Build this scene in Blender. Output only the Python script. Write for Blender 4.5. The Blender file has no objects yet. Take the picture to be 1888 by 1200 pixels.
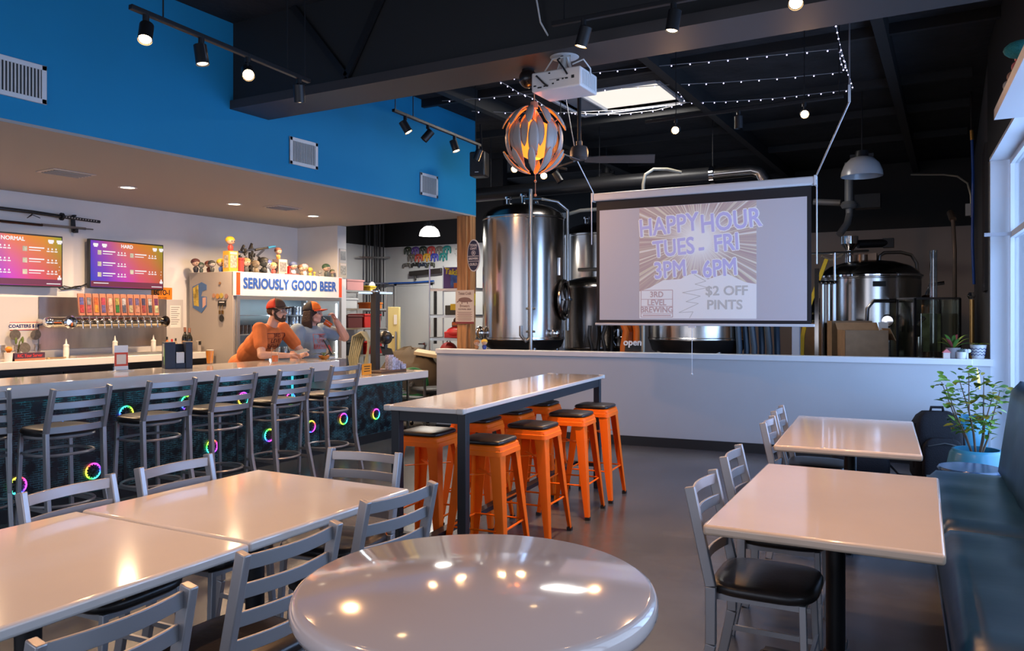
import bpy, bmesh, math, random
from mathutils import Vector, Matrix, Euler
random.seed(7)
R_ = math.radians
S = bpy.context.scene
C = S.collection
# ------------------------------------------------------------------ camera
F_PX, CAM_H, HOR = 1450.0, 1.55, 578.0
YAW = math.atan((1755 - 944) / F_PX)
cam_d = bpy.data.cameras.new('camera'); cam = bpy.data.objects.new('camera', cam_d); C.objects.link(cam)
cam_d.sensor_width = 36.0; cam_d.lens = 36.0 * F_PX / 1888.0
cam_d.shift_y = (HOR - 600.0) / 1888.0
cam_d.clip_start = 0.05; cam_d.clip_end = 200
cam.location = (0, 0, CAM_H); cam.rotation_euler = (math.pi / 2, 0, YAW)
S.camera = cam
# ------------------------------------------------------------------ view
S.view_settings.view_transform = 'Standard'; S.view_settings.look = 'None'
S.view_settings.gamma = 1.0; S.view_settings.exposure = 0.0
try: S.view_settings.use_curve_mapping = False
except Exception: pass
S.cycles.max_bounces = 8; S.cycles.diffuse_bounces = 4; S.cycles.glossy_bounces = 4
S.cycles.transmission_bounces = 6; S.cycles.transparent_max_bounces = 12
S.cycles.caustics_reflective = False; S.cycles.caustics_refractive = False
S.cycles.sample_clamp_indirect = 6.0
# ------------------------------------------------------------------ world: overcast pale daylight outside the windows
W = bpy.data.worlds.new('world'); S.world = W; W.use_nodes = True
bg = W.node_tree.nodes['Background']; bg.inputs[0].default_value = (0.58, 0.72, 1.0, 1); bg.inputs[1].default_value = 0.75
# ------------------------------------------------------------------ daylight through the window openings
def area(name, loc, rot, sx, sy, power, col):
    l = bpy.data.lights.new(name, 'AREA'); l.shape = 'RECTANGLE'; l.size = sx; l.size_y = sy; l.energy = power; l.color = col
    o = bpy.data.objects.new(name, l); C.objects.link(o); o.location = loc; o.rotation_euler = rot
    return o
def pspot(name, loc, target, power, col, ang, blend=.6, rad=.04):
    l = bpy.data.lights.new(name, 'SPOT'); l.energy = power; l.color = col; l.spot_size = R_(ang); l.spot_blend = blend; l.shadow_soft_size = rad
    o = bpy.data.objects.new(name, l); C.objects.link(o); o.location = loc
    o.rotation_euler = (Vector(target) - Vector(loc)).to_track_quat('-Z', 'Y').to_euler()
    return o
DAY = (0.40, 0.60, 1.0); WARM = (1.0, 0.52, 0.23)
area('window_daylight', (1.35, 6.5, 1.6), (0, R_(90), R_(3)), 2.9, 5.2, 330, DAY)
area('storefront_daylight', (-3.2, -3.3, 1.9), (R_(90), 0, 0), 6.5, 2.6, 66, (0.95, 0.93, 1.0))
area('near_window_daylight', (1.55, 2.6, 1.6), (0, R_(90), R_(3)), 2.9, 3.0, 65, (0.66, 0.78, 1.0))
area('skylight_daylight', (-3.6, 9.46, 4.29), (0, 0, 0), .9, .9, 70, (1.0, 0.95, 0.88))
# ------------------------------------------------------------------ pixel-to-place helpers (frame 1888 x 1200)
_F = Vector((-math.sin(YAW), math.cos(YAW))); _R = Vector((math.cos(YAW), math.sin(YAW)))
def ray(x): return _F + _R * ((x - 944) / F_PX)
def _p(x, y, D): r = ray(x) * D; return Vector((r.x, r.y, CAM_H + (HOR - y) / F_PX * D))
def PX(x, y, X): return _p(x, y, X / ray(x).x)
def PY(x, y, Y): return _p(x, y, Y / ray(x).y)
def PZ(x, y, Z): return _p(x, y, (CAM_H - Z) * F_PX / (y - HOR))
def PD(x, y, D): return _p(x, y, D)
# ------------------------------------------------------------------ materials
MATS = {}
def M(name, col=(.8, .8, .8), rough=.5, metal=0., bump=0., bscale=40., vary=0., vscale=6., emit=None, estr=0., coat=0., stretch=None, spec=None, trans=0., ior=1.45, alpha=1.):
    if name in MATS: return MATS[name]
    m = bpy.data.materials.new(name); m.use_nodes = True; nt = m.node_tree; b = nt.nodes['Principled BSDF']
    c4 = (col[0], col[1], col[2], 1)
    b.inputs['Base Color'].default_value = c4; b.inputs['Roughness'].default_value = rough; b.inputs['Metallic'].default_value = metal
    if spec is not None: b.inputs['Specular IOR Level'].default_value = spec
    if coat: b.inputs['Coat Weight'].default_value = coat; b.inputs['Coat Roughness'].default_value = .06
    if trans: b.inputs['Transmission Weight'].default_value = trans; b.inputs['IOR'].default_value = ior
    if alpha < 1: b.inputs['Alpha'].default_value = alpha
    if emit: b.inputs['Emission Color'].default_value = (*emit, 1); b.inputs['Emission Strength'].default_value = estr
    if vary or bump:
        tc = nt.nodes.new('ShaderNodeTexCoord'); vec = tc.outputs['Object']
        if stretch:
            mp = nt.nodes.new('ShaderNodeMapping'); mp.inputs['Scale'].default_value = stretch; nt.links.new(vec, mp.inputs[0]); vec = mp.outputs[0]
        if vary:
            n = nt.nodes.new('ShaderNodeTexNoise'); n.inputs['Scale'].default_value = vscale; n.inputs['Detail'].default_value = 5; nt.links.new(vec, n.inputs['Vector'])
            r = nt.nodes.new('ShaderNodeValToRGB'); r.color_ramp.elements[0].position = .3; r.color_ramp.elements[1].position = .7
            r.color_ramp.elements[0].color = tuple(max(0, c * (1 - vary)) for c in col) + (1,); r.color_ramp.elements[1].color = tuple(min(1, c * (1 + vary)) for c in col) + (1,)
            nt.links.new(n.outputs['Fac'], r.inputs[0]); nt.links.new(r.outputs[0], b.inputs['Base Color'])
        if bump:
            n2 = nt.nodes.new('ShaderNodeTexNoise'); n2.inputs['Scale'].default_value = bscale; n2.inputs['Detail'].default_value = 6; nt.links.new(vec, n2.inputs['Vector'])
            bp = nt.nodes.new('ShaderNodeBump'); bp.inputs['Strength'].default_value = bump; bp.inputs['Distance'].default_value = .02
            nt.links.new(n2.outputs['Fac'], bp.inputs['Height']); nt.links.new(bp.outputs[0], b.inputs['Normal'])
    MATS[name] = m; return m
def glassmat(name, col=(1, 1, 1), gl=.08, rough=.0):
    if name in MATS: return MATS[name]
    m = bpy.data.materials.new(name); m.use_nodes = True; nt = m.node_tree; nt.nodes.clear()
    o = nt.nodes.new('ShaderNodeOutputMaterial'); mx = nt.nodes.new('ShaderNodeMixShader'); t = nt.nodes.new('ShaderNodeBsdfTransparent'); g = nt.nodes.new('ShaderNodeBsdfGlossy')
    t.inputs[0].default_value = (*col, 1); g.inputs['Roughness'].default_value = rough
    lw = nt.nodes.new('ShaderNodeLayerWeight'); lw.inputs[0].default_value = .5
    fr = nt.nodes.new('ShaderNodeMath'); fr.operation = 'POWER'; fr.inputs[1].default_value = 4.; nt.links.new(lw.outputs['Facing'], fr.inputs[0])
    ad = nt.nodes.new('ShaderNodeMath'); ad.operation = 'ADD'; ad.inputs[1].default_value = gl; ad.use_clamp = True
    nt.links.new(fr.outputs[0], ad.inputs[0]); nt.links.new(ad.outputs[0], mx.inputs[0]); nt.links.new(t.outputs[0], mx.inputs[1]); nt.links.new(g.outputs[0], mx.inputs[2]); nt.links.new(mx.outputs[0], o.inputs[0])
    MATS[name] = m; return m
def emis(name, col, s):
    return M(name, (0.02, 0.02, 0.02), .5, emit=col, estr=s)
# ------------------------------------------------------------------ mesh builder
class MB:
    def __init__(s): s.v = []; s.f = []
    def add(s, vs, fs):
        b = len(s.v); s.v += [tuple(p) for p in vs]; s.f += [tuple(i + b for i in q) for q in fs]; return s
    def box(s, c, d, rot=None):
        vs = [Vector((x * d[0] / 2, y * d[1] / 2, z * d[2] / 2)) for z in (-1, 1) for y in (-1, 1) for x in (-1, 1)]
        if rot is not None:
            m = Euler(rot).to_matrix() if not isinstance(rot, Matrix) else rot
            vs = [m @ p for p in vs]
        c = Vector(c)
        return s.add([p + c for p in vs], [(0, 2, 3, 1), (4, 5, 7, 6), (0, 1, 5, 4), (2, 6, 7, 3), (0, 4, 6, 2), (1, 3, 7, 5)])
    def bb(s, a, b): return s.box([(a[i] + b[i]) / 2 for i in range(3)], [abs(b[i] - a[i]) for i in range(3)])
    def bar(s, p0, p1, w, t, up=(0, 0, 1)):
        """rectangular bar w (across) x t (along up) from p0 to p1"""
        p0, p1 = Vector(p0), Vector(p1); d = (p1 - p0); L = d.length; d = d / L
        x = d.cross(Vector(up)); x = x.normalized() if x.length > 1e-5 else d.cross(Vector((1, 0, 0))).normalized(); u = x.cross(d).normalized()
        vs = [p + x * (a * w / 2) + u * (b * t / 2) for p in (p0, p1) for (a, b) in ((-1, -1), (1, -1), (1, 1), (-1, 1))]
        return s.add(vs, [(0, 1, 2, 3), (7, 6, 5, 4), (0, 4, 5, 1), (1, 5, 6, 2), (2, 6, 7, 3), (3, 7, 4, 0)])
    def cyl(s, p0, p1, r0, r1=None, n=14, cap=True):
        r1 = r0 if r1 is None else r1; p0, p1 = Vector(p0), Vector(p1); d = (p1 - p0).normalized()
        x = d.orthogonal().normalized(); y = d.cross(x); vs = []
        for p, r in ((p0, r0), (p1, r1)):
            for i in range(n): a = 2 * math.pi * i / n; vs.append(p + (x * math.cos(a) + y * math.sin(a)) * r)
        fs = [(i, (i + 1) % n, n + (i + 1) % n, n + i) for i in range(n)]
        if cap: fs += [tuple(range(n - 1, -1, -1)), tuple(range(n, 2 * n))]
        return s.add(vs, fs)
    def tube(s, pts, r, n=8, cap=True, closed=False):
        pts = [Vector(p) for p in pts]; k = len(pts); rs = r if isinstance(r, (list, tuple)) else [r] * k
        up = None; vs = []
        for i, p in enumerate(pts):
            a = pts[i - 1] if (i > 0 or closed) else p; b = pts[(i + 1) % k] if (i < k - 1 or closed) else p
            t = (b - a).normalized()
            if up is None: up = t.orthogonal().normalized()
            else:
                up = up - t * up.dot(t); up = up.normalized() if up.length > 1e-6 else t.orthogonal().normalized()
            q = t.cross(up)
            for j in range(n): an = 2 * math.pi * j / n; vs.append(p + (up * math.cos(an) + q * math.sin(an)) * rs[i])
        fs = []
        for i in range(k if closed else k - 1):
            a, b = i * n, ((i + 1) % k) * n
            fs += [(a + j, a + (j + 1) % n, b + (j + 1) % n, b + j) for j in range(n)]
        if cap and not closed: fs += [tuple(range(n - 1, -1, -1)), tuple(range((k - 1) * n, k * n))]
        return s.add(vs, fs)
    def lathe(s, prof, n=24, c=(0, 0, 0), axis='z', cap=True):
        c = Vector(c); vs = []; fs = []; k = len(prof)
        for (r, z) in prof:
            for i in range(n):
                a = 2 * math.pi * i / n; p = Vector((r * math.cos(a), r * math.sin(a), z))
                if axis == 'x': p = Vector((p.z, p.x, p.y))
                elif axis == 'y': p = Vector((p.x, p.z, -p.y))
                vs.append(p + c)
        for j in range(k - 1): fs += [(j * n + i, j * n + (i + 1) % n, (j + 1) * n + (i + 1) % n, (j + 1) * n + i) for i in range(n)]
        if cap:
            if prof[0][0] > 1e-4: fs.append(tuple(range(n - 1, -1, -1)))
            if prof[-1][0] > 1e-4: fs.append(tuple(range((k - 1) * n, k * n)))
        return s.add(vs, fs)
    def sph(s, c, r, nu=14, nv=9, rot=None):
        r = (r, r, r) if not isinstance(r, (list, tuple)) else r; c = Vector(c); vs = []; fs = []
        m = Euler(rot).to_matrix() if rot is not None and not isinstance(rot, Matrix) else rot
        for j in range(nv + 1):
            ph = math.pi * j / nv
            for i in range(nu):
                a = 2 * math.pi * i / nu; p = Vector((r[0] * math.sin(ph) * math.cos(a), r[1] * math.sin(ph) * math.sin(a), -r[2] * math.cos(ph)))
                vs.append(c + (m @ p if m is not None else p))
        for j in range(nv): fs += [(j * nu + i, j * nu + (i + 1) % nu, (j + 1) * nu + (i + 1) % nu, (j + 1) * nu + i) for i in range(nu)]
        return s.add(vs, fs)
    def cap(s, p0, p1, r0, r1, n=10):
        """closed tapered capsule"""
        p0, p1 = Vector(p0), Vector(p1); d = (p1 - p0); L = d.length; d = d / max(L, 1e-6); pts = []; rs = []
        for k in range(5): a = math.pi / 2 * (1 - k / 4); pts.append(p0 - d * r0 * math.sin(a)); rs.append(max(r0 * math.cos(a), 1e-4))
        for k in range(5): a = math.pi / 2 * k / 4; pts.append(p1 + d * r1 * math.sin(a)); rs.append(max(r1 * math.cos(a), 1e-4))
        return s.tube(pts, rs, n)
    def prism(s, pts, h, mat4=None):
        """outline in local XY extruded 0..h in local Z, placed by mat4"""
        n = len(pts); vs = [Vector((p[0], p[1], z)) for z in (0, h) for p in pts]
        if mat4 is not None: vs = [mat4 @ p for p in vs]
        return s.add(vs, [tuple(range(n - 1, -1, -1)), tuple(range(n, 2 * n))] + [(i, (i + 1) % n, n + (i + 1) % n, n + i) for i in range(n)])
    def build(s, name, m, parent=None, smooth=None, bevel=0, seg=2, loc=None, rot=None):
        me = bpy.data.meshes.new(name); me.from_pydata(s.v, [], s.f); me.update()
        bm = bmesh.new(); bm.from_mesh(me); bmesh.ops.remove_doubles(bm, verts=bm.verts, dist=1e-6); bmesh.ops.recalc_face_normals(bm, faces=bm.faces); bm.to_mesh(me); bm.free()
        if m is not None: me.materials.append(m)
        if smooth is None: smooth = 35
        if smooth:
            me.shade_smooth()
            try: me.set_sharp_from_angle(angle=R_(smooth))
            except Exception: pass
        o = bpy.data.objects.new(name, me); C.objects.link(o)
        if parent is not None: o.parent = parent
        if loc is not None: o.location = loc
        if rot is not None: o.rotation_euler = rot
        if bevel:
            b = o.modifiers.new('bevel', 'BEVEL'); b.width = bevel; b.segments = seg; b.limit_method = 'ANGLE'; b.angle_limit = R_(40)
        return o
def tag(o, label, cat, group=None, kind=None):
    o['label'] = label; o['category'] = cat
    if group: o['group'] = group
    if kind: o['kind'] = kind
    return o
def thing(name, label, cat, loc=(0, 0, 0), rz=0., group=None):
    o = bpy.data.objects.new(name, None); o.empty_display_size = .1; C.objects.link(o); o.location = loc; o.rotation_euler = (0, 0, rz)
    return tag(o, label, cat, group)
def struct(o, label=None, cat=None):
    o['kind'] = 'structure'
    if label: o['label'] = label; o['category'] = cat or 'wall'
    return o
KIDS = {}
def kids(o): return [c for c in bpy.data.objects if c.parent is o]
def dup(root, loc, rz, label, ks=None):
    r = root.copy(); C.objects.link(r); r.location = loc; r.rotation_euler = (0, 0, rz); r['label'] = label
    for ch in (ks if ks is not None else [(c, kids(c)) for c in kids(root)]):
        c = ch[0].copy(); C.objects.link(c); c.parent = r
        for g in ch[1]: d = g.copy(); C.objects.link(d); d.parent = c
    return r
def tree(root): return [(c, kids(c)) for c in kids(root)]
def txt(s, size, m, parent, loc, rot, name='lettering', bold=0., sx=1., align='CENTER', ext=.0008, spacing=1.):
    cu = bpy.data.curves.new('t', 'FONT'); cu.body = s; cu.size = size; cu.align_x = align; cu.align_y = 'CENTER'; cu.extrude = ext; cu.space_character = spacing; cu.resolution_u = 3
    t = bpy.data.objects.new('t', cu); C.objects.link(t); dg = bpy.context.evaluated_depsgraph_get()
    me = bpy.data.meshes.new_from_object(t.evaluated_get(dg)); bpy.data.objects.remove(t); bpy.data.curves.remove(cu)
    if sx != 1:
        for v in me.vertices: v.co.x *= sx
    if bold:      # thicken the strokes by overlaying slightly shifted copies
        bm = bmesh.new(); bm.from_mesh(me); base = bm.verts[:] + bm.edges[:] + bm.faces[:]
        for k in range(6):
            g = bmesh.ops.duplicate(bm, geom=base)['geom']; a = k * math.pi / 3
            bmesh.ops.translate(bm, verts=[v for v in g if isinstance(v, bmesh.types.BMVert)], vec=(bold * math.cos(a), bold * math.sin(a), (k + 1) * .00025))
        bm.to_mesh(me); bm.free()
    me.materials.clear(); me.materials.append(m)
    o = bpy.data.objects.new(name, me); C.objects.link(o); o.parent = parent; o.location = loc; o.rotation_euler = rot
    return o
FX = (R_(90), 0, R_(90))      # text facing +X
FY = (R_(90), 0, 0)           # text facing -Y
def remesh(o, vox, sm=2):
    r = o.modifiers.new('remesh', 'REMESH'); r.mode = 'VOXEL'; r.voxel_size = vox; r.use_smooth_shade = True
    if sm: q = o.modifiers.new('smooth', 'SMOOTH'); q.iterations = sm; q.factor = .5
    return o
# shared materials
black_metal = M('black_metal', (.012, .012, .014), .45, .3)
steel = M('steel', (.55, .54, .53), .28, 1., vary=.06, vscale=3, stretch=(1, 1, .05))
chrome = M('chrome', (.75, .75, .77), .08, 1.)
white_paint = M('white_paint', (.74, .70, .68), .7, vary=.03, vscale=2)
white_plastic = M('white_plastic', (.72, .71, .72), .4)
black_plastic = M('black_plastic', (.012, .012, .013), .4)
card = M('cardboard', (.36, .22, .12), .85, vary=.1, vscale=12)
wood = M('raw_wood', (.42, .20, .075), .6, vary=.35, vscale=5, stretch=(6, 6, .5), bump=.15, bscale=8)
gloss_white = M('gloss_white_top', (.70, .665, .63), .12, coat=.6, vary=.035, vscale=2.2)
bulb_warm = emis('bulb_warm', (1., .62, .28), 45)
bulb_cool = emis('bulb_cool', (.65, .62, 1.), 4)
red_m = M('red_plastic', (.5, .02, .02), .4); ink = M('ink_navy', (.015, .03, .16), .5); ink_black = M('ink_black', (.01, .01, .01), .6)
# ================================================================== STRUCTURE
m_floor = M('polished_concrete', (.080, .084, .096), .22, vary=.25, vscale=1.6, bump=.02, bscale=300)
m_black = M('black_ceiling_paint', (.012, .012, .014), .75, bump=.9, bscale=5, vary=.5, vscale=3)
m_blk = M('black_wall_paint', (.012, .012, .013), .6)
m_blue = M('blue_wall_paint', (.004, .24, .48), .8, vary=.03, vscale=1.5)
m_half = M('pale_wall_paint', (.46, .46, .475), .6, vary=.02, vscale=2)
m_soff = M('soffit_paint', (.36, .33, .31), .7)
struct(MB().bb((-9.6, -3.6, -.1), (2.2, 17.2, 0)).build('floor', m_floor), 'polished dark grey concrete floor', 'floor')
# ceiling with a skylight opening
SKX0, SKX1, SKY0, SKY1, CZ = -4.45, -3.05, 8.95, 9.98, 4.3
mb = MB()
for a, b in (((-9.6, -3.6), (2.2, SKY0)), ((-9.6, SKY1), (2.2, 17.2)), ((-9.6, SKY0), (SKX0, SKY1)), ((SKX1, SKY0), (2.2, SKY1))):
    mb.bb((a[0], a[1], CZ), (b[0], b[1], CZ + .12))
struct(mb.build('ceiling', m_black), 'black sprayed ceiling above the taproom', 'ceiling')
sky = MB()
for a, b in (((SKX0 - .04, SKY0), (SKX0, SKY1)), ((SKX1, SKY0), (SKX1 + .04, SKY1)), ((SKX0, SKY0 - .04), (SKX1, SKY0)), ((SKX0, SKY1), (SKX1, SKY1 + .04))):
    sky.bb((a[0], a[1], CZ - .03), (b[0], b[1], CZ + .1))
t = struct(sky.build('window_1', M('skylight_well', (.5, .5, .52), .6)), 'skylight well with a bright pale pane in the black ceiling', 'skylight')
MB().bb((SKX0 + .36, SKY0, CZ + .04), (SKX1, SKY1, CZ + .06)).build('pane', emis('skylight_pane', (1, .93, .84), 1.0), t)
MB().bb((SKX0, SKY0, CZ + .04), (SKX0 + .33, SKY1, CZ + .06)).build('well_side_panel', M('well_side_panel', (.30, .31, .34), .6), t)  # flat grey panel added in place of the well's grey side wall
MB().bb((SKX0 + .33, SKY0, CZ + .0), (SKX0 + .36, SKY1, CZ + .06)).build('mullion', white_plastic, t)
# blue bulkhead wall
struct(MB().bb((-6.07, -3.6, 2.953), (-5.95, 9.58, CZ)).build('wall_left', m_blue), 'bright blue bulkhead wall above the bar', 'wall')
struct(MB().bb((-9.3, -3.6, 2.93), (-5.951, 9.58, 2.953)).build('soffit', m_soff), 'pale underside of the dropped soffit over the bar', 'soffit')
struct(MB().bb((-9.45, -3.6, 0), (-9.25, 9.57, 2.93)).build('wall_bar', white_paint), 'off-white wall behind the bar', 'wall')
struct(MB().bb((-9.249, 9.42, 0), (-8.4, 9.62, 2.93)).build('wall_return', white_paint), 'short off-white return wall behind the beer cooler', 'wall')
# storage corner
m_store = M('storage_wall', (.50, .51, .52), .7)
struct(MB().bb((-9.45, 9.57, 0), (-9.3, 11.8, 2.79)).build('wall_storage_side', m_store), 'grey side wall of the storage corner', 'wall')
WS = struct(MB().bb((-9.3, 11.75, 0), (-6.75, 11.9, 2.79)).build('wall_storage', m_store), 'grey wall with a flush door in the storage corner', 'wall')
struct(MB().bb((-9.45, 9.57, 2.79), (-9.3, 11.9, CZ)).bb((-9.3, 11.75, 2.79), (-6.75, 11.9, CZ)).build('wall_storage_upper', m_blk), 'black upper wall of the storage corner', 'wall')
dl, dr = PY(733, 600, 11.74), PY(793, 600, 11.74)
d1 = struct(MB().bb((dl.x, 11.715, .01), (dr.x, 11.75, 2.06)).build('door_1', M('grey_door', (.47, .48, .49), .5), bevel=.004), 'plain grey flush door in the storage corner', 'door')
MB().cyl((dr.x - .07, 11.715, 1.0), (dr.x - .07, 11.66, 1.0), .025).box((dr.x - .13, 11.655, 1.0), (.13, .02, .025)).build('door_handle', chrome, d1)
fr = MB().bb((dl.x - .05, 11.71, 0), (dl.x - .004, 11.75, 2.1)).bb((dr.x + .004, 11.71, 0), (dr.x + .05, 11.75, 2.1)).bb((dl.x - .05, 11.71, 2.064), (dr.x + .05, 11.75, 2.12)).build('door_frame', m_store, d1)
# brewery rear and side walls
m_rear = M('rear_wall_panel', (.50, .42, .38), .55, vary=.1, vscale=.8)
struct(MB().bb((-9.6, 16.0, 0), (2.2, 16.15, 3.1)).build('wall_rear', m_rear), 'dull brown-grey rear wall of the brewhouse', 'wall')
struct(MB().bb((-9.6, 16.0, 3.1), (2.2, 16.15, CZ)).build('wall_rear_upper', m_blk), 'black upper rear wall of the brewhouse', 'wall')
GD = struct(MB().bb((.34, 9.5, 0), (.5, 16.0, CZ)).build('wall_right', M('garage_wall', (.10, .10, .105), .5)), 'dark side wall of the brewhouse with small windows', 'wall')
for px, py, w in ((1767, 493, .30), (1780, 487, .26), (1789, 480, .2)):
    p = PX(px, py, .335); MB().box((.33, p.y, p.z), (.02, .5, .14)).build('pane', emis('door_lite', (.75, .85, 1), 1.3), GD)
MB().box((.325, 10.3, 2.6), (.03, .8, 1.6)).build('panel', M('dark_poster', (.02, .014, .014), .5), GD)
# post carrying the bulkhead
pw = struct(MB().bb((-6.13, 9.36, 0), (-5.975, 9.51, 2.93)).build('post_1', wood, bevel=.004), 'raw timber post under the end of the blue bulkhead', 'post')
MB().bb((-5.974, 9.40, 0), (-5.93, 9.54, 2.93)).build('plank', wood, pw, bevel=.003)
# half wall
A, B = Vector((-5.87, 8.48, 0)), Vector((.17, 9.18, 0)); HW = math.atan2(B.y - A.y, B.x - A.x); L = (B - A).length
def hw(u, v, z=0):    # along, behind, up
    return A + Vector((math.cos(HW), math.sin(HW), 0)) * u + Vector((-math.sin(HW), math.cos(HW), 0)) * v + Vector((0, 0, z))
c = hw(L / 2, .075)
H = struct(MB().box((0, 0, .515), (L, .15, 1.03)).build('wall_half', m_half, loc=(c.x, c.y, 0), rot=(0, 0, HW)), 'pale half-height wall between the taproom and the brewhouse', 'wall')
MB().box((0, 0, 1.06), (L + .02, .19, .06)).build('cap', M('cap_paint', (.66, .65, .66), .45), H, bevel=.006)
c = hw(L / 2, -.012)
struct(MB().box((0, 0, .055), (L, .02, .11)).build('baseboard_half', M('black_vinyl', (.012, .012, .013), .5), loc=(c.x, c.y, 0), rot=(0, 0, HW)), 'black vinyl baseboard along the half wall', 'baseboard')
# window bay on the daylight side, slanted ~2.9 degrees
SL = -.051
def wx(y): return .33 + .051 * (9.3 - y)
WROT = math.atan(.051)
def along(y0, y1, dx, z0, z1, th, name, m, parent=None, bevel=0):
    p0, p1 = Vector((wx(y0) + dx, y0, 0)), Vector((wx(y1) + dx, y1, 0)); mb = MB()
    v = [(p0.x, p0.y), (p0.x + th, p0.y), (p1.x + th, p1.y), (p1.x, p1.y)]
    mb.prism(v, z1 - z0, Matrix.Translation((0, 0, z0))); return mb.build(name, m, parent, bevel=bevel)
m_jamb = M('jamb_paint', (.62, .63, .66), .5)
struct(MB().bb((.34, 9.3, 0), (1.0, 9.49, 3.12)).build('wall_jamb', m_jamb), 'pale jamb wall beside the tall window', 'wall')
MB().bb((.18, 9.25, 1.02), (.36, 9.46, 1.09)).build('ledge', MATS['cap_paint'], bpy.data.objects['wall_jamb'])
MB().bb((.15, 9.27, 0), (.34, 9.44, 1.02)).build('return', m_half, bpy.data.objects['wall_jamb'])
struct(along(-3.6, 9.49, 0, 3.12, CZ, .8, 'wall_window_upper', m_blk), 'black wall above the tall windows', 'wall')
struct(along(-3.6, 9.3, .001, 3.09, 3.12, .6, 'trim_1', m_jamb), 'pale painted head of the window bay', 'trim')
WF = struct(along(-3.6, 9.3, .17, 0, .12, .08, 'window_2', m_jamb), 'tall storefront window with pale frames', 'window')
m_fr = M('window_frame', (.70, .72, .76), .35)
for y in (9.24, 8.05, 6.85, 5.65, 4.4, 3.1, 1.7): along(y - .05, y, .17, .12, 3.09, .08, 'window_frame', m_fr, WF)
for i, (ya, yb) in enumerate(((8.05, 9.19), (6.85, 8.0), (5.65, 6.8), (4.4, 5.6), (3.1, 4.35), (1.7, 3.05))):
    along(ya, yb, .17, 2.30, 2.36, .07, 'mullion', m_fr, WF); along(ya, yb, .17, 3.03, 3.09, .07, 'mullion', m_fr, WF)
    for (z0, z1) in ((.12, 2.30), (2.36, 3.03)): along(ya, yb, .205, z0, z1, .006, 'pane', glassmat('window_glass', (.93, .97, 1), .03), WF)
MB().box((.42, 9.1, 2.33), (.28, .03, .035)).build('rail', M('grey_rail', (.4, .43, .5), .3, .6), WF)
# girder crossing the room
G = struct(MB().bb((-5.95, 5.22, 3.56), (1.6, 5.62, CZ)).build('beam', m_blk), 'deep black girder crossing the ceiling', 'beam')
MB().bb((-5.949, 5.18, 3.48), (1.6, 5.66, 3.56)).build('flange', M('girder_flange', (.04, .035, .035), .5), G)
for s_ in (-1, 1):
    p = PY(640, 148, 5.2); MB().bar((p.x, 5.19, 3.58), (p.x + (.45 if s_ > 0 else -.62), 5.19, CZ), .06, .03, (0, 1, 0)).build('brace', black_metal, G)
# ceiling joists beyond and before the girder
for i, x in enumerate((-8.2, -5.2, -2.75, -.62)):
    struct(MB().bb((x, 5.66, CZ - .2), (x + .1, 16.0, CZ)).build('trim_joist', m_blk), 'black ceiling joist %s' % ('over the storage corner', 'over the tall fermenter', 'over the projection screen', 'beside the string lights')[i], 'joist')
for i, y in enumerate((7.0, 8.25, 10.15, 11.6, 13.4)):
    struct(MB().bb((-9.2, y, CZ - .1), (.2 if y > 9 else .4, y + .06, CZ)).build('trim_purlin', m_blk), None)
# ================================================================== DINING FURNITURE
m_sil = M('silver_frame', (.36, .36, .38), .38, .55)
m_vin = M('black_vinyl_seat', (.016, .014, .014), .33, bump=.04, bscale=60)
def arcbar(x0, x1, y, z, h, th, bow, n=8):
    """curved slat between posts, bowed backwards"""
    mb = MB(); vs = []; fs = []
    for i in range(n + 1):
        t = i / n; x = x0 + (x1 - x0) * t; yy = y - bow * math.sin(math.pi * t)
        vs += [(x, yy - th / 2, z - h / 2), (x, yy + th / 2, z - h / 2), (x, yy + th / 2, z + h / 2), (x, yy - th / 2, z + h / 2)]
    for i in range(n):
        a, b = 4 * i, 4 * i + 4
        fs += [(a + k, a + (k + 1) % 4, b + (k + 1) % 4, b + k) for k in range(4)]
    fs += [(0, 1, 2, 3), tuple(4 * n + k for k in (3, 2, 1, 0))]
    return mb.add(vs, fs)
def seat_mesh(w, d, z, th, rnd):
    """cushion with rounded plan and domed top"""
    pts = []; N = 40
    for i in range(N):
        a = 2 * math.pi * i / N; e = rnd; c_, s_ = math.cos(a), math.sin(a)
        pts.append((w / 2 * math.copysign(abs(c_) ** e, c_), d / 2 * math.copysign(abs(s_) ** e, s_)))
    rings = [(.93, 0), (1., .25), (1., .6), (.96, .85), (.85, .97), (.5, 1.06), (0.02, 1.08)]; mb = MB(); vs = []; fs = []
    for (k, q) in rings: vs += [(p[0] * k, p[1] * k, z + th * q) for p in pts]
    for j in range(len(rings) - 1): fs += [(j * N + i, j * N + (i + 1) % N, (j + 1) * N + (i + 1) % N, (j + 1) * N + i) for i in range(N)]
    fs += [tuple(range(N - 1, -1, -1)), tuple(range((len(rings) - 1) * N, len(rings) * N))]
    return mb.add(vs, fs)
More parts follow.
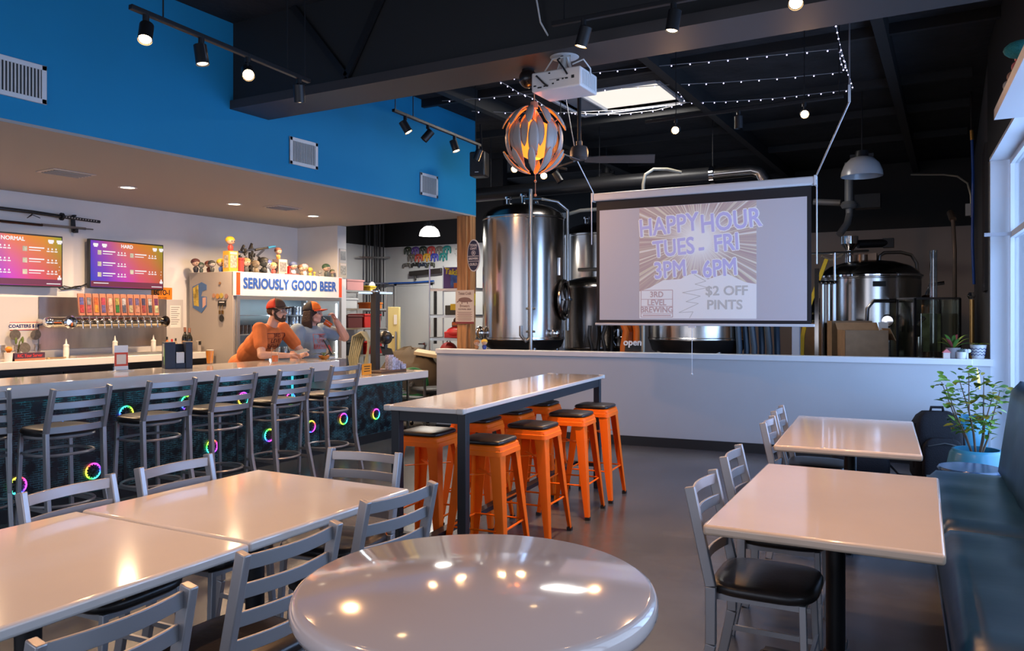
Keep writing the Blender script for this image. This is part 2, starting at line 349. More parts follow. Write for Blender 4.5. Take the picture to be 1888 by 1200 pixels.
def ladder_chair(name, label, cat, sh, top, bar):
    t = thing(name, label, cat); W = .2
    for s in (-1, 1):
        pts = [(s * W, -.235, 0), (s * W, -.185, sh * .55), (s * W, -.185, sh + .03), (s * (W - .003), -.27, top)]
        if bar: pts = [(s * (W + .02), -.27, 0), (s * W, -.20, sh * .5), (s * W, -.185, sh + .03), (s * (W - .003), -.265, top)]
        mb = MB()
        for a, b in zip(pts[:-1], pts[1:]): mb.bar(a, b, .027, .042, (0, 1, 0))
        mb.build('leg', m_sil, t, bevel=.004)
        MB().bar((s * (W - .005), .17, 0), (s * (W - .03), .155, sh), .026, .026, (0, 1, 0)).build('leg', m_sil, t, bevel=.003)
        zz = (sh * .33 if bar else .17)
        MB().bar((s * (W - .005), -.2, zz), (s * (W - .007), .165, zz), .014, .022).build('stretcher', m_sil, t)
    zt = top - .035
    n = 4
    for k in range(n):
        z = zt - k * (.082 if bar else .088); y = -.185 - .08 * (z - sh - .03) / (top - sh - .03)
        arcbar(-W + .012, W - .012, y, z, .044, .011, .028).build('slat', m_sil, t, bevel=.002)
    fr = MB()
    if bar:
        for z in (sh - .012, sh - .13):
            p = [(.2 * math.copysign(abs(math.cos(a)) ** .75, math.cos(a)), .185 * math.copysign(abs(math.sin(a)) ** .75, math.sin(a)), z) for a in [2 * math.pi * i / 28 for i in range(28)]]
            fr.tube(p, .011, 6, closed=True)
    else:
        for s in (-1, 1): fr.bar((s * .17, -.185, sh - .012), (s * .17, .16, sh - .012), .02, .024)
        fr.bar((-.18, -.185, sh - .012), (.18, -.185, sh - .012), .02, .024).bar((-.18, .155, sh - .012), (.18, .155, sh - .012), .02, .024)
    fr.build('seat_frame', m_sil, t)
    if bar:
        p = [(.215 * math.cos(a), .205 * math.sin(a) - .01, .26) for a in [2 * math.pi * i / 28 for i in range(28)]]
        MB().tube(p, .010, 6, closed=True).build('footrest', m_sil, t)
    else:
        MB().bar((-W, .17, .2), (W, .17, .2), .014, .022).build('stretcher', m_sil, t)
    seat_mesh(.43 if not bar else .42, .41, sh, .05, .5 if not bar else .62).build('seat', m_vin, t, smooth=60)
    return t
ch0 = ladder_chair('dining_chair', 'grey metal ladder-back chair facing the bar side of the square tables, nearest the wall of screens', 'chair', .44, .855, False)
cht = tree(ch0)
# x,y = middle of the seat back top;   dir = way the sitter faces
def seat_at(bx, by, face):
    f = Vector((math.cos(R_(face)), math.sin(R_(face)))); return (bx + f.x * .27, by + f.y * .27, 0), R_(face - 90)
chairs = [
    (-3.17, 1.93, 5, 'grey ladder-back chair at the front white table, on its bar side'),
    (-3.21, 2.47, 3, 'grey ladder-back chair at the far white table, on its bar side'),
    (-2.61, 3.13, -82, 'grey ladder-back chair at the head of the joined white tables'),
    (-1.885, 2.48, 176, 'grey ladder-back chair pulled out between the white tables and orange stools'),
    (-1.795, 1.81, 180, 'grey ladder-back chair tucked between the joined tables and the round table'),
    (-1.70, 1.16, 182, 'grey ladder-back chair cut by the bottom edge, beside the joined tables'),
    (-.925, 3.30, 2, 'grey ladder-back chair with glossy black seat nearest the camera at the booth tables'),
    (-.98, 4.035, 3, 'second grey ladder-back chair at the front booth table'),
    (-1.06, 5.34, 3, 'grey ladder-back chair at the far booth table, nearer one'),
    (-1.12, 6.0, 3, 'grey ladder-back chair at the far booth table, closest to the half wall')]
for i, (bx, by, fa, lab) in enumerate(chairs):
    loc, rz = seat_at(bx, by, fa)
    if i == 0: ch0.location = loc; ch0.rotation_euler.z = rz; ch0['label'] = lab
    else: dup(ch0, loc, rz, lab, cht)
    # group tag
for o in bpy.data.objects:
    if o.name.startswith('dining_chair'): o['group'] = 'grey ladder-back dining chairs'
bs0 = ladder_chair('bar_stool', '', 'bar stool', .73, 1.055, True); bs0['group'] = 'grey ladder-back bar stools along the bar'
bst = tree(bs0)
for i, (y, lab) in enumerate(((3.22, 'grey ladder-back bar stool closest to the camera with its whole back showing'), (3.93, 'grey ladder-back bar stool second from the screens end of the bar'),
                               (4.54, 'grey ladder-back bar stool in the middle of the row'), (5.21, 'grey ladder-back bar stool in front of the man in orange'),
                               (5.875, 'grey ladder-back bar stool at the step where the bar drops'), (2.52, 'bar stool cut by the left edge of the photo, only seat showing'))):
    loc, rz = seat_at(-5.12, y, 180)
    if i == 5: loc = (-5.72, 2.85, 0); rz = R_(60)
    if i == 0: bs0.location = loc; bs0.rotation_euler.z = rz; bs0['label'] = lab
    else: dup(bs0, loc, rz, lab, bst)
# tables -----------------------------------------------------------
def ped(t, x, y, h, fx=.3, fy=.28, r=.04):
    MB().cyl((x, y, .03), (x, y, h), r, n=16).build('column', black_metal, t)
    mb = MB()
    for (dx, dy) in ((fx, 0), (0, fy)):
        mb.bar((x - dx, y - dy, .028), (x + dx, y + dy, .028), .055, .03)
    for (dx, dy) in ((fx, 0), (-fx, 0), (0, fy), (0, -fy)): mb.cyl((x + dx, y + dy, 0), (x + dx, y + dy, .03), .02, n=8)
    mb.lathe([(.075, .04), (.06, .07), (.042, .1)], 16, (x, y, 0)).build('base', black_metal, t, bevel=.003)
    MB().bar((x - fx * .8, y, h - .012), (x + fx * .8, y, h - .012), .05, .02).bar((x, y - fy * .8, h - .012), (x, y + fy * .8, h - .012), .05, .02).build('spider_plate', black_metal, t)
def table(name, label, cx, cy, sx, sy, h, rz, th=.04, peds=((0, 0),), gl=gloss_white):
    t = thing(name, label, 'table', (cx, cy, 0), rz)
    MB().box((0, 0, h - th / 2), (sx, sy, th)).build('tabletop', gl, t, bevel=.012, seg=3)
    for (x, y) in peds: ped(t, x, y, h - th)
    return t
table('square_table', 'white square table at the far end of the joined pair, below the first bar stools', -2.63, 2.425, .95, .955, .75, R_(1))
table('square_table', 'white square table at the front left corner, joined to its twin', -2.605, 1.455, .97, .955, .75, R_(1))
table('booth_table', 'glossy white rectangular table in front of the blue booth, nearest the camera', -.44, 3.66, .81, 1.39, .75, R_(1.6), gl=M('warm_lit_top', (.66, .53, .41), .13, coat=.5, vary=.03, vscale=2.2))  # warm lamp light tinted into the base colour of the white booth tops
table('booth_table', 'glossy white rectangular table by the half wall beside the backpack', -.6, 5.755, .81, 1.53, .75, R_(4), gl=MATS['warm_lit_top'])
# round pub table
rt = thing('round_pub_table', 'round glossy white high table in the foreground', 'table', (-.79, 1.27, 0))
m_round = M('round_top', (.66, .585, .57), .10, coat=.6, vary=.02, vscale=3)
MB().lathe([(.02, .99), (.325, .99), (.336, .995), (.342, 1.008), (.342, 1.022), (.337, 1.034), (.326, 1.04), (.02, 1.04)], 72).build('tabletop', m_round, rt, smooth=50)
ped(rt, 0, 0, .99, .26, .26)
# long pub table with orange stools
pt = thing('long_pub_table', 'long narrow high table with pale top and dark steel frame', 'table', (-2.845, 5.15, 0), R_(5.6))
m_dk = M('dark_steel_frame', (.018, .02, .026), .45, .2)
MB().box((0, 0, .985), (.53, 2.77, .03)).build('tabletop', gloss_white, pt, bevel=.006)
for sx in (-1, 1):
    for sy in (-1, 1): MB().box((sx * .225, sy * 1.30, .485), (.055, .055, .97)).build('leg', m_dk, pt, bevel=.003)
    MB().box((sx * .225, 0, .935), (.045, 2.6, .06)).build('rail', m_dk, pt)
for sy in (-1, 1):
    MB().box((0, sy * 1.30, .935), (.42, .045, .06)).build('rail', m_dk, pt); MB().box((0, sy * 1.30, .21), (.42, .045, .035)).build('rail', m_dk, pt)
MB().box((0, 0, .21), (.06, 2.6, .03)).build('footrest', m_dk, pt)
for sx in (-1, 1):
    for sy in (-1, 1): MB().box((sx * .245, sy * 1.365, .986), (.05, .05, .036)).build('corner_guard', M('clear_guard', (.6, .58, .55), .2), pt, bevel=.008)
# orange stools
m_or = M('orange_enamel', (.96, .155, .004), .5, spec=.2, vary=.03, vscale=5)
def orange_stool():
    t = thing('orange_stool', '', 'stool', group='orange metal stools at the long high table')
    H = .755
    body = MB(); a, b = .155, .165
    def sq(r, z, k=.035):
        out = []
        for (sx, sy, a0) in ((1, 1, 0), (-1, 1, 90), (-1, -1, 180), (1, -1, 270)):
            for q in range(4): an = R_(a0 + q * 30); out.append((sx * (r - k) + k * math.cos(an), sy * (r - k) + k * math.sin(an), z))
        return out
    rings = [sq(.10, H, .03), sq(.142, H, .03), sq(.152, H - .006), sq(.156, H - .03), sq(.160, H - .034), sq(.163, H - .062), sq(.158, H - .062), sq(.151, H - .03), sq(.10, H - .02, .03)]
    vs = [p for r in rings for p in r]; n = 16; fs = []
    for j in range(len(rings) - 1): fs += [(j * n + i, j * n + (i + 1) % n, (j + 1) * n + (i + 1) % n, (j + 1) * n + i) for i in range(n)]
    fs.append(tuple(range(n))); fs.append(tuple(range((len(rings) - 1) * n, len(rings) * n)))
    body.add(vs, fs).build('seat_pan', m_or, t)
    for (sx, sy) in ((1, 1), (-1, 1), (-1, -1), (1, -1)):
        # folded sheet leg: an L that tapers to the foot
        top, bot = Vector((sx * .150, sy * .150, H - .02)), Vector((sx * .212, sy * .212, .02)); mb = MB(); vs = []
        for p, w, th in ((top, .085, .004), (top.lerp(bot, .12), .07, .004), (top.lerp(bot, .55), .058, .004), (bot, .034, .004)):
            x, y = p.x, p.y
            prof = [(0, -w), (0, -.010), (-.003, -.003), (-.010, 0), (-w, 0), (-w, -th), (-.010, -th), (-th - .002, -th - .002), (-th, -.010), (-th, -w)]
            vs += [(x + sx * q[0], y + sy * q[1], p.z) for q in prof]
        n = 10; fs = []
        for j in range(3): fs += [(j * n + i, j * n + (i + 1) % n, (j + 1) * n + (i + 1) % n, (j + 1) * n + i) for i in range(n)]
        fs += [tuple(range(n)), tuple(range(3 * n, 4 * n))]
        l = mb.add(vs, fs).build('leg', m_or, t)
        MB().box((bot.x - sx * .014, bot.y - sy * .014, .012), (.034, .034, .024)).build('foot', black_plastic, l)
    z = .25; r = .175
    for k in range(4):
        q = [(r, r), (-r, r), (-r, -r), (r, -r)]; p, p2 = q[k], q[(k + 1) % 4]; MB().tube([(p[0], p[1], z), (p2[0], p2[1], z)], .007, 6).build('stretcher', m_or, t)
    MB().bar((-.11, -.11, H - .2), (.11, .11, H - .2), .025, .004).bar((.11, -.11, H - .2), (-.11, .11, H - .2), .025, .004).build('brace', m_or, t)
    seat_mesh(.30, .30, H, .03, .32).build('cushion', m_vin, t, smooth=60)
    return t
os0 = orange_stool(); ost = tree(os0)
for i, (x, y, rz, lab) in enumerate((
    (-2.52, 4.20, 6, 'orange metal stool at the near corner of the long high table, aisle side'), (-2.57, 4.90, 4, 'second orange stool from the near end, aisle side'),
    (-2.60, 5.60, 6, 'third orange stool from the near end, aisle side'), (-2.645, 6.18, 5, 'orange stool closest to the half wall, aisle side'),
    (-3.03, 4.28, 5, 'orange stool behind the near table leg, bar side'), (-3.08, 4.98, 7, 'second orange stool from the near end, bar side'),
    (-3.09, 5.50, 5, 'third orange stool from the near end, bar side'), (-3.15, 6.12, 6, 'orange stool closest to the half wall, bar side'))):
    if i == 0: os0.location = (x, y, 0); os0.rotation_euler.z = R_(rz); os0['label'] = lab
    else: dup(os0, (x, y, 0), R_(rz), lab, ost)
# booth ------------------------------------------------------------
m_booth = M('blue_booth_vinyl', (.005, .042, .100), .34, bump=.06, bscale=9, vary=.12, vscale=3)
bo = thing('booth_bench', 'teal blue vinyl booth bench along the window wall', 'booth', (-.04, 4.6, 0), R_(3.0))
MB().bb((.02, -3.2, .02), (.5, 1.62, .3)).build('base', M('booth_base', (.008, .05, .10), .4), bo, bevel=.01)
def cushion(x0, x1, y0, y1, z0, z1, r, dome=.0):
    mb = MB(); nx, ny = 10, 18; vs = []; fs = []
    def g(i, j):
        u, v = i / nx, j / ny; x = x0 + (x1 - x0) * u; y = y0 + (y1 - y0) * v
        e = min(u, 1 - u) * (x1 - x0); f_ = min(v, 1 - v) * (y1 - y0); d = min(1, e / r) * min(1, f_ / r)
        k = math.sqrt(max(0, 1 - (1 - min(1, e / r)) ** 2)) * math.sqrt(max(0, 1 - (1 - min(1, f_ / r)) ** 2))
        return (x, y, z1 - r + r * k + dome * math.sin(math.pi * u) * math.sin(math.pi * v) + .004 * math.sin(v * 22 + u * 3) * d)
    for j in range(ny + 1):
        for i in range(nx + 1): vs.append(g(i, j))
    T = len(vs)
    for j in range(ny + 1):
        for i in range(nx + 1): vs.append((vs[j * (nx + 1) + i][0], vs[j * (nx + 1) + i][1], z0))
    for j in range(ny):
        for i in range(nx):
            a = j * (nx + 1) + i; fs.append((a, a + 1, a + nx + 2, a + nx + 1)); fs.append((T + a, T + a + nx + 1, T + a + nx + 2, T + a + 1))
    for i in range(nx): fs.append((i, T + i, T + i + 1, i + 1)); a = ny * (nx + 1) + i; fs.append((a, a + 1, T + a + 1, T + a))
    for j in range(ny): a = j * (nx + 1); fs.append((a, a + nx + 1, T + a + nx + 1, T + a)); a += nx; fs.append((a, T + a, T + a + nx + 1, a + nx + 1))
    return mb.add(vs, fs)
for (y0, y1) in ((-.02, 1.64), (-1.66, -.03), (-3.2, -1.67)):
    s_ = cushion(-.03, .52, y0, y1, .30, .47, .05, .012).build('seat', m_booth, bo, smooth=70)
    p = [(-.035, y0 + .03, .315), (-.035, y1 - .03, .315)]; MB().tube(p, .007, 6).build('piping', m_booth, s_)
    mt = Matrix.Translation((.385, 0, .43)) @ Euler((0, R_(-83), 0)).to_matrix().to_4x4()
    bk = cushion(0, .68, y0, y1, -.12, .0, .06, .01); bk.v = [tuple(mt @ Vector(p)) for p in bk.v]
    bk.build('backrest', m_booth, bo, smooth=70)
# ================================================================== BAR
def circuit_mat():
    m = bpy.data.materials.new('circuit_panel'); m.use_nodes = True; nt = m.node_tree; b = nt.nodes['Principled BSDF']
    tc = nt.nodes.new('ShaderNodeTexCoord'); mp = nt.nodes.new('ShaderNodeMapping'); mp.inputs['Rotation'].default_value = (0, R_(90), 0)
    nt.links.new(tc.outputs['Object'], mp.inputs[0])
    br = nt.nodes.new('ShaderNodeTexBrick'); br.inputs['Scale'].default_value = 11; br.inputs['Mortar Size'].default_value = .022; br.inputs['Brick Width'].default_value = .7; br.inputs['Row Height'].default_value = .19; br.offset = .37
    br.inputs['Color1'].default_value = (.0, .0, .0, 1); br.inputs['Color2'].default_value = (.16, .16, .16, 1); br.inputs['Mortar'].default_value = (1, 1, 1, 1)
    sx_ = nt.nodes.new('ShaderNodeSeparateXYZ'); nt.links.new(tc.outputs['Object'], sx_.inputs[0]); mp2 = nt.nodes.new('ShaderNodeCombineXYZ'); nt.links.new(sx_.outputs[1], mp2.inputs[0]); nt.links.new(sx_.outputs[2], mp2.inputs[1]); nt.links.new(mp2.outputs[0], br.inputs[0])
    n = nt.nodes.new('ShaderNodeTexNoise'); n.inputs['Scale'].default_value = 9; n.inputs['Detail'].default_value = 10; nt.links.new(tc.outputs['Object'], n.inputs['Vector'])
    r1 = nt.nodes.new('ShaderNodeValToRGB'); r1.color_ramp.elements[0].position = .42; r1.color_ramp.elements[1].position = .62; nt.links.new(n.outputs['Fac'], r1.inputs[0])
    mu = nt.nodes.new('ShaderNodeMixRGB'); mu.blend_type = 'MULTIPLY'; mu.inputs[0].default_value = 1; nt.links.new(br.outputs['Color'], mu.inputs[1]); nt.links.new(r1.outputs[0], mu.inputs[2])
    mx = nt.nodes.new('ShaderNodeMixRGB'); mx.inputs[1].default_value = (.006, .008, .012, 1); mx.inputs[2].default_value = (.085, .26, .29, 1); nt.links.new(mu.outputs[0], mx.inputs[0])
    nt.links.new(mx.outputs[0], b.inputs['Base Color']); b.inputs['Roughness'].default_value = .22
    return m
m_circ = circuit_mat()
teal_led = emis('teal_led', (.0, .75, .85), 9.)
bar = thing('bar_counter', 'long bar with thick white top and dark front lit teal from below', 'bar', (-6.1, 3.0, 0))
MB().bb((-.45, -4.0, .0), (0, 3.55, .94)).build('body', m_circ, bar)
MB().bb((-.45, 3.55, .0), (0, 5.05, .73)).build('body', m_circ, bar)
MB().bb((-.45, -4.0, .94), (.27, 3.57, 1.04)).build('countertop', gloss_white, bar, bevel=.008)
MB().bb((-.57, 3.40, .735), (.27, 5.24, .825)).build('lower_countertop', gloss_white, bar, bevel=.008)
MB().bb((.06, 3.25, .826), (.2, 3.50, .939)).build('drop_panel', M('brushed_plate', (.3, .3, .3), .35, .7), bar)
MB().bb((.012, -4.0, .925), (.03, 3.2, .937)).build('light_strip', teal_led, bar)
MB().bb((.012, 3.6, .722), (.03, 5.0, .732)).build('light_strip', teal_led, bar)
MB().bb((.02, 3.1, .6), (.03, 3.125, .93)).build('light_strip', emis('teal_led_dim', (.05, .6, .75), 1.2), bar)
MB().bb((.05, -4.0, .895), (.06, 3.2, .94)).build('added_led_shield', black_plastic, bar)  # lip added to keep the teal strip light off the stool seats
MB().bb((.05, 3.6, .70), (.06, 5.0, .735)).build('added_led_shield', black_plastic, bar)  # same added lip, shielding the lower strip
MB().bb((-.01, -4.0, 0), (.012, 5.05, .1)).build('toe_kick', black_plastic, bar)
# panel seams
for y in (-2.4, -1.2, 0., 1.2, 2.4, 3.56): MB().bb((.0, y - .012, .1), (.006, y + .012, .73 if y > 3.5 else .94)).build('seam_strip', black_plastic, bar)
# rainbow fan rings
def rainbow():
    m = bpy.data.materials.new('rainbow_ring'); m.use_nodes = True; nt = m.node_tree; b = nt.nodes['Principled BSDF']
    tc = nt.nodes.new('ShaderNodeTexCoord'); gr = nt.nodes.new('ShaderNodeTexGradient'); gr.gradient_type = 'RADIAL'
    nt.links.new(tc.outputs['Object'], gr.inputs[0]); hs = nt.nodes.new('ShaderNodeCombineColor'); hs.mode = 'HSV'
    nt.links.new(gr.outputs['Fac'], hs.inputs[0]); hs.inputs[1].default_value = .93; hs.inputs[2].default_value = 1
    nt.links.new(hs.outputs[0], b.inputs['Emission Color']); b.inputs['Emission Strength'].default_value = 2.2; b.inputs['Base Color'].default_value = (.02, .02, .02, 1); return m
m_rb = rainbow()
ring_lab = ['nearest the floor at the left edge of the photo', 'low on the bar front behind the first whole stool', 'high on the bar front between the first two stools', 'high behind the back of the first whole stool',
            'high behind the second bar stool', 'low between the second and third bar stools', 'high behind the third bar stool', 'low between the third and fourth bar stools', 'high behind the fourth bar stool',
            'low between the fourth and fifth bar stools', 'low behind the fifth bar stool', 'on the lower counter front nearest the half wall']
ring0 = None
for i, (y, z) in enumerate(((3.324, .265), (3.914, .271), (4.208, .706), (3.604, .688), (4.812, .738), (5.089, .296), (5.466, .711), (5.804, .307), (6.098, .651), (6.404, .321), (6.928, .343), (7.512, .334))):
    lab = 'rainbow lit fan ring ' + ring_lab[i]
    if ring0 is None:
        t = ring0 = thing('light_ring', lab, 'light', group='rainbow light rings on the bar front')
        rp = [(.062 * math.cos(a), .062 * math.sin(a), 0) for a in [2 * math.pi * k / 40 for k in range(40)]]
        MB().tube(rp, .0055, 8, closed=True).build('tube', m_rb, t)
        q = MB()
        for k in range(14): a = 2 * math.pi * k / 14; q.sph((.053 * math.cos(a), .053 * math.sin(a), .002), .004, 6, 4)
        q.build('diode', m_rb, t)
        MB().lathe([(.02, -.008), (.02, .004), (.012, .006)], 16).build('hub', black_plastic, t)
        q = MB()
        for k in range(7):
            a = 2 * math.pi * k / 7; q.bar((.018 * math.cos(a), .018 * math.sin(a), -.003), (.05 * math.cos(a + .5), .05 * math.sin(a + .5), -.003), .016, .002)
        q.build('blade', M('smoke_blade', (.03, .03, .035), .25), t)
        rt_ = tree(t)
    else: t = dup(ring0, (0, 0, 0), 0, lab, rt_)
    t.location = (-6.086, y, z); t.rotation_euler = (R_(90), R_(random.uniform(0, 360)), R_(90))
# things on the bar ------------------------------------------------
m_glass = glassmat('clear_glass', (.99, .99, .99), .02)
def pint(name, label, loc, fill=1., col=(.85, .25, .01), tilt=None):
    t = thing(name, label, 'beer glass', loc)
    if tilt: t.rotation_euler = tilt
    MB().lathe([(.028, 0), (.030, .002), (.042, .15), (.044, .152), (.0425, .152), (.040, .148), (.0285, .012), (.001, .012)], 28).build('glass', m_glass, t, smooth=60)
    zt = .014 + .125 * fill; rt = .0285 + (.040 - .0285) * (zt - .012) / .136 - .0006
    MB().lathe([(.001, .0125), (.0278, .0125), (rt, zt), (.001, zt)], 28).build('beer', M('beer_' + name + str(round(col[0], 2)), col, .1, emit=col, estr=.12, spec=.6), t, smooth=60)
    if fill > .9: MB().lathe([(.001, zt), (rt, zt), (rt + .0004, zt + .009), (.001, zt + .011)], 28).build('foam', M('beer_foam', (.8, .72, .55), .8), t, smooth=60)
    return t
p = PZ(387, 672, 1.04); pint('pint_of_beer', 'full pint of golden beer on the bar beside the dark caddy', p + Vector((0, 0, .0005)))
p = PZ(507, 669, 1.04); pint('pint_of_beer', 'part-drunk pint of amber beer in front of the man in orange', p + Vector((0, 0, .0005)), .5, (.6, .10, .005))
# QR stand becomes a plain menu card stand
p = PZ(223, 684, 1.04); t = thing('card_stand', 'clear acrylic stand with a white card framed in red on the bar', 'card stand', p, R_(75))
MB().box((0, 0, .004), (.2, .09, .008)).box((0, 0, .12), (.135, .006, .225)).build('holder', m_glass, t)
MB().box((0, -.005, .12), (.115, .002, .215)).build('card', M('card_white', (.75, .74, .74), .6), t)
MB().box((0, -.0075, .105), (.112, .002, .12)).build('red_square', M('card_red', (.62, .06, .02), .6), t)
MB().box((0, -.0095, .105), (.08, .002, .085)).build('inner_square', M('card_pale', (.72, .6, .5), .6), t)
# caddy
p = PZ(340, 679, 1.04); t = thing('napkin_caddy', 'dark navy napkin caddy with a leaf sticker on the bar', 'caddy', p + Vector((-.1, 0, 0)), R_(62))
m_nv = M('navy_card', (.022, .028, .05), .5)
w, d, hh = .24, .17, .245
MB().bb((-w / 2, -d / 2, 0), (-w / 2 + .09, d / 2, hh)).bb((w / 2 - .06, -d / 2, 0), (w / 2, d / 2, hh)).bb((-w / 2, -d / 2 + .01, 0), (w / 2, d / 2, .05)).bb((-w / 2, .03, 0), (w / 2, d / 2, hh - .02)).build('body', m_nv, t, bevel=.003)
MB().bb((-.02, -d / 2 + .015, .05), (.05, .02, .15)).build('napkin', M('paper_white', (.75, .72, .68), .8), t)
MB().box((-w / 2 - .001, -.01, .17), (.002, .08, .12)).build('sticker', M('sticker_grey', (.42, .43, .42), .6), t)
MB().sph((-w / 2 - .002, -.055, .12), (.002, .022, .09), 10, 6).build('sticker', M('sticker_green', (.25, .5, .2), .6), t)
# back bar ---------------------------------------------------------
bb = thing('back_counter', 'white counter along the wall behind the bar with dark cabinets below', 'counter', (-9.25, 4.0, 0))
MB().bb((.005, -4.5, .96), (.65, 3.22, 1.045)).build('worktop', gloss_white, bb, bevel=.006)
MB().bb((.005, -4.5, 1.045), (.02, 3.2, 1.12)).build('upstand', gloss_white, bb)
MB().bb((.02, -4.5, .1), (.55, 3.2, .955)).build('body', M('cabinet_dark', (.018, .017, .018), .4), bb)
for k in range(6):
    y0 = -2.6 + k * .96
    d_ = MB().bb((.55, y0, .14), (.57, y0 + .93, .90)).build('door', M('fridge_door_dark', (.05, .055, .065) if k % 2 else (.02, .02, .021), .3, .4), bb, bevel=.004)
    MB().cyl((.60, y0 + .1, .84), (.60, y0 + .83, .84), .012, n=8).build('handle', steel, d_)
MB().bb((.3, 1.7, .70), (.62, 2.9, .78)).build('drawer', M('drawer_blue', (.20, .24, .30), .4), bb)
# steel backsplash, boards
def wallp(px0, py0, px1, py1, X): a = PX(px0, py0, X); b = PX(px1, py1, X); return a.y, b.y, a.z, b.z
tag(MB().bb((-9.249, 5.28, 1.13), (-9.235, 6.97, 1.745)).build('steel_backsplash', M('brushed_steel_sheet', (.42, .40, .38), .3, 1., vary=.25, vscale=2.2, stretch=(1, 2.5, .6))), 'brushed steel sheet on the wall behind the beer taps', 'backsplash')
tag(MB().bb((-9.249, 3.6, 1.13), (-9.237, 5.27, 1.74)).build('white_board', M('board_white', (.52, .49, .48), .4), bevel=.002), 'plain white board on the wall left of the beer taps', 'board')
t = tag(MB().bb((-9.249, 6.98, 1.13), (-9.237, 7.24, 1.74)).build('white_board', MATS['board_white'], bevel=.002), 'white board with a printed notice right of the beer taps', 'board')
no = MB().bb((-9.237, 7.03, 1.36), (-9.234, 7.2, 1.66)).build('notice', M('paper_white', (.75, .72, .68), .8), t)
for k in range(9): MB().bb((-9.234, 7.045, 1.63 - k * .028), (-9.233, 7.18 - (k % 3) * .02, 1.636 - k * .028)).build('print_line', ink_black, no)
# tap tower
tt = thing('tap_tower', 'polished horizontal pipe tower with a row of twelve beer taps', 'beer tap', (-8.9, 5.0, 1.046))
Z0 = .405
MB().tube([(0, .22, Z0), (0, 1.62, Z0)], .062, 24).build('manifold', M('tower_chrome', (.62, .55, .45), .10, 1.), tt)
MB().sph((.0, .2, Z0), (.065, .065, .065)).tube([(0, .2, Z0), (-.08, .26, Z0), (-.334, .30, Z0)], .05, 18).build('elbow', chrome, tt)
MB().lathe([(.001, .0), (.072, .0), (.078, .01), (.06, .035), (.001, .045)], 28, (.075, .40, Z0), 'x').build('end_cap', chrome, tt)
MB().lathe([(.001, .0), (.068, .0), (.07, .01), (.05, .03), (.001, .035)], 28, (.055, 1.66, Z0), 'x').build('end_cap', M('dark_cap', (.12, .1, .09), .12, 1.), tt)
tp = [(.55, .05, .06), (.5, .1, .12), (.75, .3, .03), (.15, .12, .35), (.6, .35, .28), (.03, .2, .04), (.10, .12, .2), (.45, .4, .25), (.6, .3, .22), (.35, .05, .06), (.05, .08, .12), (.6, .62, .35)]
tp2 = [(.12, .12, .4), (.25, .25, .3), (.7, .15, .03), (.5, .05, .1), (.8, .55, .4), (.45, .4, .1), (.5, .5, .55), (.15, .1, .3), (.15, .12, .3), (.05, .05, .15), (.45, .47, .5), (.15, .02, .12)]
copper = M('copper_wood', (.40, .16, .10), .35, vary=.1, vscale=20)
m_dr = M('handle_recess', (.10, .03, .03), .5)
for k in range(12):
    y = .53 + k * .0891
    f_ = MB().cyl((.05, y, Z0 + .01), (.10, y, Z0 + .005), .012, n=10).sph((.105, y, Z0), .017, 10, 6).cyl((.105, y, Z0), (.118, y, Z0 - .075), .010, .008, 10).cyl((.105, y, Z0), (.085, y, Z0 + .08), .007, n=8).build('faucet', chrome, tt)
    hmat = Matrix.Translation((.085, y, Z0 + .075)) @ Euler((0, R_(-6), 0)).to_matrix().to_4x4()
    def HB(a, b):
        mb = MB().bb(a, b); mb.v = [tuple(hmat @ Vector(q)) for q in mb.v]; return mb
    hd = HB((-.014, -.036, 0), (.012, .036, .26)).build('tap_handle', copper, tt, bevel=.004)
    HB((.0122, -.027, .03), (.0135, .027, .215)).build('recess', m_dr, hd)
    HB((.0136, -.023, .035), (.0155, .023, .125)).build('label_print', M('tap_print_a%d' % k, tuple(c_ * .55 for c_ in tp[k]), .5, vary=.5, vscale=40), hd)
    HB((.0136, -.023, .126), (.0155, .023, .21)).build('label_print', M('tap_print_b%d' % k, tuple(c_ * .55 for c_ in tp2[k]), .5, vary=.5, vscale=40), hd)
MB().bb((-.05, .4, 0), (.2, 1.65, .02)).build('drip_tray', steel, tt)
# squeeze bottles
sq = None
m_sq = M('frosted_plastic', (.72, .66, .60), .35)
for (px, py, lab) in ((122, 652, 'leftmost frosted squeeze bottle below the tap tower elbow'), (212, 644, 'frosted squeeze bottle below the middle beer taps'), (283, 640, 'frosted squeeze bottle below the last beer taps')):
    p = PX(px, py, -8.86); p.z = 1.066 if px > 140 else 1.046
    t = thing('squeeze_bottle', lab, 'bottle', p, group='squeeze bottles on the back counter')
    MB().lathe([(.028, 0), (.030, .01), (.030, .11), (.027, .125)], 18).build('body', m_sq, t)
    MB().lathe([(.030, .125), (.030, .145), (.012, .155), (.008, .19), (.003, .215)], 18).build('cap', m_sq, t)
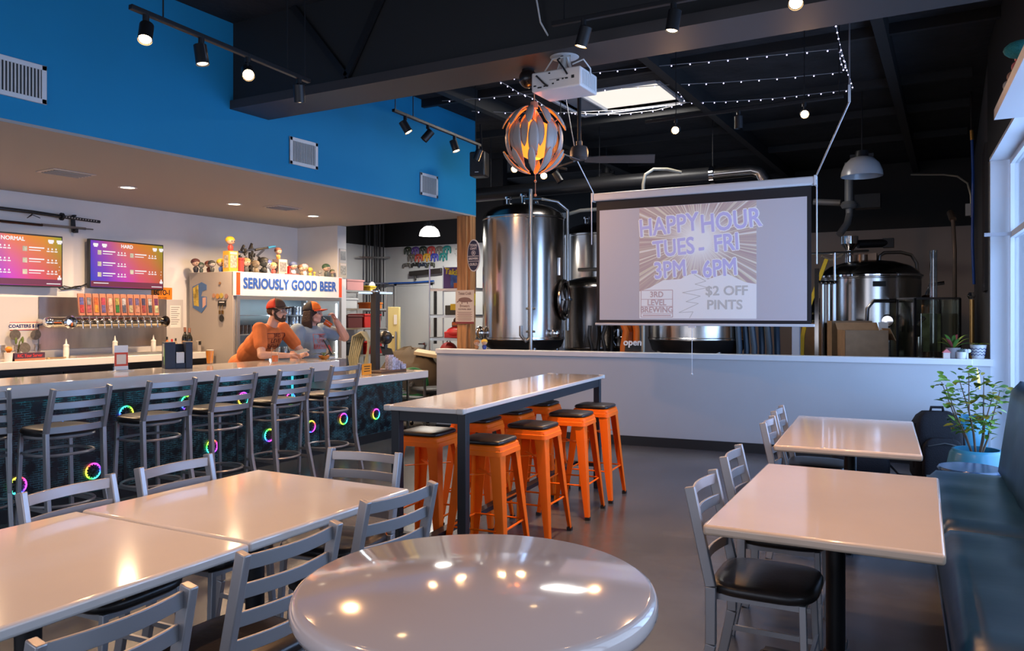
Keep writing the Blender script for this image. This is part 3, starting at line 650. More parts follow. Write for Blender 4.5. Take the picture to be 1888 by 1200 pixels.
# televisions
def screen_mat(name, flare):
    m = bpy.data.materials.new(name); m.use_nodes = True; nt = m.node_tree; b = nt.nodes['Principled BSDF']
    tc = nt.nodes.new('ShaderNodeTexCoord'); sp = nt.nodes.new('ShaderNodeSeparateXYZ'); nt.links.new(tc.outputs['Object'], sp.inputs[0])
    def lin(i, a, b_):   # map local coordinate to 0..1
        mr = nt.nodes.new('ShaderNodeMapRange'); mr.inputs[1].default_value = a; mr.inputs[2].default_value = b_; nt.links.new(sp.outputs[i], mr.inputs[0]); return mr.outputs[0]
    u = lin(1, -.52, .52); v = lin(2, -.29, .29)
    def ramp(f, cols):
        r = nt.nodes.new('ShaderNodeValToRGB'); els = r.color_ramp.elements
        while len(els) < len(cols): els.new(.5)
        for e, (ps, c_) in zip(els, cols): e.position = ps; e.color = (*c_, 1)
        nt.links.new(f, r.inputs[0]); return r.outputs[0]
    top = ramp(u, [(0, (.16, .04, .7)), (.2, (.6, .08, .4)), (.45, (.95, .22, .02)), (.8, (.8, .3, .01)), (1, (.3, .4, .02))])
    bot = ramp(u, [(0, (.0, .06, .7)), (.2, (.12, .03, .75)), (.45, (.75, .01, .7)), (.65, (.9, .03, .25)), (1, (.75, .05, .01))])
    mx = nt.nodes.new('ShaderNodeMixRGB'); nt.links.new(v, mx.inputs[0]); nt.links.new(bot, mx.inputs[1]); nt.links.new(top, mx.inputs[2])
    nt.links.new(mx.outputs[0], b.inputs['Emission Color']); b.inputs['Emission Strength'].default_value = .75 + flare
    b.inputs['Base Color'].default_value = (.02, .02, .02, 1); b.inputs['Roughness'].default_value = .25; return m
scr_white = emis('screen_white', (1, .95, .95), .9)
def tv(label, y, z, yaw, title, flare):
    t = thing('television', label, 'television', (-9.14, y, z), yaw, 'menu screens behind the bar')
    MB().bb((-.05, -.53, -.30), (0, .53, .30)).build('bezel', black_plastic, t, bevel=.004)
    MB().bb((-.1, -.15, -.12), (-.05, .15, .12)).build('wall_mount', black_metal, t)
    s = MB().bb((0, -.515, -.283), (.003, .515, .283)).build('screen', screen_mat('menu_screen_' + title.lower(), flare), t)
    txt(title, .062, scr_white, t, (.0045, -.02 if title == 'HARD' else -.03, .235), FX, bold=.002)
    icons = [(.40, .235), (.5, .235)] + ([(-.46, .235), (-.34, .235)] if title == 'HARD' else [])
    for (a, b_) in icons: MB().box((.0045, a * .98, b_), (.002, .065, .03)).box((.0045, a * .98, b_ - .02), (.002, .045, .02)).build('icon', scr_white, t)
    rows = [(-.40, .14), (-.40, .0), (-.40, -.13), (.05, .13), (.05, -.08)] if title == 'HARD' else [(-.42, .14), (-.42, .0), (-.42, -.13), (.10, .13), (.10, 0.), (.10, -.13)]
    for (a, b_) in rows:
        MB().box((.0045, a, b_), (.002, .05, .055)).build('menu_picture', M('menu_pic', (.3, .3, .25), .5, emit=(.4, .45, .35), estr=.5, vary=.5, vscale=30), t)
        q = MB().box((.0045, a + .13, b_ + .018), (.002, .17, .014)).box((.0045, a + .11, b_ - .012), (.002, .13, .009))
        for k in range(3): q.box((.0045, a + .26 + k * .045, b_ + .012), (.002, .014, .02)).box((.0045, a + .26 + k * .045, b_ - .016), (.002, .034, .012))
        q.build('menu_line', scr_white, t)
    MB().box((.0045, .49, -.2), (.002, .045, .03)).box((.0045, .49, -.175), (.002, .018, .03)).box((.0045, .49, -.06), (.002, .006, .012)).box((.0045, .485, -.1), (.002, .006, .012)).build('icon', scr_white, t)
    MB().box((.0045, 0, -.245), (.002, 1.03, .07)).build('footer_band', M('menu_footer', (.02, .02, .02), .3, emit=(.35, .02, .10), estr=.5), t)
    MB().box((.006, -.38, -.235), (.002, .2, .01)).box((.006, .42, -.26), (.002, .16, .01)).build('menu_line', scr_white, t)
    return t
tv('wall television showing the menu headed NORMAL, cut by the photo edge', 4.965, 2.155, R_(-1), 'NORMAL', .15)
tv('wall television showing the menu headed HARD', 6.345, 2.16, R_(2.5), 'HARD', 0)
# looped cable between the screens
p = [PX(x, y, -9.23) for x, y in ((168, 520), (150, 527), (132, 532), (112, 534), (108, 531), (118, 527), (135, 531), (150, 533), (148, 527), (138, 528), (122, 533), (110, 527))]
tag(MB().tube(p, .006, 6).build('looped_cable', black_plastic), 'loops of thin black cable hanging between the two televisions', 'cable')
# swords
m_lac = M('black_lacquer', (.012, .01, .01), .2)
kz = thing('katana', 'sheathed black katana with wrapped handle on the wall rack', 'sword', (0, 0, 0))
def WP(x, y, X=-9.17): return PX(x, y, X)
sc_ = [WP(-60, 378), WP(0, 384), WP(60, 391), WP(112, 399)]
MB().tube(sc_, .022, 10).build('scabbard', m_lac, kz)
a, b = WP(112, 399), WP(184, 409)
MB().cyl(a, a.lerp(b, .05), .045, .045, 18).build('guard', black_metal, kz)
MB().tube([a.lerp(b, .05), b], .018, 8).build('handle', M('handle_wrap', (.02, .018, .018), .7), kz)
q = MB()
for k in range(12): c_ = a.lerp(b, .12 + k * .07) + Vector((.018, 0, 0)); q.box(c_, (.004, .014, .012), (R_(45), 0, 0))
q.build('wrap_diamond', M('ray_skin', (.5, .46, .42), .7), kz)
MB().tube([WP(62, 392, -9.14), WP(50, 402, -9.14), WP(60, 396, -9.14), WP(74, 402, -9.14)], .005, 6).build('cord', black_plastic, kz)
kz2 = thing('short_sword', 'bare straight sword blade half drawn from its black scabbard', 'sword', (0, 0, 0))
MB().tube([WP(-60, 401), WP(78, 415)], .016, 8).build('scabbard', m_lac, kz2)
a, b = WP(76, 414), WP(172, 423); MB().bar(a, a.lerp(b, .85), .008, .03).bar(a.lerp(b, .84), b, .004, .015).build('blade', chrome, kz2)
rk = thing('sword_rack', 'black wall bracket carrying the two swords', 'wall rack', (0, 0, 0))
for x in (134, -30):
    a, b = WP(x, 398, -9.2), WP(x + 2, 428, -9.2); MB().bar(a, b, .04, .03, (1, 0, 0)).bar(a, a + Vector((.05, 0, 0)), .03, .02).bar(b, b + Vector((.06, 0, 0)), .03, .02).bar(b + Vector((.06, 0, -.01)), b + Vector((.06, 0, .04)), .03, .015, (1, 0, 0)).build('bracket', black_metal, rk)
# plate
a, b = PX(280, 530, -9.235), PX(322, 553, -9.235)
pl = tag(MB().bb((-9.249, a.y, b.z), (-9.24, a.y + .315, b.z + .165)).build('number_plate', M('plate_orange', (.75, .22, .01), .45), bevel=.003), 'orange licence plate on the wall under the second screen', 'licence plate')
cy = a.y + .1575; cz = b.z + .095
txt('ECTO-1', .1, ink_black, pl, (-9.2385, cy, cz), FX, bold=.002, sx=.75); txt('NEW YORK', .03, ink_black, pl, (-9.2385, cy, b.z + .025), FX)
# coasters sign and things at the left end of the back counter
a, b = PX(18, 594, -9.23), PX(70, 608, -9.23)
cs = tag(MB().bb((-9.237, a.y, b.z), (-9.231, b.y, a.z)).build('coaster_sign', M('sign_white', (.72, .68, .67), .5)), 'small white sign with blue lettering on the white board', 'sign')
MB().bb((-9.2309, a.y, a.z - .007), (-9.2295, b.y, a.z)).bb((-9.2309, a.y, b.z), (-9.2295, b.y, b.z + .007)).build('border', M('sign_red', (.55, .05, .04), .5), cs)
txt('COASTERS $18', .052, ink, cs, (-9.2295, (a.y + b.y) / 2, (a.z + b.z) / 2), FX, bold=.0015, sx=.97)
slate = M('slate', (.10, .085, .075), .8, vary=.2, vscale=40)
for i, (x, y, X, lab, rx) in enumerate(((28, 617, -9.18, 'round slate coaster tilted on the board below the small sign', 10), (66, 617, -9.18, 'round slate coaster standing above the tall glass', 15), (46, 641, -9.02, 'round slate coaster leaning in front of the glasses', 0))):
    p = PX(x, y, X); t = tag(MB().lathe([(.001, -.004), (.058, -.004), (.06, 0), (.058, .004), (.001, .004)], 28, axis='x').build('slate_coaster', slate, loc=p, rot=(0, R_(rx - 10), 0)), lab, 'coaster', 'slate coasters')
for i, (x, y, lab) in enumerate(((32, 648, 'clear pint glass with a plant sprig behind the slate coaster'), (69, 648, 'clear tall glass under the tilted slate coaster'), (3, 645, 'clear stemmed glass at the left edge of the back counter'))):
    p = PX(x, y, -9.05); p.z = 1.0455; t = tag(MB().lathe([(.026, 0), (.028, .002), (.036, .16), (.034, .16), (.027, .01), (.001, .01)], 22).build('drinking_glass', glassmat('glass_tint', (.85, .82, .8), .12), loc=p), lab, 'glass')
p = PX(16, 668, -8.74); p.z = 1.0455
t = thing('planter_cup', 'white cup with an orange candle beside the red lettered block', 'cup', p)
MB().lathe([(.035, 0), (.042, .09), (.039, .09), (.033, .01), (.001, .01)], 20).build('cup', M('cup_white', (.68, .64, .6), .4), t)
MB().sph((0, 0, .125), (.034, .034, .03), 14, 8).cyl((0, 0, .06), (0, 0, .11), .018).build('candle', M('candle_orange', (.75, .2, .01), .4), t)
a, b = PX(25, 665, -8.72), PX(81, 662, -8.72)
bl = tag(MB().bb((-8.8, a.y, 1.0455), (-8.7, b.y, 1.125)).build('lettered_block', M('block_navy', (.05, .02, .04), .5)), 'dark block with red lettering on the back counter', 'sign block')
MB().bb((-8.801, a.y, 1.0455), (-8.699, b.y, 1.066)).build('base', M('block_wood', (.35, .14, .07), .5), bl)
txt('RIC Your Server', .05, M('red_ink', (.7, .04, .03), .5), bl, (-8.698, (a.y + b.y) / 2, 1.096), FX, sx=.78)
p = PX(105, 657, -8.75); p.z = 1.047
t = thing('bottle_opener', 'brass bar tool lying on the back counter', 'bar tool', p); MB().bar((0, -.08, .008), (0, .1, .008), .02, .012).tube([(.02 * math.cos(a), -.1 + .02 * math.sin(a), .008) for a in [k * .63 for k in range(10)]], .006, 6, closed=True).build('body', M('brass', (.45, .28, .09), .35, 1.), t)
# sprig
p = PX(33, 640, -9.05); t = tag(MB().tube([p + Vector((0, 0, -.06)), p + Vector((.01, .01, .05)), p + Vector((.02, .03, .1))], .006, 5).sph(p + Vector((.02, .04, .08)), (.01, .015, .04), 8, 5).sph(p + Vector((.0, -.02, .07)), (.01, .014, .04), 8, 5).build('leaf_sprig', M('leaf_green', (.10, .14, .02), .5)), 'green sprig of leaves standing in the pint glass', 'plant')
# bottles beside the notice board and under the cooler side
def bottle(loc, r, h, col, lab, neck=.3, cap=None, body=None):
    t = thing('bottle', lab, 'bottle', loc)
    MB().lathe([(r * .9, 0), (r, .006), (r, h * .55), (r * .85, h * .64), (r * .36, h * .76), (r * .33, h * .95), (r * .4, h * .96), (r * .4, h)], 20).build('body', col, t)
    MB().lathe([(r * 1.01, h * .14), (r * 1.01, h * .45)], 20, cap=False).build('label_print', body or M('bottle_label', (.5, .3, .15), .6), t)
    if cap: MB().lathe([(r * .42, h * .82), (r * .42, h * 1.01), (.001, h * 1.012)], 16).build('cap', cap, t)
    return t
dkg = M('dark_bottle', (.012, .012, .01), .12)
cop = M('foil_copper', (.5, .2, .1), .3, .8)
bp = lambda px, X, z=1.0455: (lambda p: Vector((p.x, p.y, z)))(PX(px, 640, X))
bottle(bp(341, -8.9), .040, .32, dkg, 'dark wine bottle with copper foil behind the caddy, further back', cap=cop)
bottle(bp(349, -8.8), .042, .31, dkg, 'dark wine bottle with copper foil behind the caddy, in front', cap=cop)
bottle(bp(308, -8.95), .028, .20, M('sauce_orange', (.6, .13, .02), .3), 'small orange sauce bottle with dark cap by the notice board', cap=ink_black)
bottle(bp(317, -8.9), .028, .17, M('sauce_green', (.12, .1, .03), .3), 'small green sauce bottle by the notice board', cap=red_m)
bottle(bp(324, -8.85), .026, .18, M('sauce_clear', (.35, .25, .15), .2), 'small pale spirit bottle by the notice board', cap=ink_black)
t = thing('cordless_phone', 'grey handset standing on the back counter behind the pint', 'phone', bp(366, -8.85)); MB().box((0, 0, .07), (.05, .05, .14)).build('body', M('phone_grey', (.35, .32, .3), .4), t, bevel=.008); MB().box((.026, 0, .11), (.004, .04, .05)).build('display', ink_black, t)
# ================================================================== BEER COOLER
m_cw = M('cooler_side', (.34, .30, .275), .45); m_ci = M('cooler_inside', (.35, .40, .42), .4)
fx, y0, y1, top = -8.30, 7.28, 9.40, 2.11
fr = thing('beer_cooler', 'three-door glass beer cooler with lettered white header', 'refrigerator', (fx, y0, 0))
D_, Wd = .86, y1 - y0
MB().bb((-D_, 0, .05), (0, .04, top)).build('side_panel', m_cw, fr, bevel=.004)
MB().bb((-D_, Wd - .04, .05), (0, Wd, top)).build('side_panel', m_cw, fr)
MB().bb((-D_, .04, .05), (-D_ + .05, Wd - .04, top)).build('back_panel', m_ci, fr)
MB().bb((-D_, .04, .05), (0, Wd - .04, .3)).build('base', black_plastic, fr)
MB().bb((-D_, .04, 1.80), (-.02, Wd - .04, top)).build('top_box', m_ci, fr)
hd = MB().bb((-.02, 0, 1.79), (.02, Wd, top)).build('header', M('header_white', (.70, .66, .64), .4, emit=(1, .93, .88), estr=.12), fr, bevel=.003)
for ya, yb, n_ in ((.035, .10, 'or'), (Wd - .085, Wd - .02, 'or')): MB().bb((.0205, ya, 1.80), (.0225, yb, top - .012)).build('stripe', M('header_orange', (.75, .07, .01), .5), hd)
txt('SERIOUSLY GOOD BEER', .195, M('header_blue', (.022, .095, .42), .5), hd, (.0235, Wd / 2 + .0, 1.955), FX, bold=.007, sx=.84, spacing=1.04)
m_al = M('aluminium', (.55, .55, .56), .3, .9)
m_cg = glassmat('cooler_glass', (.95, .98, 1.0), .03)
cool_led = emis('cooler_led', (.85, .95, 1), 14.0)
for k in range(3):
    a, b = .04 + k * (Wd - .08) / 3, .04 + (k + 1) * (Wd - .08) / 3
    d_ = MB().bb((.0, a + .004, .3), (.03, a + .05, 1.785)).bb((.0, b - .05, .3), (.03, b - .004, 1.785)).bb((0, a + .05, 1.74), (.03, b - .05, 1.785)).bb((0, a + .05, .3), (.03, b - .05, .36)).build('door', m_al, fr)
    MB().bb((.01, a + .05, .36), (.018, b - .05, 1.74)).build('pane', m_cg, d_)
    MB().cyl((.055, b - .03 if k < 2 else a + .03, .9), (.055, b - .03 if k < 2 else a + .03, 1.5), .012, n=10).build('handle', chrome, d_)
    MB().bb((-.06, b - .03, .4), (-.045, b - .015, 1.7)).build('light_tube', cool_led, fr)
    for z in (.62, .95, 1.27, 1.53): MB().bb((-.72, a + .01, z - .012), (-.07, b - .01, z)).build('shelf', M('wire_shelf', (.5, .52, .54), .4, .5), fr)
l = bpy.data.lights.new('cooler_light', 'AREA'); l.shape = 'RECTANGLE'; l.size = .5; l.size_y = 1.9; l.energy = 9; l.color = (.85, .95, 1)
lo = bpy.data.objects.new('cooler_light', l); C.objects.link(lo); lo.parent = fr; lo.location = (-.35, Wd / 2, 1.79)
# cans and bottles behind the glass
can0 = None
def can_at(x, y, z, m, lab, grp):
    me_name = 'can_' + m.name
    t = tag(MB().lathe([(.026, 0), (.031, .006), (.031, .112), (.026, .122), (.024, .12), (.001, .118)], 14).build('drink_can', m, loc=(x, y, z)), lab, 'can', grp); return t
m_c1 = M('can_silver', (.5, .5, .52), .25, .8, vary=.4, vscale=60); m_c2 = M('can_dark', (.06, .06, .07), .3, .4, vary=.6, vscale=60); m_c3 = M('can_amber', (.30, .09, .02), .25)
cache = {}
def can_fast(x, y, z, m, lab, grp):
    if m.name not in cache: cache[m.name] = can_at(x, y, z, m, lab, grp); return
    o = cache[m.name].copy(); C.objects.link(o); o.location = (x, y, z); o['label'] = lab; o['group'] = grp
for z, rows in ((1.2705, 2), (1.5305, 1)):
    for k in range(13):
        for r in range(rows): can_fast(fx - .13 - r * .0, y0 + .80 + k * .068, z + r * .1235, m_c1 if (k + r) % 3 else m_c2, 'silver and dark drink can in rows behind the middle cooler door', 'cans behind the middle cooler door')
for k in range(9): can_fast(fx - .13, y0 + .12 + k * .069, 1.2705, m_c2, 'dark drink can on the upper shelf of the first cooler door', 'dark cans behind the first cooler door')
for k in range(8): can_fast(fx - .13, y0 + .14 + k * .075, .9505, m_c3, 'amber drink can on the lower shelf of the first cooler door', 'amber cans behind the first cooler door')
for k in range(13): can_fast(fx - .13, y0 + .78 + k * .069, .9505, m_c2 if k % 2 else m_c1, 'drink can on the lower shelf behind the two staff', 'cans on the lower cooler shelf')
for k in range(7): can_fast(fx - .13, y0 + 1.5 + k * .07, 1.2705, m_c1, 'pale drink can behind the last cooler door', 'cans behind the last cooler door')
# magnets on the cooler side (faces -Y)
def fyp(x, y): return PY(x, y, y0 - .001)
pts = [(355, 529), (372, 520), (381, 525), (381, 534), (373, 537), (371, 546), (381, 547), (381, 565), (372, 577), (356, 567)]
q = [fyp(x, y) for x, y in pts]
mg = thing('arcade_magnet', 'blue and yellow arcade cabinet shaped sticker on the cooler side', 'magnet')
MB().prism([(p.x, p.z) for p in q], .004, Matrix(((1, 0, 0, 0), (0, 0, -1, y0 - .001), (0, 1, 0, 0), (0, 0, 0, 1)))).build('backing', M('magnet_blue', (.06, .14, .32), .5), mg)
q = [fyp(x, y) for x, y in ((356, 531), (366, 525), (367, 565), (358, 563))]
MB().prism([(p.x, p.z) for p in q], .006, Matrix(((1, 0, 0, 0), (0, 0, -1, y0 - .001), (0, 1, 0, 0), (0, 0, 0, 1)))).build('side_print', M('magnet_yellow', (.45, .32, .05), .5, vary=.6, vscale=20), mg)
q = [fyp(x, y) for x, y in ((374, 549), (380, 548), (380, 562), (374, 568))]
MB().prism([(p.x, p.z) for p in q], .006, Matrix(((1, 0, 0, 0), (0, 0, -1, y0 - .001), (0, 1, 0, 0), (0, 0, 0, 1)))).build('front_print', M('magnet_pink', (.6, .35, .28), .5), mg)
for i, (x, y, r, c_, lab) in enumerate(((406, 522, .02, (.25, .13, .06), 'small tan magnet near the top of the cooler side'), (395, 545, .03, (.4, .2, .12), 'red and green magnet left in the row on the cooler side'), (402, 546, .035, (.45, .22, .05), 'round amber magnet in the row on the cooler side'), (409, 545, .035, (.4, .3, .06), 'round yellow magnet in the row on the cooler side'), (418, 546, .033, (.28, .15, .12), 'round brown magnet last in the row on the cooler side'))):
    p = fyp(x, y); tag(MB().lathe([(.001, 0), (r, 0), (r * .9, .008), (.001, .01)], 16, axis='y').build('round_magnet', M('mag%d' % i, c_, .5), loc=(p.x, y0 - .0105, p.z), rot=(0, 0, 0)), lab, 'magnet')
p = fyp(410, 559); kr = thing('key_rack', 'small black key rack with hanging keys on the cooler side', 'key rack', (p.x, y0 - .006, p.z))
MB().box((0, 0, 0), (.15, .01, .075)).build('board', ink_black, kr); MB().box((0, -.006, .015), (.1, .002, .012)).build('print_line', M('sign_white', (.72, .68, .67), .5), kr)
for k, dx in enumerate((-.035, .02)): MB().cyl((dx, -.01, -.03), (dx, -.01, -.09), .004, n=6).box((dx, -.01, -.12), (.03, .008, .05)).build('key', M('brass', (.45, .28, .09), .35, 1.), kr)
MB().lathe([(.001, 0), (.045, 0), (.04, .008), (.001, .01)], 20, (-.0, -.012, -.2), 'y').cyl((0, -.012, -.16), (0, -.012, -.09), .003, n=6).build('fob', ink_black, kr)
# collectables on top of the cooler (plain toy figures and boxes)
def figure(x, y, z, s, hair, body, skin, lab, rz=0., hat=None):
    t = thing('toy_figure', lab, 'toy', (x, y, z), rz, 'collectables on top of the beer cooler')
    MB().sph((0, 0, s * .68), (s * .27, s * .30, s * .26), 14, 10).build('head', M('toy_skin%s' % str(skin), skin, .5), t, smooth=80)
    MB().sph((-s * .04, 0, s * .76), (s * .30, s * .33, s * .25), 14, 10).build('hair', M('toy_h%s' % str(hair), hair, .6), t, smooth=80)
    MB().lathe([(s * .13, 0), (s * .17, s * .12), (s * .15, s * .3), (s * .08, s * .45)], 14).sph((0, s * .17, s * .25), (s * .06, s * .06, s * .13), 8, 6).sph((0, -s * .17, s * .25), (s * .06, s * .06, s * .13), 8, 6).build('body', M('toy_b%s' % str(body), body, .5), t)
    for e in (-1, 1): MB().sph((s * .255, e * s * .1, s * .66), s * .035, 8, 5).build('eye', ink_black, t)
    return t
SK = (.55, .35, .25); ZT = top + .001
def tp_(px, X): p = PX(px, 490, X); return p.x, p.y
figs = [(361, -9.0, .19, (.10, .03, .03), (.02, .02, .03), SK, 'toy figure with brown bowl hair at the wall end of the cooler top'), (371, -8.95, .14, (.05, .08, .06), (.06, .08, .08), (.3, .3, .28), 'small grey-green toy figure beside the bowl-haired one'),
        (385, -8.85, .16, (.12, .03, .02), (.2, .06, .04), SK, 'toy figure with red-brown hair on the cooler top'), (391, -8.75, .16, (.03, .03, .03), (.05, .05, .05), (.4, .36, .34), 'dark toy figure with pale face on the cooler top'),
        (408, -8.72, .19, (.65, .45, .05), (.06, .12, .4), SK, 'toy figure with yellow hair and blue suit beside the yellow box'),
        (454, -8.5, .21, (.3, .2, .08), (.06, .06, .06), SK, 'brown toy figure beside the red tube'), (472, -8.45, .18, (.12, .09, .06), (.16, .12, .07), (.2, .15, .1), 'olive toy figure in front of the wire model'),
        (487, -8.52, .24, (.012, .012, .012), (.012, .012, .012), (.05, .05, .05), 'all-black cloaked toy figure on the cooler top'), (494, -8.5, .21, (.04, .07, .3), (.3, .32, .4), (.4, .4, .45), 'blue and white toy figure beside the black one'),
        (504, -8.45, .17, (.5, .3, .1), (.5, .06, .05), SK, 'red toy figure in front of the boxed figure'), (525, -8.5, .17, (.6, .5, .4), (.6, .15, .1), SK, 'pale toy figure with red base right of the boxed figure'),
        (541, -8.42, .20, (.04, .06, .15), (.5, .45, .45), SK, 'white toy figure with blue cap on a red base'), (556, -8.45, .17, (.12, .06, .03), (.15, .1, .06), SK, 'brown toy figure past the middle of the cooler top'),
        (562, -8.42, .18, (.6, .25, .3), (.6, .4, .4), SK, 'pink toy figure on the cooler top'), (572, -8.4, .13, (.6, .3, .04), (.6, .4, .05), (.6, .35, .05), 'small yellow toy figure on the cooler top'),
        (580, -8.4, .07, (.6, .35, .05), (.6, .4, .05), (.6, .4, .1), 'tiny yellow toy on the cooler top'), (590, -8.42, .10, (.2, .2, .18), (.25, .22, .2), (.3, .28, .25), 'small grey toy on the cooler top'),
        (602, -8.45, .21, (.04, .09, .05), (.07, .08, .07), SK, 'dark green toy figure holding a yellow ball'), (613, -8.42, .13, (.15, .15, .08), (.2, .2, .12), SK, 'small olive toy figure beside the stacked boxes')]
for (px, X, s, h_, b_, sk, lab) in figs:
    x, y = tp_(px, X); figure(x, y, ZT, s, h_, b_, sk, lab)
def boxt(px, X, w, h_, c1, c2, lab, z=None):
    x, y = tp_(px, X); z = z or ZT
    t = thing('toy_box', lab, 'box', (x, y, z), 0, 'collectables on top of the beer cooler')
    MB().box((0, 0, h_ / 2), (w * .8, w, h_)).build('carton', M('carton' + str(c1), c1, .5), t); MB().box((w * .4 + .001, 0, h_ * .5), (.003, w * .75, h_ * .6)).build('window_print', M('cwin' + str(c2), c2, .4, vary=.5, vscale=30), t)
    MB().box((w * .4 + .001, 0, h_ * .9), (.003, w * .8, h_ * .12)).build('title_print', M('ctitle', (.6, .5, .45), .5), t)
    MB().box((0, -w / 2 - .001, h_ * .5), (w * .55, .003, h_ * .6)).build('side_print', M('cside' + str(c2), c2, .4, vary=.5, vscale=30), t)
    return x, y
x, y = boxt(425, -8.5, .15, .28, (.70, .30, .03), (.35, .3, .25), 'yellow and orange boxed toy near the corner of the cooler')
figure(x, y, ZT + .281, .20, (.75, .45, .03), (.45, .04, .03), SK, 'toy figure with yellow hair standing on the yellow box')
x, y = boxt(516, -8.48, .16, .22, (.4, .32, .28), (.15, .15, .16), 'grey boxed toy in the middle of the cooler top')
figure(x, y - .03, ZT + .221, .17, (.15, .05, .03), (.5, .2, .04), SK, 'brown and orange toy figure standing on the grey box')
boxt(627, -8.45, .16, .235, (.45, .38, .3), (.3, .28, .25), 'tan boxed toy at the far end of the cooler, lower of two'); boxt(627, -8.45, .155, .225, (.35, .33, .33), (.06, .06, .08), 'grey and black boxed toy stacked at the far end of the cooler', ZT + .236)
x, y = tp_(444, -8.5); tag(MB().lathe([(.03, 0), (.042, .01), (.042, .17), (.05, .175), (.05, .2), (.001, .2)], 20).build('red_tube', M('red_tube', (.35, .04, .03), .4), loc=(x, y, ZT)), 'red ribbed tube with a wide rim on the cooler top', 'tube', 'collectables on top of the beer cooler')
x, y = tp_(462, -8.62); t = thing('wire_model', 'dark metal scrap model with a blue tipped arm on the cooler top', 'model', (x, y, ZT), 0, 'collectables on top of the beer cooler')
q = MB(); random.seed(3)
for k in range(26): a = Vector((random.uniform(-.07, .07), random.uniform(-.15, .13), random.uniform(.02, .36))); b_ = a + Vector((random.uniform(-.06, .06), random.uniform(-.12, .12), random.uniform(-.06, .1))); a.z = max(a.z, .03); b_.z = max(b_.z, .03); q.bar(a, b_, .022, .03)
q.cyl((0, 0, 0), (0, 0, .3), .03).box((0, 0, .012), (.14, .2, .024)).build('body', M('scrap_metal', (.07, .065, .06), .4, .7), t)
MB().cyl((0, .08, .34), (0, .32, .39), .018, .014).build('arm', M('scrap_metal', (.07, .065, .06), .4, .7), t); MB().cyl((0, .32, .39), (0, .46, .42), .018, .012).build('tip', M('tip_blue', (.03, .25, .5), .4), t)
x, y = tp_(533, -8.43); tag(MB().bb((-.05, -.1, 0), (.05, .14, .02)).bb((-.02, -.02, .02), (.02, .0, .13)).build('toy_stand', red_m, loc=(x, y, ZT)), 'red toy stand under the white figure', 'toy', 'collectables on top of the beer cooler')
# ================================================================== PEOPLE
m_skin = M('skin', (.60, .32, .22), .55, vary=.05, vscale=12); m_skin2 = M('skin_pink', (.62, .33, .25), .55, vary=.05, vscale=12)
def V(*a): return Vector(a)
def hand(mb, wrist, d, pn, curl, side, k=1.):
    """palm from the wrist along d, palm facing pn, thumb on +-(d x pn) side"""
    d = d.normalized(); pn = (pn - d * pn.dot(d)).normalized(); s = d.cross(pn) * side
    m = Matrix((d, s, pn)).transposed()
    mb.sph(wrist + d * .045 * k, (.050 * k, .042 * k, .017 * k), 14, 8, m)
    mb.cap(wrist - d * .01, wrist + d * .03, .027 * k, .025 * k)
    for i, (off, L) in enumerate(((.030, .070), (.010, .079), (-.010, .074), (-.030, .058))):
        p = wrist + d * .085 * k + s * off * k; a = 0.; 
        for j, fr in enumerate((.45, .32, .25)):
            a += curl * (1.0 if j else .75) + i * .04; dr = d * math.cos(a) + pn * math.sin(a); q = p + dr * L * fr * k
            mb.cap(p, q, (.0098 - j * .0008) * k, (.0092 - j * .0008) * k, 8); p = q
    p = wrist + d * .028 * k + s * .030 * k + pn * .006
    q = p + (d * .6 + s * .55 + pn * .45).normalized() * .040 * k; r = q + (d * .85 + s * -.05 + pn * .5).normalized() * .030 * k
    mb.cap(p, q, .0125 * k, .0112 * k, 8).cap(q, r, .0108 * k, .0092 * k, 8)
def head(mb, c, f, u, k=1.):
    r = f.cross(u).normalized(); m = Matrix((f, r, u)).transposed()
    P = lambda a, b, c_: c + (f * a + r * b + u * c_) * k
    mb.sph(P(-.012, 0, .035), (.098 * k, .077 * k, .090 * k), 20, 14, m)          # skull
    mb.sph(P(.018, 0, -.035), (.072 * k, .064 * k, .085 * k), 18, 12, m)          # face
    mb.sph(P(.045, 0, -.090), (.034 * k, .036 * k, .028 * k), 14, 8, m)           # chin
    for s in (-1, 1):
        mb.sph(P(-.012, s * .079, -.012), (.018 * k, .008 * k, .032 * k), 10, 8, m)   # ear
        mb.sph(P(.058, s * .040, -.035), (.026 * k, .024 * k, .026 * k), 10, 8, m)    # cheek
        mb.cap(P(.083, s * .012, .020), P(.072, s * .050, .022), .010 * k, .008 * k)  # brow
        mb.cap(P(.020, s * .052, -.075), P(.050, s * .025, -.098), .020 * k, .016 * k)  # jaw
    mb.cap(P(.084, 0, .012), P(.104, 0, -.030), .009 * k, .013 * k)               # nose
    for s in (-1, 1): mb.sph(P(.094, s * .011, -.034), (.011 * k, .008 * k, .008 * k), 8, 6, m)
    mb.cap(P(.078, -.017, -.060), P(.078, .017, -.060), .0075 * k, .0075 * k)     # lips
    mb.cap(P(.077, -.015, -.071), P(.077, .015, -.071), .0080 * k, .0080 * k)
    return P, m
def face_parts(t, P, m, k, iris=(.08, .06, .04)):
    for s in (-1, 1):
        e = MB().sph(P(.070, s * .031, .003), (.0125 * k, .014 * k, .0115 * k), 12, 8, m).build('eye', M('eye_white', (.75, .72, .7), .25), t, smooth=80)
        MB().sph(P(.0805, s * .032, .003), (.0035 * k, .006 * k, .006 * k), 10, 6, m).build('iris', M('iris', iris, .2), e, smooth=80)
        MB().cap(P(.088, s * .014, .0235), P(.078, s * .050, .026), .0045 * k, .0035 * k).build('eyebrow', M('brow_hair', (.05, .028, .018), .8), t)
    MB().cap(P(.0855, -.019, -.066), P(.0855, .019, -.066), .0028 * k, .0028 * k).build('mouth', M('mouth_dark', (.22, .06, .05), .6), t)
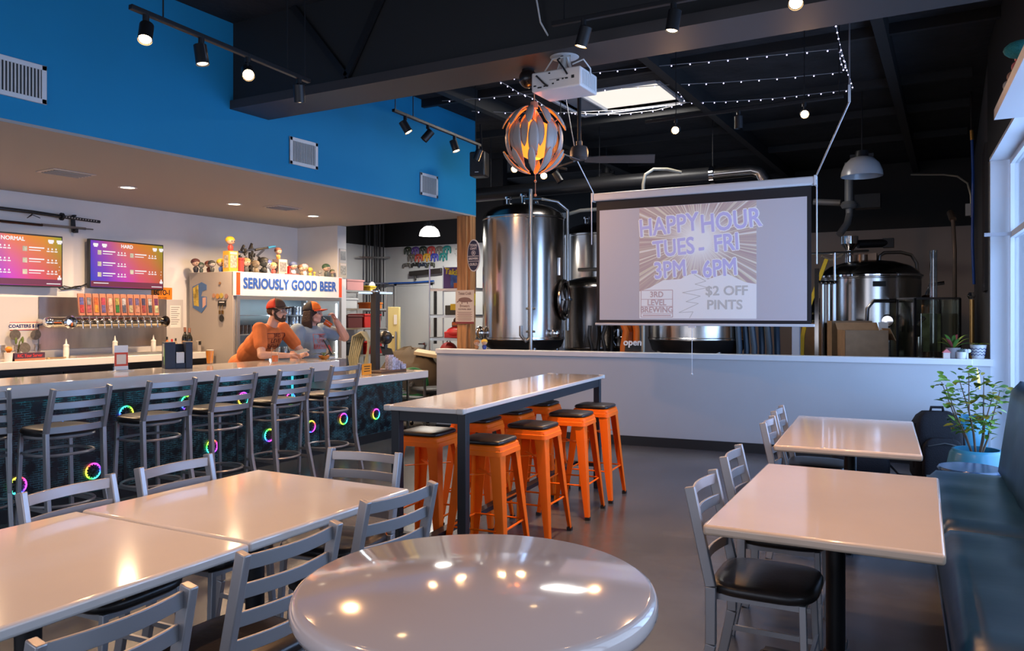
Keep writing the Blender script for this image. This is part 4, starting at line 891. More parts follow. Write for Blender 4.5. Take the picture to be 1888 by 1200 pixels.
def specs(t, P, m, k, mt):
    g = MB()
    for s in (-1, 1):
        pts = []
        for i in range(24):
            a = 2 * math.pi * i / 24; c_, s_ = math.cos(a), math.sin(a)
            pts.append(P(.094 - .012 * abs(c_ * .5 + .5 * s * 0), s * .034 + .026 * math.copysign(abs(c_) ** .7, c_), .002 + .019 * math.copysign(abs(s_) ** .7, s_)))
        g.tube(pts, .0022 * k, 6, closed=True)
        g.tube([P(.088, s * .060, .008), P(.05, s * .083, .010), P(-.02, s * .088, .004)], .0022 * k, 6)
    g.tube([P(.094, -.009, .006), P(.099, 0, .009), P(.094, .009, .006)], .0022 * k, 6)
    o = g.build('glasses', mt, t)
    for s in (-1, 1): MB().sph(P(.090, s * .034, .002), (.0012, .023 * k, .016 * k), 14, 6, m).build('lens', glassmat('lens_glass', (.95, .96, 1), .10), o)
def cap_hat(t, P, f, u, r, k, crown, front, brim, tilt=0.):
    m = Matrix((f, r, u)).transposed()
    def dome(a0, a1, mat, nm, sc=1.):
        mb = MB(); vs = []; fs = []; nv, nu = 9, 14
        for j in range(nv + 1):
            ph = math.pi / 2 * j / nv
            for i in range(nu + 1):
                a = R_(a0 + (a1 - a0) * i / nu); x, y, z = .108 * math.cos(ph) * math.cos(a), .090 * math.cos(ph) * math.sin(a), .105 * math.sin(ph) ** .9 if ph > 0 else 0
                vs.append(P(-.012 + x * sc, y * sc, .042 + z * sc))
        for j in range(nv):
            for i in range(nu): q = j * (nu + 1) + i; fs.append((q, q + 1, q + nu + 2, q + nu + 1))
        o = mb.add(vs, fs).build(nm, mat, t, smooth=80); sd = o.modifiers.new('solid', 'SOLIDIFY'); sd.thickness = .004; sd.offset = 1; return o
    hat = dome(-70, 70, front, 'cap'); b_ = dome(70, 290, crown, 'cap_back')
    MB().sph(P(-.012, 0, .148), .008 * k, 8, 6).build('button', front, hat)
    mb = MB(); vs = []; fs = []; n = 14
    for j, q in enumerate((0, .35, .7, 1.)):
        for i in range(n + 1):
            a = R_(-62 + 124 * i / n); rr = 1 + q * .88 * math.cos(a * 1.25)
            vs.append(P(-.012 + .104 * math.cos(a) * rr, .088 * math.sin(a) * (1 + q * .12), .046 - .012 * q - .018 * q * math.sin(a) ** 2))
    for j in range(3):
        for i in range(n): q = j * (n + 1) + i; fs.append((q, q + 1, q + n + 2, q + n + 1))
    o = mb.add(vs, fs).build('brim', brim, hat, smooth=80); sd = o.modifiers.new('solid', 'SOLIDIFY'); sd.thickness = .004
def legs(mb, hip, ftl, ftr, rr=1.):
    for (s, ft) in ((1, ftl), (-1, ftr)):
        h = hip + V(0, s * .095, -.03); kn = h.lerp(ft + V(0, 0, .08), .5) + V(.03, 0, 0); an = ft + V(0, 0, .08)
        mb.cap(h, kn, .088 * rr, .058 * rr).cap(kn, an, .056 * rr, .038 * rr).cap(an + V(-.03, 0, -.045), an + V(.14, 0, -.05), .035, .03)
m_jean = M('dark_jeans', (.02, .025, .045), .8, vary=.15, vscale=30)
# ---- person leaning on the bar -------------------------------------------------
p1 = thing('person', 'person in an orange t-shirt and cap leaning on the bar holding a phone', 'person', (-7.1, 6.4, 0), group='staff behind the bar')
O = V(-7.1, 6.4, 0)
def L_(x, y, z): return V(x, y, z) - O
hip, waist, chest, nb = L_(-7.10, 6.38, .93), L_(-6.97, 6.39, 1.10), L_(-6.79, 6.42, 1.27), L_(-6.70, 6.43, 1.415)
shR, shL = L_(-6.70, 6.245, 1.375), L_(-6.73, 6.62, 1.375)
elR, elL = L_(-6.525, 6.11, 1.100), L_(-6.51, 6.70, 1.100)
wrR, wrL = L_(-6.315, 6.285, 1.092), L_(-6.335, 6.575, 1.095)
hc = L_(-6.645, 6.455, 1.572); f = V(math.cos(R_(20)), math.sin(R_(20)), .10).normalized(); u = V(-.08, 0, 1); u = (u - f * u.dot(f)).normalized(); r = f.cross(u)
b = MB(); P, m = head(b, hc, f, u)
b.cap(nb + V(-.02, 0, -.03), hc + V(-.03, 0, -.05), .062, .058)
sp = (hip - nb).normalized(); tm = Euler((0, R_(38), 0)).to_matrix()
for c_, rad in ((hip, (.135, .165, .14)), (waist, (.12, .155, .16)), (chest, (.125, .175, .17)), (nb + V(-.05, 0, -.08), (.10, .18, .08))): b.sph(c_, rad, 18, 12, tm)
for sh, el, wr in ((shR, elR, wrR), (shL, elL, wrL)): b.sph(sh, .062, 12, 9); b.cap(sh, el, .056, .044).cap(el, wr, .046, .030)
hand(b, wrR, V(.25, .8, .15), V(.2, .1, -1), .55, -1); hand(b, wrL, V(.3, -.75, .15), V(.2, .1, -1), .6, 1)
legs(b, hip, L_(-7.14, 6.49, 0), L_(-7.2, 6.28, 0))
bo1 = remesh(b.build('body', m_skin, p1), .0065, 2)
s = MB()
for c_, rad in ((hip + V(-.005, 0, .02), (.158, .188, .15)), (waist, (.148, .182, .175)), (chest, (.150, .200, .18)), (nb + V(-.055, 0, -.075), (.112, .190, .075)), (chest.lerp(waist, .5), (.150, .192, .17))): s.sph(c_, rad, 20, 14, tm)
for sh, el in ((shR, elR), (shL, elL)): s.sph(sh, .082, 14, 10); s.cap(sh, sh.lerp(el, .62), .080, .074)
m_os = M('orange_shirt', (.56, .14, .032), .85, vary=.08, vscale=10, bump=.25, bscale=14)
so = remesh(s.build('shirt', m_os, p1), .009, 3)
legm = MB(); legs(legm, hip + V(0, 0, .0), L_(-7.14, 6.49, 0), L_(-7.2, 6.28, 0), 1.16); remesh(legm.build('trousers', m_jean, p1), .012, 2)
face_parts(p1, P, m, 1.); specs(p1, P, m, 1., M('specs_metal', (.12, .09, .07), .3, .6))
be = MB()
for s_ in (-1, 1): be.cap(P(-.004, s_ * .074, -.020), P(.010, s_ * .064, -.07), .013, .019).cap(P(.010, s_ * .062, -.072), P(.052, s_ * .028, -.104), .021, .020)
be.sph(P(.055, 0, -.100), (.036, .042, .028), 14, 8, m).cap(P(.082, -.024, -.052), P(.082, .024, -.052), .0065, .0065).cap(P(.078, -.028, -.056), P(.070, -.03, -.085), .008, .012).cap(P(.078, .028, -.056), P(.070, .03, -.085), .008, .012).cap(P(.080, -.012, -.086), P(.080, .012, -.086), .008, .008)
m_hair = M('brown_hair', (.055, .028, .016), .85, bump=.6, bscale=80)
remesh(be.build('beard', m_hair, p1), .004, 1)
ha = MB().sph(P(-.022, 0, .018), (.099, .083, .072), 18, 12, m)
for s_ in (-1, 1): ha.cap(P(.018, s_ * .075, .02), P(.006, s_ * .077, -.018), .011, .007)
ha.build('hair', m_hair, p1, smooth=80)
cap_hat(p1, P, f, u, r, 1., M('cap_red', (.72, .05, .015), .7), M('cap_brown', (.075, .035, .02), .8), M('cap_brim_brown', (.05, .03, .022), .7))
def print_on(t, shirt, lines, size, mt, c_, rot, box=True):
    o = txt(lines, size, mt, t, c_, rot, bold=size * .02, name='shirt_print'); o.location = (0, 0, 0); o.rotation_euler = (0, 0, 0)
    mm = Matrix.Translation(c_) @ Euler(rot).to_matrix().to_4x4(); me = o.data
    bm = bmesh.new(); bm.from_mesh(me)
    if box:
        for (w, h, x, y) in ((.26, .006, 0, .088), (.26, .006, 0, -.088), (.006, .18, -.128, 0), (.006, .18, .128, 0), (.26, .004, 0, .03), (.26, .004, 0, -.03)):
            mk = max(1, int(w / .03)); mh = max(1, int(h / .03))
            for i in range(mk):
                for j in range(mh):
                    x0, y0_ = x - w / 2 + w * i / mk, y - h / 2 + h * j / mh
                    vs = [bm.verts.new((x0 + a * w / mk, y0_ + b_ * h / mh, 0)) for a, b_ in ((0, 0), (1, 0), (1, 1), (0, 1))]; bm.faces.new(vs)
    bm.transform(mm); bm.to_mesh(me); bm.free()
    sw = o.modifiers.new('wrap', 'SHRINKWRAP'); sw.target = shirt; sw.wrap_method = 'PROJECT'; sw.use_negative_direction = True; sw.use_positive_direction = True; sw.project_limit = .25; sw.use_project_x = True; sw.offset = .004
    return o
print_on(p1, so, '3RD\nLEVEL\nBREWING', .062, M('print_dark', (.16, .03, .015), .8), chest + V(.17, .02, -.03), (R_(90), R_(0), R_(90)))
# lanyard-like shirt folds omitted; phone in the hands
ph = tag(MB().box((0, 0, 0), (.075, .15, .009)).build('mobile_phone', M('phone_pale', (.40, .40, .40), .3), bevel=.003, loc=(-6.255, 6.435, 1.135), rot=(R_(12), R_(18), R_(-12))), 'pale mobile phone held above the bar by the person in orange', 'phone')
MB().box((0, 0, .0048), (.068, .14, .001)).build('screen', M('phone_screen', (.25, .26, .27), .1), ph)
# ---- person drinking ------------------------------------------------------------
p2 = thing('person', 'person in a grey-blue t-shirt and orange cap drinking from a pint glass', 'person', (-6.95, 7.27, 0), group='staff behind the bar')
O = V(-6.95, 7.27, 0)
hip, belly, chest, nb = L_(-6.99, 7.25, .92), L_(-6.94, 7.26, 1.06), L_(-6.93, 7.26, 1.24), L_(-6.92, 7.26, 1.385)
shR, shL = L_(-6.92, 7.045, 1.335), L_(-6.92, 7.475, 1.335)
elR, wrR = L_(-6.88, 6.96, 1.04), L_(-6.80, 7.06, .86)
elL, wrL = L_(-6.72, 7.665, 1.255), L_(-6.675, 7.455, 1.465)
hc = L_(-6.865, 7.26, 1.548); f = V(math.cos(R_(24)), math.sin(R_(24)), .12).normalized(); u = V(-.1, 0, 1); u = (u - f * u.dot(f)).normalized(); r = f.cross(u)
b = MB(); P, m = head(b, hc, f, u, 1.03)
b.cap(nb + V(-.01, 0, -.03), hc + V(-.02, 0, -.05), .072, .066)
for c_, rad in ((hip, (.16, .20, .15)), (belly, (.18, .215, .17)), (chest, (.155, .205, .16)), (nb + V(0, 0, -.06), (.10, .19, .07))): b.sph(c_, rad, 18, 12)
for sh, el, wr in ((shR, elR, wrR), (shL, elL, wrL)): b.sph(sh, .075, 12, 9); b.cap(sh, el, .070, .058).cap(el, wr, .060, .036)
b.cap(elL, elL.lerp(wrL, .4), .062, .055)
hand(b, wrR, V(.4, .3, -.4), V(.3, .6, .2), .5, 1)
hand(b, wrL, V(-.05, -.5, .75), V(-.1, -.85, -.5), .62, 1)
legs(b, hip, L_(-6.98, 7.38, 0), L_(-6.99, 7.14, 0), 1.15)
remesh(b.build('body', m_skin2, p2), .0065, 2)
s = MB()
for c_, rad in ((hip, (.185, .225, .14)), (belly, (.205, .240, .19)), (chest, (.180, .232, .18)), (nb + V(-.01, 0, -.055), (.118, .205, .072)), (belly.lerp(chest, .5), (.20, .24, .17))): s.sph(c_, rad, 20, 14)
s.sph(shR, .098, 14, 10).cap(shR, shR.lerp(elR, .62), .096, .092).sph(shL, .098, 14, 10).cap(shL, shL.lerp(elL, .55), .096, .090)
m_bs = M('grey_blue_shirt', (.21, .28, .36), .85, vary=.08, vscale=10, bump=.25, bscale=14)
so = remesh(s.build('shirt', m_bs, p2), .009, 3)
legm = MB(); legs(legm, hip, L_(-6.98, 7.38, 0), L_(-6.99, 7.14, 0), 1.3); remesh(legm.build('trousers', m_jean, p2), .012, 2)
face_parts(p2, P, m, 1.); specs(p2, P, m, 1., M('specs_black', (.015, .012, .012), .3))
ha = MB().sph(P(-.022, 0, .012), (.104, .090, .082), 18, 12, m)
for s_ in (-1, 1):
    for k in range(5):
        a = P(-.005 - k * .018, s_ * (.080 - k * .004), .02); ha.cap(a, P(-.015 - k * .022, s_ * (.088 - k * .004), -.09), .024, .026).cap(P(-.015 - k * .022, s_ * (.088 - k * .004), -.09), P(-.01 - k * .024, s_ * (.085 - k * .006), -.165), .026, .014)
remesh(ha.build('hair', M('dark_brown_hair', (.035, .016, .011), .8, bump=.6, bscale=60), p2), .007, 2)
cap_hat(p2, P, f, u, r, 1., M('cap_black', (.025, .02, .022), .8), M('cap_orange', (.80, .16, .01), .75), M('cap_brim_red', (.62, .07, .02), .7))
print_on(p2, so, '3RD\nLEVEL\nBREWING', .062, M('print_red', (.62, .14, .10), .8), chest + V(.21, .03, -.03), (R_(90), 0, R_(90)))
g = pint('pint_of_beer', 'tilted pint of red-amber beer held at the mouth of the person in blue', (0, 0, 0), .75, (.45, .07, .006))
mouth = O + P(.095, 0, -.066); ax = V(-.62, -.62, .55).normalized()          # towards the rim
base = mouth - ax * .150 - V(0, 0, .02); g.location = base; g.rotation_euler = ax.to_track_quat('Z', 'Y').to_euler()
# ================================================================== OVERHEAD
def lightspot(parent, loc, d, power, col=WARM, ang=75, rad=.03):
    l = bpy.data.lights.new('spot_light', 'SPOT'); l.energy = power; l.color = col; l.spot_size = R_(ang); l.spot_blend = .7; l.shadow_soft_size = rad
    o = bpy.data.objects.new('spot_light', l); C.objects.link(o); o.parent = parent; o.location = loc; o.rotation_euler = Vector(d).to_track_quat('-Z', 'Y').to_euler(); return o
def track(label, p0, p1, heads, rods, hr=.043, hl=.13, ang=75):
    p0, p1 = Vector(p0), Vector(p1); t = thing('track_light', label, 'track light', (0, 0, 0), 0)
    MB().bar(p0, p1, .036, .03).build('rail', black_metal, t, bevel=.003)
    for q in rods:
        a = p0.lerp(p1, q); MB().cyl(a, (a.x, a.y, CZ), .005, n=6).build('rod', black_metal, t)
    for (q, d, power, lit) in heads:
        a = p0.lerp(p1, q); d = Vector(d).normalized(); c = a + Vector((0, 0, -.12))
        hd = MB().cyl(c - d * hl * .45, c + d * hl * .55, hr, n=20, cap=False).cyl(c - d * hl * .45, c - d * hl * .46, hr, n=20).cyl(a, a + Vector((0, 0, -.05)), .02, n=10).cyl(a + Vector((.0, 0, -.05)), c + d.orthogonal() * .0 + Vector((0, 0, .02)), .008, n=8).build('head', black_metal, t)
        if lit: MB().sph(c + d * hl * .45, (hr * .88, hr * .88, hr * .35), 14, 8, d.to_track_quat('Z', 'Y').to_matrix()).build('bulb', bulb_warm if lit > .5 else emis('bulb_dim', (1, .75, .5), 5), hd)
        else: MB().cyl(c + d * hl * .42, c + d * hl * .44, hr * .95, n=16).build('lens', black_plastic, hd)
        if power: lightspot(hd, c + d * (hl * .58), d, power, ang=ang)
    return t
cd = lambda x, y, z: (x, y, z)
track('black track light before the girder over the bar stools', PX(240, 12, -4.4), PX(570, 150, -4.4), ((.07, (.35, -.35, -.85), 110, 1), (.34, (.15, .05, -1), 60, .4), (.60, (.7, -.55, -.55), 120, 1), (.93, (-.15, .25, -1), 60, .4)), (.15, .85, .97))
track('black track light in front of the blue wall past the girder', PX(725, 203, -5.0), PX(885, 268, -5.0), ((.12, (.45, .3, -.9), 130, 1), (.36, (-.5, -.4, -.75), 0, 0), (.67, (.3, .1, -.95), 130, 1), (.97, (-.35, -.1, -.9), 0, 0)), (.02, .2, .94), ang=165)
track('black track light along the front of the girder above the projector', (-2.42, 4.9, 3.556), (-.6, 4.9, 3.54), ((.13, (-.30, .02, -.95), 420, 1), (.475, (-.15, -.05, -1), 150, .4), (.885, (.1, -.6, -.6), 50, 1)), (.05, .5, .95))
track('black track light above the projection screen', (-2.81, 7.9, 3.563), (-.88, 7.9, 3.575), ((.17, (.15, -.9, -.3), 60, 1), (.5, (0, .05, -1), 0, 0), (.82, (.2, -.9, -.3), 60, 1)), (.17, .82, .98), .04, .12)
track('black track light deep in the brewhouse beyond the pendant lamp', PD(935, 290, 10.4), PD(1045, 312, 10.0), ((.15, (.2, -.9, -.35), 40, 1), (.62, (.4, -.7, -.5), 40, 1), (.85, (.5, .1, -.8), 0, 0)), (.1, .9), .045, .14)
track('unseen track light added above the frame to warm the booth tables', (-.48, 2.4, 3.5), (-.54, 4.5, 3.5), ((.12, (.05, .12, -1), 90, 1), (.5, (0, .1, -1), 120, 1), (.8, (0, .3, -1), 100, 1), (.97, (0, .5, -1), 180, 1)), (.05, .95), ang=62)  # unseen track added for warm light on the booth tables
track('unseen track light added above the frame to warm the joined square tables', (-2.6, .7, 3.5), (-2.6, 2.9, 3.5), ((.02, (1.8, .5, -2.3), 80, 1), (.2, (0, .05, -1), 80, 1), (.5, (.1, .1, -1), 80, 1), (.95, (.0, -.1, -1), 80, 1)), (.05, .95), ang=66)  # unseen track added for warm light on the square and round tables
# recessed lights in the soffit (one more out of frame, same row)
for i, (x, y, lab) in enumerate(((-7.86, 5.45, 'recessed round soffit light nearest the televisions'), (-7.88, 6.93, 'recessed round soffit light in the middle of the bar soffit'), (-7.88, 8.33, 'recessed round soffit light nearest the beer cooler'), (-7.86, 3.97, 'recessed round soffit light just outside the photo edge'))):
    t = thing('recessed_light', lab, 'ceiling light', (x, y, 2.93), group='recessed soffit lights')
    MB().lathe([(.075, -.001), (.095, -.001), (.098, -.006), (.072, -.008)], 28, cap=False).build('trim_ring', white_plastic, t)
    MB().lathe([(.001, -.004), (.074, -.004), (.074, -.002), (.001, -.002)], 28).build('diffuser', emis('recessed_glow', (1, .82, .58), 9), t)
    l = bpy.data.lights.new('recessed_lamp', 'AREA'); l.shape = 'DISK'; l.size = .13; l.energy = 60; l.color = (1, .68, .40); l.spread = R_(150)
    o = bpy.data.objects.new('recessed_lamp', l); C.objects.link(o); o.parent = t; o.location = (0, 0, -.012)
# vents
m_vd = M('vent_dark', (.03, .03, .03), .7)
def wall_vent(lab, yc, zc, w, h, n):
    t = thing('wall_vent', lab, 'vent', (-5.949, yc, zc), group='white grilles on the blue wall')
    MB().bb((0, -w / 2, -h / 2), (.006, w / 2, h / 2)).build('backing', m_vd, t)
    f = .035; MB().bb((.006, -w / 2, -h / 2), (.016, -w / 2 + f, h / 2)).bb((.006, w / 2 - f, -h / 2), (.016, w / 2, h / 2)).bb((.006, -w / 2, -h / 2), (.016, w / 2, -h / 2 + f)).bb((.006, -w / 2, h / 2 - f), (.016, w / 2, h / 2)).build('frame', white_plastic, t, bevel=.002)
    sl = None
    for k in range(n):
        y = -w / 2 + f + (w - 2 * f) * (k + .5) / n
        if sl is None: sl = MB().box((0, 0, 0), (.008, .009, h - 2 * f), (0, 0, R_(30))).build('slat', white_plastic, t); sl.location = (.010, y, 0)
        else: c = sl.copy(); C.objects.link(c); c.parent = t; c.location = (.010, y, 0)
wall_vent('white wall grille cut by the left edge of the photo', 3.2, 3.262, .5, .285, 17); wall_vent('white wall grille in the middle of the blue wall', 6.143, 3.232, .405, .28, 15); wall_vent('small white wall grille near the end of the blue wall', 8.41, 3.217, .39, .285, 13)
for lab, x, y, w, d in (('white slotted vent in the soffit over the televisions', -7.58, 4.6, .32, .42), ('white slotted vent in the soffit over the cooler', -7.6, 7.47, .3, .4)):
    t = thing('soffit_vent', lab, 'vent', (x, y, 2.929), R_(-2)); MB().bb((-w / 2, -d / 2, -.008), (w / 2, d / 2, 0)).build('frame', M('vent_pale', (.55, .5, .47), .5), t, bevel=.003)
    for k in range(5): MB().box((-w * .34 + k * w * .17, 0, -.012), (.012, d * .86, .008), (0, R_(30), 0)).build('slat', M('vent_slat', (.32, .29, .27), .5), t)
# speaker
p = PD(884, 304, 10.2); t = thing('wall_speaker', 'black wall loudspeaker at the end of the blue wall', 'speaker', p, R_(12))
MB().box((0, 0, 0), (.21, .2, .32)).build('cabinet', black_plastic, t, bevel=.02); MB().box((0, -.103, 0), (.18, .008, .28)).build('grille', M('grille_black', (.02, .02, .02), .8, bump=.5, bscale=200), t, bevel=.003)
MB().box((.0, -.108, -.11), (.05, .002, .008)).build('badge', white_plastic, t); MB().bar((0, .1, .1), (-.02, .1, .55), .03, .02).build('bracket', black_metal, t)
# projector
pr = thing('projector', 'white ceiling projector hung from the girder', 'projector', (-2.545, 5.36, 3.275))
m_pj = M('projector_white', (.66, .64, .64), .4)
body = MB().box((0, 0, 0), (.40, .31, .145)).build('body', m_pj, pr, bevel=.012, seg=3)
MB().cyl((-.1, .155, 0), (-.1, .19, 0), .045, n=20).build('lens', M('lens_dark', (.01, .01, .02), .05), pr)
for k, (x, z) in enumerate(((-.17, -.03), (-.14, -.045), (-.125, -.045), (-.09, -.04), (-.07, -.04), (-.02, -.03), (.02, -.01), (.06, -.005), (.09, -.005), (-.05, .05), (.14, .0))): MB().box((x, -.1565, z), (.014 if k % 2 else .022, .003, .010 if k != 10 else .022)).build('port', ink_black, pr)
MB().box((.02, -.1565, .0), (.14, .002, .004)).build('port', M('grey_print', (.3, .3, .3), .5), pr)
q = MB()
for k in range(9): q.box((.2008, -.11 + k * .027, .0), (.002, .006, .10))
q.build('side_grille', M('pj_grille', (.40, .39, .39), .6), pr)
MB().lathe([(.10, .198), (.11, .204), (.001, .204)], 24).cyl((0, 0, .07), (0, 0, .2), .022, n=14).box((0, 0, .085), (.14, .11, .02)).bar((-.06, 0, .09), (-.02, 0, .2), .03, .012).bar((.06, 0, .09), (.02, 0, .2), .03, .012).build('mount', M('mount_white', (.5, .49, .48), .5), pr)
MB().tube([(.12, -.12, .1), (.2, -.1, .13), (.22, -.02, .08), (.19, .06, .03)], .006, 6).tube([(-.12, -.1, .08), (-.05, -.1, .17), (.09, -.08, .18), (.1, -.12, .09)], .006, 6).build('white_cable', M('cable_white', (.55, .54, .53), .5), pr)
MB().tube([(.01, -.05, .2), (-.0, -.12, .15), (.07, -.17, .07), (.10, -.165, .02)], .007, 6).tube([(-.19, -.1, .05), (-.15, -.17, .04), (-.08, -.175, -.03), (-.06, -.16, -.045)], .007, 6).build('black_cable', black_plastic, pr)
MB().tube([(-.02, -.03, .2), (-.10, -.2, .42), (-.13, -.21, .6), (-.2, -.21, 1.02)], .007, 6).build('feed_cable', M('cable_white', (.55, .54, .53), .5), pr)
p = PZ(982, 112, 3.42); p = Vector((-2.93, 5.5, 3.40))
t = thing('ball_camera', 'black ball-shaped fixture under the girder above the pendant', 'fixture', (p.x, p.y, 3.48)); MB().sph((0, 0, -.07), (.075, .075, .075), 18, 12).cyl((0, 0, -.04), (0, 0, 0), .05, n=18).build('ball', M('ball_black', (.012, .01, .01), .25), t)
# pendant lamp with grey petals and glowing orange inside
LC = PD(985, 258, 6.25); t = PL = thing('pendant_lamp', 'globe pendant lamp of grey petals glowing orange inside', 'pendant lamp', LC)
m_pg = M('petal_grey', (.34, .31, .30), .45); m_po = M('petal_orange', (.85, .20, .02), .45, emit=(1., .28, .03), estr=.55)
def petal(R0, lat0, lat1, lon, wid, out, tipw, mat, name, th=.004, shape=0):
    """curved leaf patch on a sphere of radius R0"""
    mb = MB(); vs = []; fs = []; n, mm = 10, 4
    for j in range(n + 1):
        q = j / n; la = R_(lat0 + (lat1 - lat0) * q)
        w = wid * ((math.sin(math.pi * min(1, max(0, q))) ** .55) if shape == 0 else (1 - q) ** .5 if shape == 1 else q ** .5 if shape == 2 else 1.) + tipw
        for i in range(mm + 1):
            lo = R_(lon) + R_(w) * (i / mm - .5); vs.append(((R0 * math.cos(la) + out) * math.cos(lo), (R0 * math.cos(la) + out) * math.sin(lo), R0 * math.sin(la)))
    for j in range(n):
        for i in range(mm): a = j * (mm + 1) + i; fs.append((a, a + 1, a + mm + 2, a + mm + 1))
    o = mb.add(vs, fs).build(name, mat, t, smooth=80); s_ = o.modifiers.new('solid', 'SOLIDIFY'); s_.thickness = th; s_.offset = 0; return o
for k in range(10):
    lo = k * 36
    petal(.230, -54, 30, lo + 8, 19, .0, 2, m_pg, 'petal', .005); petal(.212, -24, 52, lo + 23, 16, .0, 2, m_pg, 'petal', .005)
    petal(.270, 18, 76, lo, 17, .0, 1, m_pg, 'petal', .005); petal(.264, 18, 75, lo, 16, .0, 1, m_po, 'inner_petal', .004)
    petal(.270, -78, -22, lo + 4, 17, .0, 1, m_pg, 'petal', .005); petal(.264, -77, -22, lo + 4, 16, .0, 1, m_po, 'inner_petal', .004)
    if k % 2 == 0:
        a = R_(lo + 15); MB().tube([(.12 * math.cos(a), .12 * math.sin(a), .1), (.2 * math.cos(a), .2 * math.sin(a), .16), (.225 * math.cos(a), .225 * math.sin(a), .15)], .004, 6).tube([(.12 * math.cos(a), .12 * math.sin(a), -.1), (.2 * math.cos(a), .2 * math.sin(a), -.16), (.23 * math.cos(a), .23 * math.sin(a), -.135)], .004, 6).build('strut', M('strut_copper', (.6, .3, .2), .3, .5), t)
MB().lathe([(.05, -.15), (.12, -.11), (.165, -.03), (.165, .03), (.12, .11), (.05, .15)], 30, cap=False).build('inner_shade', M('shade_orange', (.85, .22, .02), .6, emit=(1., .30, .03), estr=1.6), t)
MB().sph((0, 0, 0), .05, 14, 10).build('bulb', emis('pendant_bulb', (1, .42, .08), 50), t)
MB().cyl((0, 0, -.12), (0, 0, .3), .012, n=8).cyl((0, 0, .25), (0, 0, .30), .03, n=14).build('stem', M('strut_copper', (.6, .3, .2), .3, .5), t)
MB().cyl((0, 0, .3), (0, 0, 3.48 - LC.z), .004, n=6).build('cord', M('cord_copper', (.5, .2, .1), .5), t)
MB().tube([(.01, 0, -.1), (.01, 0, -.44)], .003, 6).sph((.01, 0, -.33), .012, 8, 6).sph((.01, 0, -.44), .012, 8, 6).build('pull_string', M('cord_copper', (.5, .2, .1), .5), t)
l = bpy.data.lights.new('pendant_light', 'POINT'); l.energy = 22; l.color = (1, .38, .08); l.shadow_soft_size = .16
o = bpy.data.objects.new('pendant_light', l); C.objects.link(o); o.parent = t; o.location = (0, 0, .0)
# ceiling fan
FC = PD(1068, 285, 7.2); t = thing('ceiling_fan', 'dark ceiling fan on a long rod behind the pendant', 'ceiling fan', FC)
m_fn = M('fan_bronze', (.10, .085, .078), .4, .3)
MB().lathe([(.001, .075), (.07, .07), (.085, .03), (.085, -.03), (.06, -.05), (.001, -.052)], 24).build('motor', m_fn, t); MB().cyl((0, 0, .07), (0, 0, CZ - FC.z), .018, n=12).build('downrod', black_metal, t); MB().lathe([(.06, CZ - FC.z - .08), (.075, CZ - FC.z)], 20).build('canopy', black_metal, t)
MB().lathe([(.03, .075), (.03, .12), (.001, .12)], 16).build('collar', m_fn, t)
for k in range(3):
    a = YAW + R_(-3 + 120 * k); m = Matrix.Rotation(a, 4, 'Z') @ Matrix.Translation((0, 0, -.05)) @ Euler((R_(-24), 0, 0)).to_matrix().to_4x4()
    MB().prism([(.05, -.035), (.16, -.05), (.68, -.07), (.69, .06), (.16, .05), (.05, .035)], .008, m).build('blade', m_fn, t)
# string lights
m_wire = M('thin_wire', (.25, .24, .24), .6)
def strand(label, pts, z=4.12, nb=16):
    P3 = [PZ(x, y, z) for x, y in pts]; t = thing('string_lights', label, 'string lights', (0, 0, 0), 0, 'fairy light strands under the black ceiling')
    MB().tube(P3, .004, 5).build('wire', m_wire, t)
    L = [0]
    for a, b in zip(P3[:-1], P3[1:]): L.append(L[-1] + (b - a).length)
    mb = MB()
    for k in range(nb):
        d = L[-1] * (k + .5) / nb
        for j in range(len(P3) - 1):
            if L[j] <= d <= L[j + 1]: q = (d - L[j]) / (L[j + 1] - L[j]); p = P3[j].lerp(P3[j + 1], q); break
        mb.sph(p + Vector((0, 0, -.012)), .0075, 6, 4)
    mb.build('bulb', bulb_cool, t)['kind'] = 'stuff'
strand('fairy light strand nearest the girder', ((1000, 104), (1100, 90), (1160, 80), (1240, 74), (1330, 64), (1440, 53), (1540, 41)), nb=18)
strand('second fairy light strand past the girder', ((753, 154), (830, 155), (905, 147), (985, 141), (1095, 134), (1210, 122), (1300, 114), (1400, 104), (1545, 90)), nb=24)
strand('third fairy light strand, crossing the skylight edge', ((815, 186), (890, 181), (965, 174), (1100, 166), (1220, 157), (1330, 152), (1450, 143), (1553, 133)), nb=24)
strand('fairy light strand from the skylight corner to the side joist', ((1265, 189), (1340, 187), (1430, 181), (1500, 173), (1572, 165)), nb=14)
strand('upper of two fairy light swags below the skylight', ((870, 205), (960, 208), (1060, 207), (1140, 203), (1210, 196), (1265, 188)), nb=16)
strand('lower of two fairy light swags below the skylight', ((1030, 207), (1090, 210), (1150, 210), (1210, 203), (1265, 189)), nb=12)
strand('fairy light strand slanting from the girder to the skylight', ((1155, 74), (1172, 92), (1195, 112), (1222, 135), (1245, 160), (1264, 188)), nb=12)
strand('fairy light strand slanting behind the projector', ((884, 127), (897, 138), (915, 147), (935, 157), (955, 170), (985, 182), (1010, 200)), nb=12)
strand('fairy light strand hung along the side joist', ((1532, 0), (1540, 40), (1549, 85), (1562, 130), (1573, 163)), 4.08, 16)
strand('short doubled fairy light loop on the side joist', ((1547, 88), (1549, 110), (1556, 130), (1560, 118), (1550, 95)), 4.06, 7)
